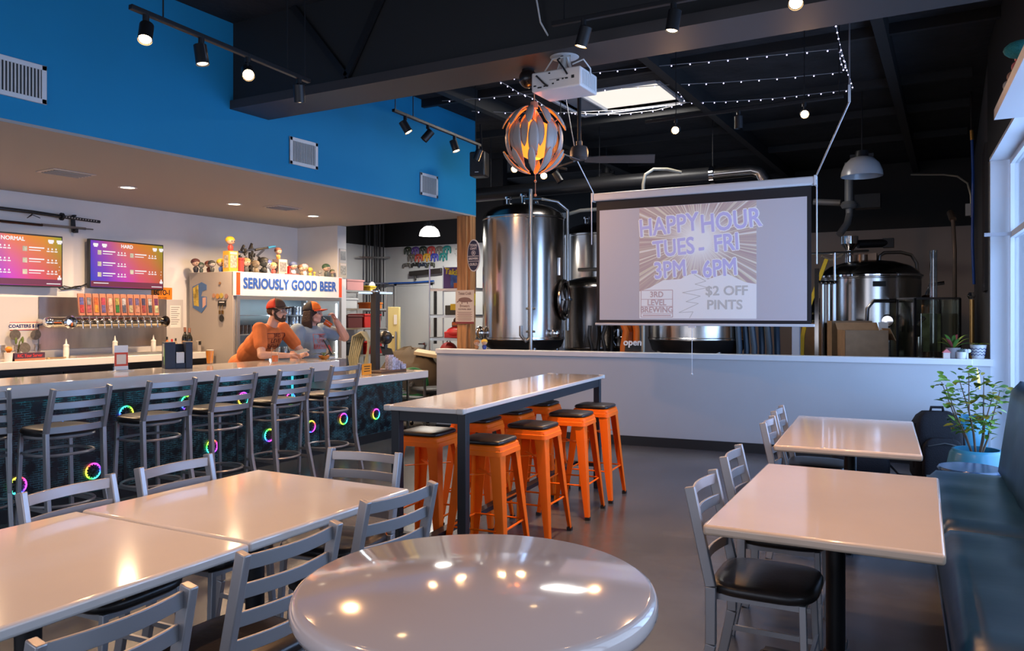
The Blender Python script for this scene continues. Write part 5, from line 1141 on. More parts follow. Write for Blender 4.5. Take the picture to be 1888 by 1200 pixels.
# projection screen
SYp = 8.45; X0, X1 = -3.56, -1.286; Z0, Z1 = 1.477, 2.742
t = PS = thing('projection_screen', 'hanging pull-down projection screen in front of the brewhouse', 'projection screen', (0, SYp, 0))
MB().bb((-3.635, -.045, 2.85), (-1.208, .045, 2.94)).build('housing', M('housing_white', (.66, .65, .66), .35), t, bevel=.02, seg=3)
for x in (-3.64, -1.203): MB().box((x, 0, 2.895), (.02, .1, .1)).build('end_cap', white_plastic, t)
MB().bb((-3.6, -.004, 1.44), (-1.245, .004, 2.86)).build('black_border', M('screen_black', (.012, .01, .012), .7), t)
def burst_mat():
    m = bpy.data.materials.new('projected_burst'); m.use_nodes = True; nt = m.node_tree; b = nt.nodes['Principled BSDF']
    tc = nt.nodes.new('ShaderNodeTexCoord'); sp = nt.nodes.new('ShaderNodeSeparateXYZ'); nt.links.new(tc.outputs['Object'], sp.inputs[0])
    def math_(op, a, b_=None, v=None):
        n = nt.nodes.new('ShaderNodeMath'); n.operation = op; nt.links.new(a, n.inputs[0])
        if b_ is not None: nt.links.new(b_, n.inputs[1])
        elif v is not None: n.inputs[1].default_value = v
        return n.outputs[0]
    dx = math_('SUBTRACT', sp.outputs[0], v=-2.40); dz = math_('SUBTRACT', sp.outputs[2], v=2.35)
    an = math_('ARCTAN2', dz, dx); cx = nt.nodes.new('ShaderNodeCombineXYZ'); a2 = math_('MULTIPLY', an, v=11.); nt.links.new(a2, cx.inputs[0])
    no = nt.nodes.new('ShaderNodeTexNoise'); no.inputs['Scale'].default_value = 1.6; no.inputs['Detail'].default_value = 3; nt.links.new(cx.outputs[0], no.inputs['Vector'])
    r = nt.nodes.new('ShaderNodeValToRGB'); e = r.color_ramp.elements; e[0].position = .34; e[0].color = (.46, .33, .34, 1); e[1].position = .5; e[1].color = (.50, .40, .38, 1)
    for ps, c_ in ((.56, (.68, .63, .50)), (.62, (.76, .74, .74)), (.70, (.48, .37, .37))): q = e.new(ps); q.color = (*c_, 1)
    nt.links.new(no.outputs['Fac'], r.inputs[0])
    ds = math_('SQRT', math_('ADD', math_('MULTIPLY', dx, dx), math_('MULTIPLY', dz, dz)))
    mr = nt.nodes.new('ShaderNodeMapRange'); mr.inputs[1].default_value = .12; mr.inputs[2].default_value = .38; nt.links.new(ds, mr.inputs[0])
    mx = nt.nodes.new('ShaderNodeMixRGB'); nt.links.new(mr.outputs[0], mx.inputs[0]); mx.inputs[1].default_value = (.82, .82, .82, 1); nt.links.new(r.outputs[0], mx.inputs[2])
    nt.links.new(mx.outputs[0], b.inputs['Base Color']); nt.links.new(mx.outputs[0], b.inputs['Emission Color']); b.inputs['Emission Strength'].default_value = .16; b.inputs['Roughness'].default_value = .8; return m
m_sc = M('screen_fabric', (.50, .48, .52), .85, emit=(.62, .56, .60), estr=.10)
MB().bb((X0, -.007, Z0), (X1, -.004, Z1)).build('fabric', m_sc, t)
IX0, IX1, IZ0, IZ1 = -3.075, -1.787, 1.495, 2.738
MB().bb((IX0, -.0085, IZ0), (IX1, -.007, IZ1)).build('projected_image', burst_mat(), t)
m_lav = M('proj_lavender', (.42, .40, .66), .8, emit=(.42, .40, .70), estr=.3); m_lt = M('proj_pale', (.8, .8, .82), .8, emit=(.8, .8, .82), estr=.16); m_gr = M('proj_grey', (.52, .51, .50), .8, emit=(.45, .44, .44), estr=.2); m_rd = M('proj_dull_red', (.52, .40, .41), .8, emit=(.45, .3, .32), estr=.2)
cx = (IX0 + IX1) / 2
def ptxt(s, x, z, size, m, bold=0., sx=1., rot=0., out=True):
    if out: txt(s, size, m_lt, t, (x, -.0092, z), (R_(90), R_(rot), 0), bold=bold + .010, sx=sx, name='projected_lettering', ext=.0002)
    txt(s, size, m, t, (x, -.0098, z), (R_(90), R_(rot), 0), bold=bold, sx=sx, name='projected_lettering', ext=.0003)
for s_, x, z, w in (('HAPPY', -2.74, 2.52, .27), ('HOUR', -2.06, 2.53, .27), ('TUES', -2.68, 2.27, .25), ('-', -2.37, 2.27, .25), ('FRI', -2.10, 2.30, .25), ('3PM', -2.72, 2.03, .25), ('-', -2.45, 2.02, .25), ('6PM', -2.17, 2.03, .25)):
    ptxt(s_, x, z, w * (1.02 if s_ != '-' else 1), m_lav, .006, .82, -4)
cl = [(IX0, IZ0), (IX1, IZ0), (IX1, 1.86), (-1.9, 1.88), (-2.1, 1.98), (-2.3, 1.92), (-2.45, 2.0), (-2.6, 1.93), (-2.8, 1.92), (-2.95, 1.84), (IX0, 1.80)]
MB().prism(cl, .0006, Matrix(((1, 0, 0, 0), (0, 0, -1, -.0085), (0, 1, 0, 0), (0, 0, 0, 1)))).build('projected_bubble', m_lt, t)
def pline(pts, w, m, name='projected_line', closed=False):
    mb = MB()
    for a, b in zip(pts, pts[1:] + ([pts[0]] if closed else [])): mb.bar((a[0], -.0096, a[1]), (b[0], -.0096, b[1]), .0008, w, (0, 0, 1)) if abs(b[0] - a[0]) > 1e-4 else mb.bar((a[0], -.0096, a[1]), (b[0], -.0096, b[1]), w, .0008, (0, 1, 0))
    mb.build(name, m, t)
pline([(-2.46, 1.98), (-2.32, 1.90), (-2.44, 1.87), (-2.30, 1.83), (-2.58, 1.78), (-2.38, 1.74), (-2.54, 1.68), (-2.40, 1.66), (-2.62, 1.56), (-2.46, 1.57), (-2.5, 1.5)], .006, m_gr)
ptxt('$2 OFF', -2.10, 1.79, .14, m_gr, .004, 1.05, 0, False); ptxt('PINTS', -2.12, 1.64, .14, m_gr, .004, 1.05, 0, False)
lx0, lx1, lz0, lz1 = -3.055, -2.69, 1.51, 1.81
pline([(lx0, lz0), (lx1, lz0), (lx1, lz1), (lx0, lz1)], .008, m_rd, closed=True); pline([(lx0, 1.71), (lx1, 1.71)], .006, m_rd); pline([(lx0, 1.63), (lx1, 1.63)], .006, m_rd); pline([(lx0, 1.55), (lx1, 1.55)], .006, m_rd)
for s_, z in (('3RD', 1.76), ('LEVEL', 1.67), ('BREWING', 1.59)): ptxt(s_, (lx0 + lx1) / 2, z, .09, m_rd, .002, .95, 0, False)
pline([(lx0 + .02, 1.53), (lx1 - .02, 1.53)], .014, m_rd)
MB().bb((-3.614, -.015, 1.415), (-1.213, .015, 1.443)).build('weight_bar', M('housing_white', (.66, .65, .66), .35), t, bevel=.006)
MB().tube([(-2.47, -.02, 1.415), (-2.47, -.02, .90)], .004, 6).box((-2.47, -.02, 1.405), (.08, .02, .02)).sph((-2.47, -.02, .89), .012, 8, 6).build('pull_cord', white_plastic, t)
m_chain = M('chain_grey', (.45, .44, .46), .4, .7)
a = Vector((-1.2, 0, 2.94)); q = PY(1566, 188, 8.0); b = Vector((q.x, q.y - SYp, q.z)); MB().tube([a, b], .009, 6).build('chain', m_chain, t)
MB().bar(b, b + Vector((.0, .0, .16)), .03, .02, (1, 0, 0)).build('hanger_plate', white_plastic, t)
a2 = Vector((-3.635, 0, 2.94)); q = PY(1064, 296, 8.2); b2 = Vector((q.x, q.y - SYp, q.z)); MB().tube([a2, b2], .007, 6).tube([b2, (b2.x - .2, b2.y, CZ)], .006, 6).build('chain', m_chain, t)
MB().tube([(b.x, b.y, b.z + .1), (b.x, b.y, CZ)], .008, 6).build('chain', m_chain, t)
MB().tube([(-1.19, -.03, 2.9), (-1.19, -.03, 2.05)], .008, 6).build('chain', m_chain, t); MB().tube([(-3.65, -.03, 2.9), (-3.65, -.03, 2.35)], .006, 6).build('chain', m_chain, t)
# high-bay lamps
def highbay(label, p, r, h, mat, lit=0., rod=True):
    t = thing('high_bay_lamp', label, 'lamp', p)
    MB().lathe([(r, -h), (r * .97, -h * .72), (r * .82, -h * .3), (r * .55, 0), (r * .3, .02), (r * .3, .01), (r * .5, -.012), (r * .78, -h * .32), (r * .93, -h * .72), (r * .97, -h)], 36, cap=False).build('shade', mat, t, smooth=60)
    MB().cyl((0, 0, 0), (0, 0, .09), r * .36, r * .3, 16).box((0, 0, .03), (r * 1.1, .05, .04)).build('ballast', black_metal, t)
    if rod: MB().cyl((0, 0, .09), (0, 0, CZ - p.z), .008, n=6).build('chain', black_metal, t)
    if lit:
        MB().lathe([(.001, -h * .98), (r * .9, -h * .98), (r * .93, -h * .8), (.001, -h * .8)], 30).build('diffuser', emis('highbay_glow', (1, .97, .9), lit), t)
        l = bpy.data.lights.new('highbay_light', 'AREA'); l.shape = 'DISK'; l.size = r * 1.8; l.energy = 60; l.color = (1, .95, .86); o = bpy.data.objects.new('highbay_light', l); C.objects.link(o); o.parent = t; o.location = (0, 0, -h - .02)
highbay('unlit pale dome lamp hanging near the window side', PD(1589, 292, 9.6), .24, .22, M('dome_grey', (.35, .35, .37), .25))
highbay('unlit dark dome lamp behind the projection screen', PD(1118, 322, 12.5), .24, .2, M('dome_dark', (.05, .05, .052), .3))
highbay('lit white dome lamp in the storage corner', PD(792, 419, 12.9), .17, .14, M('dome_lit', (.8, .8, .78), .4, emit=(1, .97, .9), estr=3.), 8.)
# ================================================================== BREWHOUSE
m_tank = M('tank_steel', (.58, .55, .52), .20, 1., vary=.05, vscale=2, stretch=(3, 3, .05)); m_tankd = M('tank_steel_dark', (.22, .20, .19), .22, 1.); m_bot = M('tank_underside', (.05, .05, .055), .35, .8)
def ground(p): return Vector((p.x, p.y, 0))
def tank(label, px, D, r, zb, zt, dome, mat=None, cone=.3, nleg=4, fit=True):
    p = ground(PD(px, 578, D)); t = thing('steel_tank', label, 'tank', p, group='steel tanks in the brewhouse'); mat = mat or m_tank
    MB().lathe([(r, zb), (r * 1.012, zb + .01), (r * 1.012, zb + .03), (r, zb + .04), (r, zt - .04), (r * 1.012, zt - .03), (r * 1.012, zt - .005), (r, zt)], 48, cap=False).build('shell', mat, t)
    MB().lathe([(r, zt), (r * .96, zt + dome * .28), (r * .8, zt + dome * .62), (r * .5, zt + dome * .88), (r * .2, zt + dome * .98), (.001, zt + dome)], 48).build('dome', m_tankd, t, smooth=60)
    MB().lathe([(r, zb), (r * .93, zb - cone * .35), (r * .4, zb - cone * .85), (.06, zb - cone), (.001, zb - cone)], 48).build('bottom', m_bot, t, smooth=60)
    for k in range(nleg):
        a = math.pi / nleg + 2 * math.pi * k / nleg; l = MB().cyl((r * .86 * math.cos(a), r * .86 * math.sin(a), 0), (r * .86 * math.cos(a), r * .86 * math.sin(a), zb - .02), .04, n=12).build('leg', steel, t)
        MB().cyl((r * .86 * math.cos(a), r * .86 * math.sin(a), 0), (r * .86 * math.cos(a), r * .86 * math.sin(a), .03), .065, n=14).build('foot', steel, l)
    if fit:
        q = MB()
        for k, (dx, dy, hh) in enumerate(((0, 0, .14), (-.25, -.1, .10), (.22, .1, .08))): q.cyl((dx * r * 1.4, dy * r * 1.4, zt + dome * .75), (dx * r * 1.4, dy * r * 1.4, zt + dome + hh), .035, n=12).cyl((dx * r * 1.4, dy * r * 1.4, zt + dome + hh - .03), (dx * r * 1.4, dy * r * 1.4, zt + dome + hh), .055, n=14)
        q.build('valve', chrome, t)
    return t
def cdir(a):   # direction around a tank: 0 = towards the camera, positive = to the camera's right
    th = math.atan2(-_F.y, -_F.x) + R_(a); return Vector((math.cos(th), math.sin(th), 0))
T1 = tank('tall polished fermenter beside the timber post', 965, 11.6, .60, 1.17, 2.95, .22)
def manway(t, r, ang, z, rx, rz, mat=chrome):
    d = cdir(ang); s_ = Vector((0, 0, 1)).cross(d); c = d * (r + .03) + Vector((0, 0, z)); pts = [c + s_ * rx * math.cos(a) + Vector((0, 0, rz * math.sin(a))) for a in [2 * math.pi * k / 32 for k in range(32)]]
    o = MB().tube(pts, .03, 10, closed=True).build('manway', m_tankd, t)
    mb = MB(); n = 32; pp = [c - d * .02 + s_ * rx * .95 * math.cos(a) + Vector((0, 0, rz * .95 * math.sin(a))) for a in [2 * math.pi * k / n for k in range(n)]]
    mb.add(pp + [c + d * .03], [(k, (k + 1) % n, n) for k in range(n)]).build('hatch', m_tankd, o)
    MB().bar(c + d * .05 + Vector((0, 0, -rz)), c + d * .05 + Vector((0, 0, rz)), .03, .03, (1, 0, 0)).bar(c + d * .05 - s_ * rx * .7, c + d * .05 + s_ * rx * .7, .02, .02).cyl(c + d * .05, c + d * .12, .02, n=10).build('hatch_bar', mat, o)
manway(T1, .60, 68, 1.75, .22, .27)
d = cdir(8); q = d * .68
MB().cyl(q + Vector((0, 0, 1.0)), q + Vector((0, 0, 3.28)), .028, n=12).tube([q + Vector((0, 0, 1.22)), q + Vector((0, 0, 1.16)) + cdir(-90) * .07, q + Vector((0, 0, 1.25)) + cdir(-90) * .14, q + Vector((0, 0, 1.38)) + cdir(-90) * .14], .025, 10).build('drain_pipe', steel, T1)
for z in (1.3, 1.62, 2.9): MB().cyl(q + Vector((0, 0, z)) + cdir(-90) * .06, q + Vector((0, 0, z)) + cdir(90) * .06, .016, n=8).cyl(q + Vector((0, 0, z)), d * .58 + Vector((0, 0, z)), .014, n=8).build('pipe_clamp', steel, T1)
e = cdir(95) * .66
MB().tube([Vector((0, 0, 3.24)), cdir(60) * .3 + Vector((0, 0, 3.22)), cdir(90) * .5 + Vector((0, 0, 3.2)), e + Vector((0, 0, 3.08)), e + Vector((0, 0, 2.8)), e + Vector((0, 0, 1.3))], .026, 12).build('wash_pipe', steel, T1)
MB().lathe([(.06, -.05), (.075, 0), (.06, .05)], 16, cdir(42) * .66 + Vector((0, 0, 1.27))).cyl(cdir(42) * .55 + Vector((0, 0, 1.27)), cdir(42) * .7 + Vector((0, 0, 1.27)), .04).build('valve', chrome, T1)
MB().sph(cdir(-72) * .66 + Vector((0, 0, 1.27)), (.08, .08, .1), 14, 9).cyl(cdir(-72) * .55 + Vector((0, 0, 1.27)), cdir(-72) * .7 + Vector((0, 0, 1.27)), .05).build('sample_port', chrome, T1)
MB().cyl(cdir(58) * .605 + Vector((0, 0, 2.1)), cdir(58) * .605 + Vector((0, 0, 2.35)), .022, n=8).build('thermowell', chrome, T1)
T2 = tank('fermenter set further back, half hidden by the screen', 1107, 13.6, .62, 1.1, 2.9, .22)
d = cdir(-40) * .66; MB().tube([d + Vector((0, 0, 2.28)), cdir(0) * .7 + Vector((0, 0, 2.28)), cdir(25) * .75 + Vector((0, 0, 2.15))], .03, 10).build('wash_pipe', steel, T2)
T3 = tank('low dark tank left of the projection screen', 1092, 12.5, .46, 1.0, 1.97, .17, m_tankd, fit=False); manway(T3, .44, 45, 1.18, .1, .13)
T4 = tank('wide fermenter showing below the projection screen', 1285, 11.2, .68, 1.18, 2.45, .2, cone=.42)
T5 = tank('wide domed brew kettle behind the cardboard boxes', 1603, 11.2, .66, .7, 2.07, .24, fit=False)
c5 = T5
MB().lathe([(.675, 2.05), (.69, 2.06), (.69, 2.085), (.675, 2.10)], 48, cap=False).build('rim_band', chrome, T5)
d = cdir(-6)
q = MB(); cc = d * .66
s_ = Vector((0, 0, 1)).cross(d)
MB().tube([cc + s_ * -.26 + Vector((0, 0, 1.3)), cc + s_ * -.26 + d * .04 + Vector((0, 0, 1.62)), cc + s_ * -.18 + d * .05 + Vector((0, 0, 1.72)), cc + s_ * .2 + d * .05 + Vector((0, 0, 1.72)), cc + s_ * .27 + d * .04 + Vector((0, 0, 1.62)), cc + s_ * .27 + Vector((0, 0, 1.3))], .025, 10).build('manway', m_tankd, T5)
MB().lathe([(.07, 0), (.09, .02), (.05, .05)], 18, cc + d * .03 + Vector((0, 0, 1.45)), 'y').build('hatch_bar', chrome, T5)
MB().box(cdir(-14) * .665 + Vector((0, 0, 1.95)), (.16, .02, .07), (0, 0, math.atan2(cdir(-14).y, cdir(-14).x) + R_(90))).build('name_plate', ink_black, T5)
# top works of the kettle
def T5p(x, y, D=11.2): return PD(x, y, D) - T5.location
MB().cyl(T5p(1566, 474), T5p(1566, 490), .06, n=16).cyl(T5p(1566, 436), T5p(1566, 450), .12, .12, 20).cyl(T5p(1566, 450), T5p(1566, 462), .12, .05, 20).cyl(T5p(1566, 462), T5p(1566, 476), .05, n=16).build('hopper', chrome, T5)
MB().cyl(T5p(1582, 450), T5p(1635, 448), .06, n=16).box(T5p(1638, 448), (.14, .14, .13)).build('motor', black_metal, T5)
MB().cyl(T5p(1590, 470), T5p(1590, 490), .1, n=18).box(T5p(1600, 474), (.24, .2, .1)).build('gearbox', M('gear_bronze', (.25, .17, .12), .3, .8), T5)
MB().tube([T5p(1620, 488), T5p(1622, 472), T5p(1630, 466), T5p(1660, 465), T5p(1680, 470), T5p(1690, 485), T5p(1692, 510), T5p(1691, 560)], .024, 10).build('wash_pipe', steel, T5)
MB().tube([T5p(1515, 472), T5p(1530, 480), T5p(1548, 474), T5p(1558, 465)], .02, 8).build('wash_pipe', M('hose_tan', (.4, .32, .22), .5), T5)
du = thing('exhaust_duct', 'pale bent exhaust duct dropping to the brew kettle', 'duct')
MB().tube([PD(1500, 372, 12.2), PD(1550, 374, 12.0)], .05, 12).lathe([(.09, -.05), (.12, .0), (.09, .05)], 18, PD(1565, 378, 11.6)).tube([PD(1565, 372, 11.6), PD(1566, 395, 11.6), PD(1562, 412, 11.5), PD(1548, 432, 11.4)], .05, 14).cyl(PD(1565, 300, 11.6), PD(1565, 372, 11.6), .06, n=14).build('duct_pipe', M('duct_grey', (.30, .29, .28), .5, .4), du)
MB().box(PD(1600, 372, 11.6), (.35, .25, .2)).build('blower', black_metal, du)
# rails left of the kettle
rl = thing('pipe_manifold', 'upright steel pipes and handrail left of the brew kettle', 'pipework')
for x in (1517, 1528, 1537, 1539): MB().cyl(ground(PD(x, 578, 10.7)), PD(x, 524 if x < 1538 else 466, 10.7), .018, n=8).build('upright', steel, rl)
MB().tube([PD(1495, 468, 10.7), PD(1540, 466, 10.7), PD(1601, 462, 10.9)], .016, 8).build('handrail', steel, rl); MB().tube([PD(1507, 522, 10.7), PD(1540, 522, 10.7)], .02, 8).build('manifold', steel, rl)
for k in range(5): MB().lathe([(.03, -.02), (.045, 0), (.03, .02)], 12, PD(1508 + k * 8, 520, 10.65)).build('valve', chrome, rl)
MB().bar(ground(PD(1506, 578, 10.4)), PD(1506, 495, 10.4), .05, .05, (1, 0, 0)).build('post', m_tank, rl)
ld = thing('yellow_ladder', 'yellow sloping stair rail beside the screen edge', 'ladder'); MB().bar(PD(1490, 570, 10.9), PD(1524, 478, 10.9), .05, .04, (0, 1, 0)).bar(PD(1480, 620, 10.9), PD(1490, 570, 10.9), .05, .04, (0, 1, 0)).bar(ground(PD(1476, 600, 10.9)), PD(1480, 620, 10.9), .05, .04, (0, 1, 0)).build('rail', M('yellow_paint', (.65, .45, .02), .5), ld)
cp = thing('control_cabinet', 'dark control cabinet with small lamps behind the screen edge', 'cabinet', ground(PD(1497, 578, 13)), YAW); MB().box((0, 0, .9), (.5, .35, 1.8)).build('body', M('cabinet_black', (.02, .02, .022), .5), cp)
for k in range(7): MB().sph((-.15 + (k % 4) * .1, -.18, 1.55 - (k // 4) * .12), .02, 8, 5).build('lamp', M('panel_lamp', (.4, .35, .2), .4), cp)
t = thing('copper_kettle', 'small copper kettle behind the clear cabinet', 'kettle', ground(PD(1708, 578, 12.4)))
MB().lathe([(.22, .0), (.22, 1.65), (.20, 1.72), (.12, 1.8), (.05, 1.84), (.001, 1.85)], 28).build('body', M('copper', (.50, .22, .09), .25, 1.), t); MB().tube([(.0, 0, 1.84), (.05, 0, 2.0), (.25, 0, 2.03)], .03, 10).build('pipe', chrome, t)
# clear acrylic cabinet with a tube
ac = thing('clear_cabinet', 'clear-walled cabinet with an upright clear tube by the half wall', 'cabinet', ground(PD(1711, 578, 10.2)), YAW)
w, d_, z0, z1 = .57, .45, .95, 1.745
for sx in (-1, 1):
    for sy in (-1, 1): MB().box((sx * w / 2, sy * d_ / 2, z1 / 2), (.025, .025, z1)).build('leg', black_metal, ac)
for z in (z0, z1): MB().box((0, -d_ / 2, z), (w, .022, .022)).box((0, d_ / 2, z), (w, .022, .022)).box((-w / 2, 0, z), (.022, d_, .022)).box((w / 2, 0, z), (.022, d_, .022)).build('rail', M('rail_grey', (.2, .2, .21), .3, .7), ac)
m_ac = glassmat('acrylic', (.94, .97, .94), .06)
for sy in (-1, 1): MB().box((0, sy * d_ / 2, (z0 + z1) / 2), (w - .03, .006, z1 - z0 - .03)).build('pane', m_ac, ac)
for sx in (-1, 1): MB().box((sx * w / 2, 0, (z0 + z1) / 2), (.006, d_ - .03, z1 - z0 - .03)).build('pane', m_ac, ac)
MB().lathe([(.046, z0), (.046, 2.37), (.042, 2.37), (.042, z0)], 20, (.07, 0, 0), cap=False).build('tube', glassmat('tube_glass', (.82, .86, .88), .18), ac)
MB().box((0, 0, z0 + .02), (w - .04, d_ - .04, .02)).cyl((-.12, 0, z0), (-.12, 0, z0 + .3), .05).cyl((-.15, 0, z0 + .45), (-.05, 0, z0 + .55), .03).cyl((-.14, -.1, z0), (-.14, -.1, z0 + .6), .01).build('fittings', chrome, ac)
MB().box((.1, .12, z0 + .35), (.25, .02, .5)).build('reflection_sheet', M('green_reflection', (.40, .46, .24), .5, vary=.6, vscale=6), ac)  # sheet coloured as the outdoor greenery reflected in the clear walls
# stand with cartons
ws = thing('packing_table', 'steel packing table behind the half wall', 'table', ground(PD(1590, 578, 9.95)), R_(20)); MB().box((0, 0, .84), (1.0, .78, .03)).build('top', steel, ws)
for sx in (-.46, .46):
    for sy in (-.34, .34): MB().box((sx, sy, .412), (.04, .04, .825)).build('leg', steel, ws)
def carton(label, px, D, w, d, h, rz, z=.856, flaps=True):
    p = ground(PD(px, 578, D)); t = thing('cardboard_box', label, 'box', (p.x, p.y, z), rz, 'cardboard boxes behind the half wall')
    th = .006
    MB().bb((-w / 2, -d / 2, 0), (w / 2, -d / 2 + th, h)).bb((-w / 2, d / 2 - th, 0), (w / 2, d / 2, h)).bb((-w / 2, -d / 2, 0), (-w / 2 + th, d / 2, h)).bb((w / 2 - th, -d / 2, 0), (w / 2, d / 2, h)).bb((-w / 2, -d / 2, 0), (w / 2, d / 2, th)).build('box', card, t)
    if flaps: MB().box((0, d / 2 + .05, h + .04), (w, th, .15), (R_(-50), 0, 0)).build('flap', card, t); MB().box((w / 2 + .05, 0, h - .05), (th, d, .16), (0, R_(-25), 0)).build('flap', card, t)
    return t
carton('open cardboard box in front, beside the toy planters spot', 1590, 9.75, .5, .38, .49, R_(20)); carton('taller cardboard box behind the front one', 1566, 10.22, .5, .2, .60, R_(24), flaps=False)
carton('dark cardboard box right behind the screen stand', 1489, 11.3, .3, .3, 1.42, R_(24), 0, False)
t = tag(MB().box((0, 0, 0), (.11, .01, .15)).build('white_carton', M('paper_white', (.75, .72, .68), .8), loc=PD(1629, 605, 9.85), rot=(R_(-15), 0, R_(25))), 'small white card standing in the open cardboard box', 'card')
# ducts and pipes overhead
du = thing('overhead_duct', 'thick dark pipe running level behind the screen top', 'pipe')
MB().tube([PD(800, 352, 12.8), PD(880, 360, 12.2), PD(1095, 340, 11.6), PD(1310, 322, 11.0)], .105, 20).build('dark_pipe', M('pipe_black', (.02, .02, .022), .4, .2), du)
MB().tube([PD(1310, 322, 11.0), PD(1385, 314, 10.8), PD(1402, 318, 10.75), PD(1412, 335, 10.7), PD(1420, 380, 10.7)], .085, 20).build('steel_pipe', m_tank, du)
MB().lathe([(.10, -.03), (.125, -.03), (.125, .03), (.10, .03)], 24, PD(1314, 322, 11.0), 'x').build('clamp', chrome, du)
for x in (905, 1105, 1314): a = PD(x, 352 - (x - 880) * .083, 12.2 - (x - 880) * .0028); MB().cyl(a, (a.x, a.y, CZ), .006, n=6).build('hanger', black_metal, du)
t = thing('bent_conduit', 'pale bent conduit rising behind the screen housing', 'conduit'); MB().tube([ground(PD(1186, 578, 10.2)), PD(1186, 420, 10.2), PD(1186, 340, 10.2), PD(1190, 322, 10.2), PD(1205, 312, 10.2), PD(1230, 312, 10.2), PD(1256, 318, 10.2)], .022, 10).build('tube', M('conduit_beige', (.42, .38, .30), .4, .4), t)
t = thing('pale_pipe', 'pale level pipe between the tall fermenter and the screen', 'pipe'); MB().tube([PD(1043, 396, 12.6), PD(1070, 388, 12.6), PD(1180, 380, 12.6)], .03, 10).build('tube', M('pipe_pale', (.34, .32, .28), .5), t); MB().box(PD(1030, 398, 12.5), (.3, .08, .08)).build('valve', steel, t)
t = thing('wall_conduit', 'pale conduit bending down the dark side wall', 'conduit'); MB().tube([PD(1680, 322, 12.), PD(1740, 322, 11.), PD(1765, 325, 10.4), PD(1784, 338, 10.), PD(1790, 360, 9.9), PD(1791, 400, 9.9)], .012, 8).build('tube', M('conduit_beige', (.42, .38, .30), .4, .4), t); MB().box(PD(1785, 387, 9.9), (.06, .08, .15)).build('box', M('duct_grey', (.30, .29, .28), .5, .4), t)
t = thing('blue_hose', 'blue hose hanging straight down the side wall', 'hose'); MB().tube([PD(1792, 258, 9.75), PD(1794, 320, 9.75), PD(1793, 450, 9.75), PD(1796, 524, 9.75)], .017, 8).build('hose', M('hose_blue', (.01, .08, .38), .4), t); MB().cyl(PD(1791, 240, 9.75), Vector((PD(1791, 240, 9.75).x, PD(1791, 240, 9.75).y, CZ)), .012, n=8).build('supply_pipe', black_metal, t); MB().cyl(PD(1791, 240, 9.75), PD(1792, 258, 9.75), .022, n=10).build('valve', M('brass', (.45, .28, .09), .35, 1.), t)
t = thing('steam_pipe', 'tan upright pipe at the side wall', 'pipe'); MB().tube([PD(1757, 405, 12.), PD(1760, 460, 12.), ground(PD(1761, 578, 12.))], .03, 10).tube([PD(1757, 405, 12.), PD(1752, 392, 12.2)], .05, 10).build('tube', M('pipe_tan', (.28, .20, .15), .4, .5), t)
t = thing('sight_glass', 'upright amber sight tube behind the potted plants', 'pipe'); MB().cyl(ground(PD(1792, 578, 9.75)), PD(1792, 552, 9.75), .028, n=12).build('tube', M('amber_tube', (.5, .3, .1), .2, .6), t); MB().lathe([(.03, -.04), (.05, 0), (.03, .04)], 14, PD(1791, 545, 9.75)).build('cap', chrome, t)
def hose(label, px, D, ys, col, name, n, spread, r=.025):
    t = thing(name, label, 'hose', group=None); random.seed(px)
    for k in range(n):
        x = px + (k - n / 2) * spread; MB().tube([ground(PD(x + random.uniform(-3, 3), 578, D + .1 * (k % 2))), PD(x, 640, D + .1 * (k % 2)), PD(x + random.uniform(-5, 5), ys + 20, D + .1 * (k % 2)), PD(x + random.uniform(-6, 6), ys, D)], r, 8).build('hose', col, t)
hose('bright orange hoses hanging below the screen edge', 1167, 10.6, 590, M('hose_orange', (.62, .14, .01), .45), 'orange_hose', 3, 12, .045); hose('slate blue hoses hanging below the screen', 1405, 10.6, 580, M('hose_slate', (.05, .085, .13), .4), 'slate_hose', 6, 14, .04)
hose('dark pipes and valves below the screen corner', 1115, 11.2, 600, M('pipe_dark', (.05, .05, .052), .3, .8), 'valve_pipes', 4, 12, .03)
t = tag(MB().bar(ground(PD(1468, 578, 10.)), PD(1468, 560, 10.), .09, .09, (1, 0, 0)).build('white_post', M('post_pale', (.45, .47, .52), .5)), 'pale upright post below the screen corner', 'post')
# ================================================================== ON THE HALF WALL
def cap_pt(px, v=.08): # point on the cap under pixel column
    r_ = ray(px); 
    # intersect with the wall line
    n = Vector((-math.sin(HW), math.cos(HW))); a2 = Vector((A.x, A.y)); s_ = (n.dot(a2) + v) / n.dot(r_); q = r_ * s_; return Vector((q.x, q.y, 1.0905))
t = thing('open_sign', 'small black easel board lettered open on the half wall', 'sign', cap_pt(1167, .1), HW)
MB().box((0, 0, .055), (.19, .012, .10), (R_(-12), 0, 0)).box((-.06, .03, .04), (.012, .08, .012)).box((.06, .03, .04), (.012, .08, .012)).build('board', ink_black, t); txt('open', .11, M('chalk', (.75, .75, .74), .8), t, (0, -.02, .115), (R_(78), 0, 0), bold=.003, sx=1.0, ext=.004)
m_leaf = M('leaf', (.06, .15, .02), .4, vary=.3, vscale=8); m_leaf2 = M('leaf_yellow', (.30, .26, .03), .4, vary=.3, vscale=8); m_leafr = M('leaf_red', (.30, .06, .06), .4)
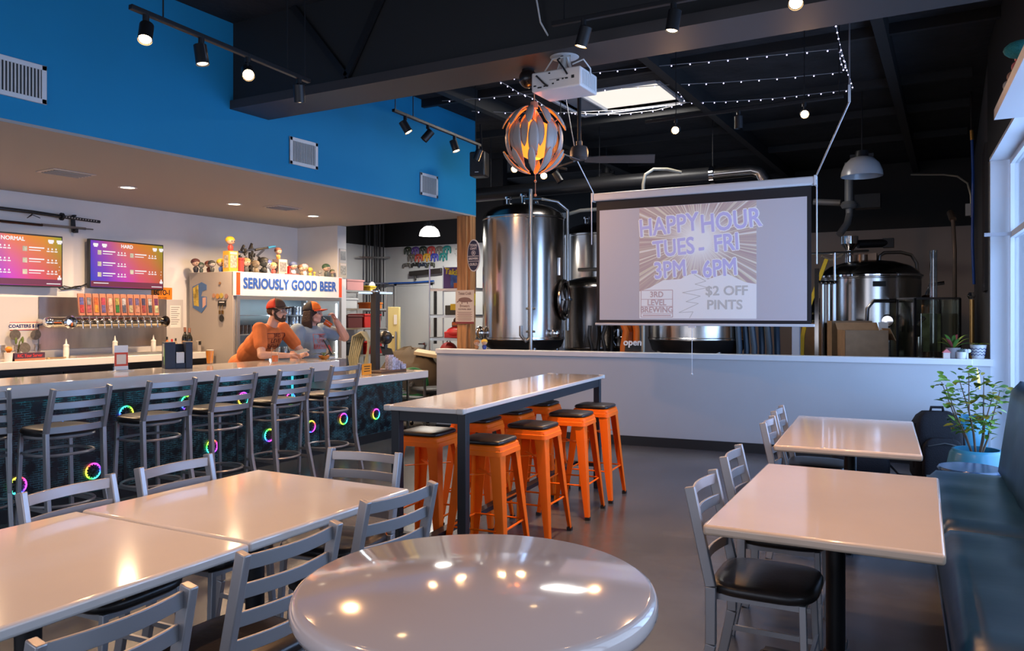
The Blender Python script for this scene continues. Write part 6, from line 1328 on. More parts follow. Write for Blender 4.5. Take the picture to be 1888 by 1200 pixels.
def leaf(mb, base, d, L, w, droop=.5, n=6):
    d = d.normalized(); s_ = d.cross(Vector((0, 0, 1))); s_ = s_.normalized() if s_.length > .05 else Vector((1, 0, 0)); vs = []; fs = []
    for j in range(n + 1):
        q = j / n; c = base + d * L * q + Vector((0, 0, -droop * L * q * q)); ww = w * math.sin(math.pi * min(.97, .12 + .88 * q)) 
        vs += [c - s_ * ww / 2, c + Vector((0, 0, -.15 * ww)), c + s_ * ww / 2]
    for j in range(n): a = j * 3; fs += [(a, a + 1, a + 4, a + 3), (a + 1, a + 2, a + 5, a + 4)]
    return mb.add(vs, fs)
t = thing('potted_bromeliad', 'potted plant with long yellow-green strap leaves on the half wall', 'plant', cap_pt(1757, .1)); random.seed(5)
MB().lathe([(.05, 0), (.07, .11), (.064, .11), (.05, .09), (.001, .09)], 22).build('pot', M('pot_grey', (.22, .2, .2), .6), t)
for k in range(15):
    a = k * 2.4; o = leaf(MB(), Vector((0, 0, .09)), Vector((math.cos(a), math.sin(a), 1.1 + .5 * (k % 3))), .24 + .05 * (k % 3), .04, .45).build('leaf', (m_leaf, m_leaf2, m_leaf, m_leafr)[k % 4], t, smooth=80)
t = thing('succulent', 'small grey-green succulent in a white pot on the half wall', 'plant', cap_pt(1772, .05)); MB().lathe([(.04, 0), (.05, .07), (.045, .07), (.04, .06), (.001, .06)], 20).build('pot', M('pot_white', (.6, .6, .6), .5), t)
for k in range(12): a = k * 2.4; leaf(MB(), Vector((0, 0, .06)), Vector((math.cos(a), math.sin(a), .5 + (k % 3) * .5)), .08, .03, .3, 4).build('leaf', M('succulent_leaf', (.16, .22, .2), .5), t, smooth=80)
p = Vector((.235, 9.36, 1.0905)); t = thing('zigzag_pot', 'white pot with zigzag pattern and trailing leaves by the window jamb', 'plant pot', p); MB().lathe([(.055, 0), (.078, .14), (.072, .14), (.06, .12), (.001, .12)], 30).build('pot', M('pot_white', (.6, .6, .6), .5), t)
for z in (.04, .07, .10):
    pts = [((.0585 + z * .165) * math.cos(a), (.0585 + z * .165) * math.sin(a), z + .008 * (1 if k % 2 else -1)) for k, a in enumerate([2 * math.pi * i / 24 for i in range(24)])]; MB().tube(pts, .003, 4, closed=True).build('zigzag', ink, t)
for k in range(9): a = k * 2.4; leaf(MB(), Vector((0, 0, .13)), Vector((math.cos(a), math.sin(a), .7)), .16, .03, .5).build('leaf', m_leaf2 if k % 2 else m_leaf, t, smooth=80)
t = thing('toy_house', 'tiny pink-roofed toy house among the potted plants', 'toy', cap_pt(1745, .05), HW); MB().box((0, 0, .03), (.06, .05, .06)).build('walls', M('toy_cream', (.6, .5, .45), .6), t); MB().prism([(-.04, .06), (.04, .06), (0, .1)], .06, Matrix(((1, 0, 0, 0), (0, 0, 1, -.03), (0, 1, 0, 0), (0, 0, 0, 1)))).build('roof', M('toy_roof', (.6, .15, .15), .5), t)
t = thing('white_flower', 'small white flower ornament beside the zigzag pot', 'ornament', cap_pt(1783, .06)); MB().cyl((0, 0, 0), (0, 0, .07), .012).build('stem', M('pot_white', (.6, .6, .6), .5), t)
for k in range(6): a = k * 1.05; MB().sph((.02 * math.cos(a), .02 * math.sin(a), .08), (.016, .012, .02), 8, 5).build('petal', M('pot_white', (.6, .6, .6), .5), t)
def figure2(px, s, hair, body, lab, v=.1):
    p = cap_pt(px, v); t = figure(p.x, p.y, p.z, s, hair, body, SK, lab, R_(-70)); t['group'] = 'toys on the half wall'
figure2(879, .12, (.3, .13, .04), (.35, .16, .06), 'small brown toy figure on the half wall beside the timber post'); figure2(893, .13, (.7, .45, .05), (.03, .06, .3), 'small toy figure with yellow hair on the half wall by the fermenter')
# signs on the timber post
p = PY(874, 471, 9.345); t = thing('oval_sign', 'oval dark blue and white guild sign on the timber post', 'sign', p)
rx, rz = .105, .225
prof = [(rx * math.copysign(abs(math.cos(a)) ** .9, math.cos(a)), rz * (math.sin(a) if math.sin(a) > 0 else math.sin(a) * 1.0)) for a in [2 * math.pi * k / 36 for k in range(36)]]
mt = Matrix(((1, 0, 0, 0), (0, 0, -1, 0), (0, 1, 0, 0), (0, 0, 0, 1)))
MB().prism(prof, .012, mt).build('backing', M('sign_white', (.72, .68, .67), .5), t); MB().prism([(a * .88, b * .93) for a, b in prof], .004, Matrix.Translation((0, -.012, 0)) @ mt).build('face', M('sign_navy', (.03, .035, .08), .5), t)
m_sw = M('sign_white', (.72, .68, .67), .5)
for s_, z, sz, w in (('TEXAS', .14, .05, .8), ('CRAFT', .095, .045, .8), ('BREWERS', -.045, .042, .85), ('GUILD', -.125, .05, .85)): txt(s_, sz, m_sw, t, (0, -.017, z), FY, bold=.001, sx=w)
MB().lathe([(.026, 0), (.034, 0), (.034, .004), (.026, .004)], 20, (0, -.0165, .035), 'y', cap=False).build('ring', m_sw, t)
star = [((.022 if k % 2 == 0 else .009) * math.sin(k * math.pi / 5), (.022 if k % 2 == 0 else .009) * math.cos(k * math.pi / 5)) for k in range(10)]; MB().prism(star, .003, Matrix.Translation((0, -.0165, .035)) @ mt).build('star', m_sw, t)
for z in (-.01, -.08): MB().box((0, -.0175, z), (.17, .002, .008)).build('band', m_sw, t)
p0, p1_ = PY(840, 535, 9.34), PY(874, 597, 9.34); c = (p0 + p1_) / 2; w = p1_.x - p0.x; h = p0.z - p1_.z
t = thing('festival_poster', 'white festival poster with an armadillo print on the timber post', 'poster', c); MB().box((0, 0, 0), (w, .004, h)).build('sheet', M('poster_cream', (.62, .55, .5), .7), t); MB().box((0, -.003, -h / 2 + .015), (w, .003, .03)).build('band', M('poster_maroon', (.2, .03, .04), .6), t)
m_pk = M('poster_ink', (.22, .13, .12), .7)
txt('Texas Craft', .06, m_pk, t, (0, -.004, h * .40), FY, sx=.75); txt('Brewers', .06, m_pk, t, (0, -.004, h * .03), FY, sx=.8); txt('FESTIVAL 2024', .034, m_pk, t, (0, -.004, -h * .07), FY)
MB().sph((0, -.004, h * .21), (w * .34, .002, h * .075), 16, 8).sph((w * .3, -.004, h * .18), (w * .12, .002, h * .035), 10, 6).bar((-w * .3, -.004, h * .19), (-w * .42, -.004, h * .14), .003, .012).box((-w * .15, -.004, h * .13), (.012, .002, .04)).box((w * .15, -.004, h * .13), (.012, .002, .04)).build('armadillo_print', m_pk, t)
for k in range(8): MB().box((0, -.0035, -h * (.15 + .035 * k)), (w * (.8 - .1 * (k % 2)), .001, .006)).build('print_line', m_pk, t)
tag(MB().box(Vector((-5.919, 9.47, PY(876, 552, 9.42).z)), (.02, .06, .17)).build('yellow_tag', M('yellow_paint', (.65, .45, .02), .5)), 'narrow yellow tag on the edge of the timber post', 'tag')
# ================================================================== STORAGE CORNER
YW = 11.71
ctr = [(752, 462, (.02, .03, .02)), (766, 462, (.10, .05, .25)), (780, 461, (.02, .03, .025)), (795, 461, (.45, .05, .05)), (810, 461, (.15, .13, .12)), (824, 460, (.02, .2, .2)), (759, 475, (.12, .1, .09)), (772, 475, (.40, .06, .04)), (787, 474, (.6, .32, .03)), (801, 474, (.05, .06, .4)), (817, 473, (.02, .2, .2)),
       (750, 488, (.12, .11, .10)), (766, 487, (.015, .015, .015)), (779, 487, (.02, .03, .06)), (794, 487, (.05, .055, .04)), (842, 461, (.45, .45, .45)), (847, 476, (.4, .38, .38))]
cname = ['black', 'purple', 'black-green', 'red', 'grey', 'teal', 'grey', 'red', 'yellow', 'blue', 'teal', 'grey', 'black', 'navy', 'olive', 'white', 'pale grey']
rown = ['top'] * 6 + ['middle'] * 5 + ['bottom'] * 4 + ['end'] * 2
for i, ((x, y, c), nm, rw) in enumerate(zip(ctr, cname, rown)):
    p = PY(x, y, YW + .02); extra = {2: 'third in the ', 0: 'first in the ', 12: 'second in the ', 13: 'third in the '}.get(i, 'in the ')
    t = thing('game_controller', '%s game controller %s%s row on the storage wall' % (nm, extra, rw), 'game controller', p, 0, 'game controllers on the storage wall'); m = M('pad' + str(c), c, .4)
    mb = MB()
    if rw in ('top', 'middle'): mb.sph((0, 0, .03), (.085, .022, .045), 14, 8).cap((-.062, 0, .02), (-.072, 0, -.055), .024, .016).cap((.062, 0, .02), (.072, 0, -.055), .024, .016).cap((0, 0, .02), (0, 0, -.07), .022, .016)
    elif rw == 'bottom': mb.sph((0, 0, 0), (.085, .022, .035), 14, 8).cap((-.065, 0, 0), (-.075, 0, -.045), .026, .018).cap((.065, 0, 0), (.075, 0, -.045), .026, .018)
    else: mb.box((0, 0, 0), (.1, .03, .13)).cap((0, 0, -.05), (0, 0, -.1), .02, .015)
    mb.build('shell', m, t, smooth=70); MB().sph((0, -.022, .015), (.014, .01, .014), 8, 6).build('stick', M('pad_stick', (.25, .25, .25), .5), t)
    MB().sph((.045, -.02, .03), (.008, .008, .008), 6, 4).build('button', M('pad_button', (.3, .28, .1), .5), t)
a, b = PY(757, 505, YW), PY(808, 499, YW)
t = thing('wall_blaster', 'long black display prop on the wall below the controllers', 'prop'); MB().bar(a + Vector((0, -.03, 0)), b + Vector((.1, -.03, 0)), .05, .09).bar(a + Vector((.12, -.03, -.03)), a + Vector((.14, -.03, -.12)), .03, .03, (0, 1, 0)).build('body', M('prop_dark', (.018, .014, .014), .4), t, bevel=.01)
t = thing('blue_water_pipe', 'blue water pipe running level along the storage walls', 'pipe'); MB().tube([PX(636, 519, -9.25), PX(700, 522, -9.25), Vector((-9.24, 11.68, PX(700, 522, -9.25).z)), PY(760, 521, 11.69), PY(800, 518, 11.69)], .016, 8).build('tube', M('hose_blue', (.01, .08, .38), .4), t)
t = thing('pipe_risers', 'bundle of dark upright pipes on the storage side wall', 'pipework')
for k, x in enumerate((676, 681, 691, 695, 700, 707)): a = PX(x, 535, -9.2); MB().cyl((a.x, a.y, 1.5), (a.x, a.y, CZ), .014 if k % 2 else .022, n=8).build('riser', M('riser_dark', (.05, .05, .055), .4, .3), t)
for y in (474, 522): a, b = PX(662, y, -9.18), PX(718, y + 1, -9.18); MB().bar(a, b, .03, .03).build('strut_channel', steel, t)
def rack(label, c, w, d, zs, rz, hh):
    t = thing('wire_rack', label, 'shelving', c, rz)
    for sx in (-1, 1):
        for sy in (-1, 1): MB().cyl((sx * w / 2, sy * d / 2, 0), (sx * w / 2, sy * d / 2, hh), .013, n=8).build('post', steel, t)
    for z in zs:
        mb = MB()
        for k in range(7): mb.bar((-w / 2, -d / 2 + d * k / 6, z), (w / 2, -d / 2 + d * k / 6, z), .006, .006)
        mb.bar((-w / 2, -d / 2, z - .02), (w / 2, -d / 2, z - .02), .008, .035).bar((-w / 2, d / 2, z - .02), (w / 2, d / 2, z - .02), .008, .035).bar((-w / 2, -d / 2, z), (-w / 2, d / 2, z), .008, .03).bar((w / 2, -d / 2, z), (w / 2, d / 2, z), .008, .03); mb.build('shelf', steel, t)
    return t
R1 = Vector((-8.85, 10.35, 0)); rack('wire storage rack past the beer cooler', R1, .5, 1.1, (.35, .85, 1.3, 1.62, 1.92), 0, 2.0)
def bin_(label, y, z, w, h, c, d=.36, nm='storage_bin'):
    t = thing(nm, label, 'bin', (-8.80, y, z + .006), 0, 'goods on the storage rack'); m = M('bin' + str(c), c, .5)
    MB().prism([(-d / 2, -w / 2), (d / 2, -w / 2), (d / 2, w / 2), (-d / 2, w / 2)], h, None).build('tub', m, t, bevel=.012); MB().box((0, 0, h - .02), (d + .025, w + .025, .03)).build('rim', m, t, bevel=.006); return t
bin_('pink and white carton on the top of the wire rack', 10.1, 1.92, .42, .19, (.55, .25, .24)); bin_('small yellow tub on the top of the wire rack', 10.55, 1.92, .14, .1, (.6, .42, .03))
bin_('white box on the second shelf of the wire rack', 10.0, 1.62, .3, .18, (.5, .5, .5)); bin_('red bin on the second shelf of the wire rack', 10.55, 1.30, .42, .24, (.42, .015, .012)); bin_('dark red bin beside the pole on the wire rack', 10.1, 1.30, .36, .22, (.10, .02, .02))
bin_('bright red bin on the lower shelf of the wire rack', 10.6, .85, .4, .22, (.45, .015, .012)); bin_('black bin on the lower shelf of the wire rack', 10.1, .85, .4, .24, (.02, .02, .022)); bin_('orange tub on the third shelf of the wire rack', 10.7, 1.62, .2, .12, (.55, .16, .02)); bin_('grey bin on the bottom shelf of the wire rack', 10.35, .35, .6, .3, (.1, .1, .1))
p = PD(660, 548, 12.6); t = thing('white_plate', 'white oval dish standing on the top of the wire rack', 'dish', (-8.8, 10.75, 1.926)); MB().sph((0, 0, .09), (.03, .09, .09), 14, 10).build('dish', white_plastic, t)
p = ground(PD(727, 578, 13.2)); t = thing('electrical_cabinet', 'pale yellow upright cabinet beside the storage door', 'cabinet', p, YAW); MB().box((0, 0, .83), (.19, .16, 1.66)).build('body', M('pale_yellow', (.62, .52, .22), .5), t, bevel=.006); MB().box((.03, -.083, 1.45), (.05, .006, .16)).build('notice', M('paper_white', (.75, .72, .68), .8), t); MB().cyl((.04, -.1, .8), (.04, -.1, 1.25), .014).build('handle', steel, t)
# right rack behind the half wall end
R2 = Vector((-7.05, 10.75, 0)); rack('chrome wire rack behind the end of the half wall', R2, .75, .45, (.5, 1.15, 1.52, 1.95), R_(5), 2.35)
def on2(x, z): return (R2.x + x, R2.y - .05, z + .006)
t = thing('snack_box', 'purple and blue snack carton lettered in yellow on the wire rack', 'box', on2(.1, 1.95), R_(5)); MB().box((0, 0, .17), (.46, .26, .34)).build('carton', M('snack_purple', (.10, .04, .22), .5), t); MB().box((.06, -.132, .12), (.32, .004, .2)).build('print', M('snack_blue', (.03, .10, .40), .5, vary=.6, vscale=9), t); MB().box((.09, -.134, .045), (.26, .004, .08)).build('print', M('snack_orange', (.6, .14, .02), .5), t); txt('Takis', .13, M('snack_yellow', (.75, .55, .03), .5), t, (-.07, -.137, .26), (R_(90), R_(8), 0), bold=.006)
t = thing('tool_bag', 'red tool bag on the wire rack by the post', 'bag', on2(.05, 1.15)); MB().sph((0, 0, .08), (.2, .14, .11), 16, 10).box((0, 0, .05), (.36, .24, .1)).build('bag', red_m, t, bevel=.01); MB().tube([(-.1, 0, .16), (-.06, 0, .24), (.06, 0, .24), (.1, 0, .16)], .012, 8).build('handle', ink_black, t)
t = thing('red_helmet', 'dark red round bag on the lower wire shelf', 'bag', on2(-.12, .80)); MB().sph((0, 0, .14), (.15, .14, .14), 16, 10).build('body', M('bag_dark_red', (.25, .015, .015), .6), t); MB().tube([(-.05, 0, .26), (0, 0, .32), (.05, 0, .26)], .01, 6).build('handle', ink_black, t)
t = thing('toy_cube', 'small orange and black robot toy on the wire shelf', 'toy', on2(.03, 1.31)); MB().box((0, 0, .06), (.13, .1, .09)).sph((0, 0, .12), .05, 12, 8).build('body', M('robot_dark', (.10, .05, .04), .5), t, bevel=.02); MB().box((0, -.052, .07), (.09, .006, .05)).build('face', M('robot_orange', (.5, .12, .03), .5), t)
t = thing('white_bin', 'teal plastic tub on the lower wire shelf', 'tub', on2(.22, .80)); MB().lathe([(.08, 0), (.10, .24), (.09, .24), (.075, .02), (.001, .02)], 20).build('tub', M('teal_tub', (.03, .14, .14), .4), t); MB().box((0, -.1, .08), (.1, .004, .08)).build('label_print', M('sticker_green', (.25, .5, .2), .6), t)
t = thing('small_crate', 'yellow and dark crate on the middle wire shelf', 'crate', on2(.05, 1.52)); MB().box((0, 0, .08), (.34, .22, .16)).build('crate', M('crate_dark', (.04, .035, .03), .6), t, bevel=.01); MB().box((0, -.112, .13), (.12, .004, .1)).build('label_print', M('yellow_paint', (.65, .45, .02), .5), t)
t = tag(MB().box((0, 0, 0), (.02, .07, .9)).build('mesh_panel', M('mesh_dark', (.025, .025, .025), .6, bump=.6, bscale=60), loc=(R2.x - .42, R2.y, 1.5)), 'dark mesh panel hanging beside the chrome rack', 'panel')
# gear on the floor behind the lower counter
t = thing('brown_tarp', 'crumpled olive-brown tarp heap behind the lower counter', 'tarp', Vector((-7.35, 9.95, 0))); mb = MB(); mb.sph((0, 0, .5), (.55, .5, .5), 20, 12); random.seed(9)
mb.v = [(v[0] + random.uniform(-.05, .05), v[1] + random.uniform(-.05, .05), max(0, v[2] * 1.0 + random.uniform(-.05, .05))) for v in mb.v]; mb.build('tarp', M('tarp_brown', (.085, .06, .035), .9), t, smooth=80)
t = thing('weight_plate', 'green rimmed weight plate leaning behind the lower counter', 'weight plate', Vector((-6.75, 9.15, .55)), YAW); MB().lathe([(.16, -.03), (.21, -.035), (.23, -.02), (.23, .02), (.21, .035), (.16, .03)], 36, axis='y', cap=False).build('rim', M('plate_green', (.01, .13, .05), .45), t); MB().lathe([(.03, -.02), (.165, -.02), (.165, .02), (.03, .02)], 30, axis='y').build('disc', M('plate_grey', (.05, .05, .05), .5), t); MB().cyl((0, -.25, 0), (0, .4, 0), .025).build('bar', steel, t); MB().bar((0, .2, -.55), (0, .2, 0), .05, .05, (1, 0, 0)).box((0, .2, -.53), (.4, .3, .04)).build('stand', black_metal, t)
t = thing('pale_board', 'pale wooden offcut lying on the tarp heap', 'board', (-6.95, 9.9, .93)); MB().box((0, 0, 0), (.5, .2, .05), (R_(10), R_(8), R_(20))).build('board', M('pale_wood', (.55, .42, .26), .7), t)
t = thing('office_chair', 'black office chair behind the end of the half wall', 'chair', (-6.35, 9.05, 0), R_(150)); MB().box((0, 0, .48), (.46, .46, .08)).build('seat', black_plastic, t, bevel=.03); MB().box((0, -.24, .78), (.42, .07, .5), (R_(8), 0, 0)).build('backrest', M('chair_brown', (.035, .028, .026), .6), t, bevel=.03); MB().cyl((0, 0, .08), (0, 0, .46), .03).build('column', black_metal, t)
for k in range(5): a = k * 2 * math.pi / 5; l_ = MB().bar((0, 0, .09), (.28 * math.cos(a), .28 * math.sin(a), .07), .04, .03).build('leg', black_metal, t); MB().sph((.28 * math.cos(a), .28 * math.sin(a), .03), .03, 10, 6).build('caster', black_plastic, l_)
t = thing('hose_coil', 'coil of pale hose hanging by the dark pole', 'hose', PD(655, 640, 10.4));
for k in range(6): MB().tube([(.02 * k - .05, 0, -.42), (.03 * k - .1, .0, -.15), (.02 * k - .04, .02 * k, .14), (.1, .02 * k, .2), (.22 - .01 * k, .02 * k, .08), (.2 - .02 * k, .0, -.42)], .014, 8).build('loop', M('hose_pale', (.36, .34, .22), .6), t)
# ================================================================== LOWER COUNTER
LZ = .8255
def low(px, X, z=LZ): p = PX(px, 650, X); return Vector((X, p.y, z))
t = thing('dark_pole_stand', 'dark square pole with crossbar standing on the lower counter', 'stand', low(692, -6.25)); MB().box((0, 0, .5), (.085, .085, 1.0)).build('pole', M('pole_dark', (.025, .025, .026), .5), t, bevel=.004); MB().bar((-.12, -.18, .98), (.12, .18, .98), .03, .02).sph((0, 0, 1.0), (.06, .06, .03)).build('crossbar', steel, t)
t = thing('tablet_stand', 'black tablet on an angled stand beside the dark pole', 'tablet', low(714, -6.22)); MB().lathe([(.07, 0), (.07, .012), (.015, .02), (.012, .2)], 20).build('stand', chrome, t); MB().box((0, 0, .24), (.012, .2, .14), (R_(-15), R_(-35), 0)).build('tablet', black_plastic, t, bevel=.003); MB().sph((-.03, 0, .42), (.09, .09, .09), 16, 10).cyl((-.03, 0, .22), (-.03, 0, .4), .02).cyl((-.03, .06, .42), (-.03, .16, .42), .016).build('motor', M('motor_black', (.02, .02, .02), .35), t)
t = thing('serving_tray', 'flat dark wooden tray on the lower counter', 'tray', low(715, -6.08)); MB().box((0, 0, .015), (.2, .5, .03)).build('tray', M('tray_wood', (.09, .05, .035), .5), t, bevel=.004)
for k in range(6):
    p = low(718 + 5 * k, -6.05 if k % 2 else -6.1, LZ + .031); t = thing('card_stack', 'small stack of printed blue and white cards on the tray, number %s from the pole' % ('one', 'two', 'three', 'four', 'five', 'six')[k], 'cards', p, R_(10 * k), 'stacked cards on the tray'); MB().box((0, 0, .03 + .012 * (5 - k)), (.06, .09, .06 + .024 * (5 - k))).build('stack', M('card_blue' if k % 2 else 'card_lilac', (.42, .46, .62) if k % 2 else (.55, .50, .60), .6, vary=.5, vscale=40), t); MB().box((0, 0, .0605 + .024 * (5 - k)), (.05, .08, .001)).build('print', M('card_print', (.2, .22, .45), .6), t)
t = thing('orange_notice', 'small orange printed notice stand on the lower counter', 'sign', low(676, -6.0), R_(0)); MB().box((0, 0, .07), (.012, .16, .13)).build('board', M('notice_orange', (.75, .30, .02), .5), t); [MB().box((.0068, 0, .105 - .028 * k), (.0015, .11 - .015 * (k % 2), .009)).build('print_line', ink_black, t) for k in range(3)]
t = thing('counter_riser', 'grey metal riser box on the lower counter by the bar end', 'box', (-6.45, 6.95, .8255)); MB().box((0, 0, .0975), (.34, .5, .195)).build('box', M('brushed_plate', (.3, .3, .3), .35, .7), t, bevel=.006); MB().box((.172, 0, .1), (.004, .4, .12)).build('door', M('riser_door', (.25, .25, .26), .4, .6), t)
t = thing('sales_tablet', 'black point-of-sale tablet tilted on the end of the bar', 'tablet', Vector((-6.42, 7.02, 1.0205)), R_(12)); MB().box((0, 0, .01), (.14, .14, .02)).bar((0, 0, .01), (.02, 0, .12), .04, .03).build('base', M('tab_white', (.6, .6, .6), .4), t); MB().box((.02, 0, .14), (.014, .26, .20), (0, R_(-28), R_(25))).build('tablet', black_plastic, t, bevel=.004); MB().box((.03, -.01, .142), (.004, .23, .17), (0, R_(-28), R_(25))).build('screen', M('tab_screen', (.015, .015, .018), .08), t)
t = thing('strap_plant', 'strappy green plant in an orange bowl at the end of the bar', 'plant', Vector((-6.32, 6.86, 1.0205))); MB().lathe([(.03, 0), (.06, .03), (.065, .045), (.055, .045), (.001, .03)], 20).build('bowl', M('bowl_orange', (.6, .2, .03), .5), t)
for k in range(7): a = k * 2.2; leaf(MB(), Vector((0, 0, .03)), Vector((math.cos(a), math.sin(a), .9)), .26, .022, .6).build('leaf', M('leaf_dark', (.03, .07, .02), .5), t, smooth=80)
# counter end trolley
t = thing('parts_trolley', 'open steel trolley with coiled parts past the lower counter', 'trolley', (-6.45, 8.5, 0)); 
for z in (.15, .42, .68): MB().box((0, 0, z), (.5, .4, .02)).build('shelf', steel, t)
for sx in (-.24, .24):
    for sy in (-.19, .19): MB().box((sx, sy, .35), (.025, .025, .7)).build('leg', steel, t)
for k in range(4): MB().tube([(-.1 + .1 * (k % 3) + .08 * math.cos(a), .1 * math.sin(a), .2 + .27 * (k % 2) + .02 * k) for a in [i * .7 for i in range(9)]], .015, 6, closed=True).build('coil', M('coil_cream', (.5, .42, .28), .6), t)
# ================================================================== WINDOW SIDE
bk = thing('backpack', 'black backpack standing by the half wall', 'backpack', (-.13, 8.42, 0), R_(20)); m_bp = M('nylon_black', (.005, .005, .008), .7, spec=.2, bump=.3, bscale=120)
def pillow(w, d, h, z0, e=.35, topk=.8):
    mb = MB(); vs = []; fs = []; N = 28; rings = []
    for (q, k) in ((0, .92), (.06, 1), (.5, 1), (.8, .97), (.93, topk), (1, topk * .7)):
        rings.append((z0 + h * q, k))
    for z, k in rings:
        for i in range(N): a = 2 * math.pi * i / N; c, s_ = math.cos(a), math.sin(a); vs.append((w / 2 * k * math.copysign(abs(c) ** e, c), d / 2 * (k if z < z0 + h * .9 else k * .8) * math.copysign(abs(s_) ** e, s_), z))
    for j in range(len(rings) - 1): fs += [(j * N + i, j * N + (i + 1) % N, (j + 1) * N + (i + 1) % N, (j + 1) * N + i) for i in range(N)]
    fs += [tuple(range(N - 1, -1, -1)), tuple(range((len(rings) - 1) * N, len(rings) * N))]; return mb.add(vs, fs)
pillow(.42, .26, .62, .01).build('main_body', m_bp, bk, smooth=60)
pk = pillow(.34, .08, .36, .04); pk.v = [(a, b - .16, c) for a, b, c in pk.v]; po = pk.build('front_pocket', m_bp, bk, smooth=60)
MB().tube([(-.14, -.205, .33), (0, -.21, .36), (.14, -.205, .33)], .006, 6).build('zip', M('zip_black', (.03, .03, .03), .4), po)
MB().tube([(-.06, -.02, .61), (-.05, -.02, .67), (.05, -.02, .67), (.06, -.02, .61)], .014, 8).build('handle', m_bp, bk)
for s_ in (-1, 1): MB().tube([(s_ * .2, -.04, .1), (s_ * .225, -.06, .3), (s_ * .2, -.05, .52)], .016, 8).build('strap', m_bp, bk)
MB().box((.09, -.215, .12), (.03, .004, .012)).build('badge', M('badge_grey', (.4, .4, .4), .5), po)
t = thing('camera_bag', 'low black gear bag lying on the floor beside the backpack', 'bag', (-.78, 8.32, 0), R_(12)); 
mb = pillow(.52, .26, .22, .005, .4, .9); mb.build('bag', m_bp, t, smooth=60); MB().tube([(-.2, -.02, .21), (-.1, -.05, .27), (.1, -.05, .27), (.2, -.02, .21)], .012, 8).build('handle', m_bp, t); MB().tube([(.26, 0, .1), (.33, -.06, .02), (.45, -.1, .012), (.4, -.2, .012)], .01, 6).build('strap', m_bp, t)
# planters
m_tq = M('turquoise_glaze', (.04, .22, .34), .25)
t = thing('turquoise_planter', 'round turquoise planter under the leafy shrub', 'planter', (.18, 7.55, 0)); MB().lathe([(.12, 0), (.2, .1), (.23, .26), (.2, .4), (.18, .43), (.165, .43), (.18, .38), (.001, .37)], 32).build('pot', m_tq, t, smooth=60)
t = thing('turquoise_planter', 'taller turquoise planter against the window jamb', 'planter', (.12, 8.85, 0)); MB().lathe([(.14, 0), (.18, .2), (.2, .5), (.19, .55), (.175, .55), (.16, .5), (.001, .48)], 32).build('pot', m_tq, t, smooth=60)
t = thing('low_stool', 'low dark blue side table behind the booth end', 'table', (.12, 6.75, 0)); MB().lathe([(.001, .38), (.21, .38), (.22, .395), (.21, .41), (.001, .41)], 32).build('tabletop', M('blue_lacquer', (.02, .06, .13), .2), t); MB().cyl((0, 0, 0), (0, 0, .38), .03).lathe([(.14, 0), (.14, .015), (.03, .03)], 24).build('base', black_metal, t)
sh = thing('leafy_shrub', 'leafy green shrub with bare lower stems in the turquoise planter', 'plant', (.18, 7.55, .37)); random.seed(11)
tips = []
for k in range(7):
    a = k * .9; b0 = Vector((.03 * math.cos(a), .03 * math.sin(a), 0)); p1_ = b0 + Vector((.10 * math.cos(a) - .03, .10 * math.sin(a), .28 + .05 * (k % 3))); p2_ = p1_ + Vector((.09 * math.cos(a + .4) - .02, .09 * math.sin(a + .4), .26 + .06 * (k % 2)))
    MB().tube([b0, b0.lerp(p1_, .5) + Vector((.01, .01, 0)), p1_, p2_], [.009, .008, .006, .003], 6).build('stem', M('stem_brown', (.12, .08, .05), .7), sh); tips += [b0.lerp(p1_, .7), p1_, p1_.lerp(p2_, .33), p1_.lerp(p2_, .66), p2_]
lm = [leaf(MB(), Vector((0, 0, 0)), Vector((1, 0, .3)), .075, .042, .4, 4).build('leaf', (m_leaf, M('leaf_bright', (.13, .26, .03), .4), m_leaf2)[i], sh, smooth=80) for i in range(3)]
for i, o in enumerate(lm): o.location = tips[i * 3]
for k in range(260):
    tpt = random.choice(tips); o = random.choice((lm[0], lm[1], lm[1], lm[0], lm[2])).copy(); C.objects.link(o); o.parent = sh; o.location = tpt + Vector((random.uniform(-.07, .07), random.uniform(-.07, .07), random.uniform(-.05, .06))); o.rotation_euler = (random.uniform(-.5, .5), random.uniform(-.6, .4), random.uniform(0, 6.28)); sc = random.uniform(.7, 1.3); o.scale = (sc, sc, sc)
t = tag(leaf(MB(), Vector((.2, 7.5, .93)), Vector((-.1, .05, 1)), .2, .05, .1).build('yellow_leaf', M('leaf_gold', (.75, .45, .02), .4)), 'single golden leaf-shaped ornament in the shrub', 'ornament')
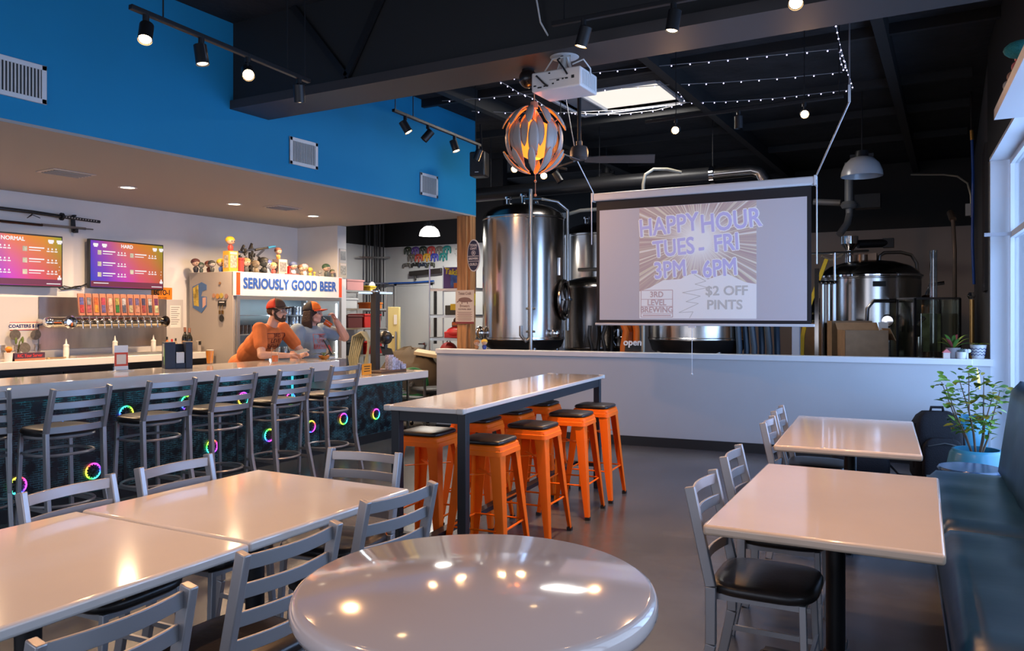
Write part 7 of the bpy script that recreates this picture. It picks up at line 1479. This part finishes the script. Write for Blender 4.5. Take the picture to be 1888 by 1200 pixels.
# upper shelf with toys
shf = thing('upper_shelf', 'white wall shelf high beside the window', 'shelf', (0, 0, 0)); y1_ = 6.43; z_ = 2.90
v = [(wx(y1_) - .22, y1_), (wx(y1_), y1_), (wx(2.2), 2.2), (wx(2.2) - .22, 2.2)]
MB().prism(v, .07, Matrix.Translation((0, 0, z_))).build('board', M('shelf_white', (.50, .50, .52), .5), shf)
MB().tube([Vector((wx(5.6) - .03, 5.6, z_ - .0)), Vector((wx(5.5) - .05, 5.5, z_ - .15)), Vector((wx(5.2) + .02, 5.2, z_ - .28))], .008, 6).build('cable', M('cable_white', (.55, .54, .53), .5), shf)
def on_sh(y, dx=.1): return Vector((wx(y) - dx, y, z_ + .0705))
t = thing('plush_toy', 'teal knitted toy hanging over the edge of the high shelf', 'toy', on_sh(5.2, .18)); MB().sph((-.02, 0, .05), (.09, .07, .05), 14, 8).sph((.02, .12, .03), (.05, .05, .035), 12, 8).build('body', M('teal_knit', (.02, .22, .24), .9, bump=.8, bscale=120), t); MB().sph((-.03, .08, .02), (.02, .02, .02), 8, 6).build('nose', red_m, t)
t = thing('plush_toy', 'second teal knitted toy higher on the shelf, cut by the photo edge', 'toy', on_sh(4.75, .12)); MB().sph((0, 0, .16), (.06, .06, .16), 14, 10).build('body', M('teal_knit', (.02, .22, .24), .9, bump=.8, bscale=120), t); MB().sph((-.05, .02, .2), (.02, .02, .02), 8, 6).build('patch', white_plastic, t)
t = thing('wooden_sign', 'weathered orange-brown plank ornament at the top right corner', 'ornament', on_sh(4.45, .1)); 
for k in range(3): MB().box((-.02 + .01 * k, -.05 + .05 * k, .45), (.02, .045, .5 + .06 * k), (0, R_(4), R_(5 * k))).build('plank', wood, t)
MB().box((0, 0, .02), (.1, .2, .04)).cyl((0, 0, .02), (0, 0, .4), .01).build('base', wood, t)
for i, (y, c, lab) in enumerate(((5.75, (.5, .12, .12), 'small pink and red figurine on the high shelf'), (5.98, (.3, .16, .12), 'small brown figurine on the high shelf'), (6.2, (.4, .38, .36), 'small pale figurine at the end of the high shelf'))):
    t = thing('figurine', lab, 'toy', on_sh(y, .16), 0, 'figurines on the high shelf'); m = M('figurine%d' % i, c, .6); MB().lathe([(.03, 0), (.035, .03), (.02, .08)], 14).build('body', m, t); MB().sph((0, 0, .1), (.032, .032, .035), 12, 8).build('head', m, t)
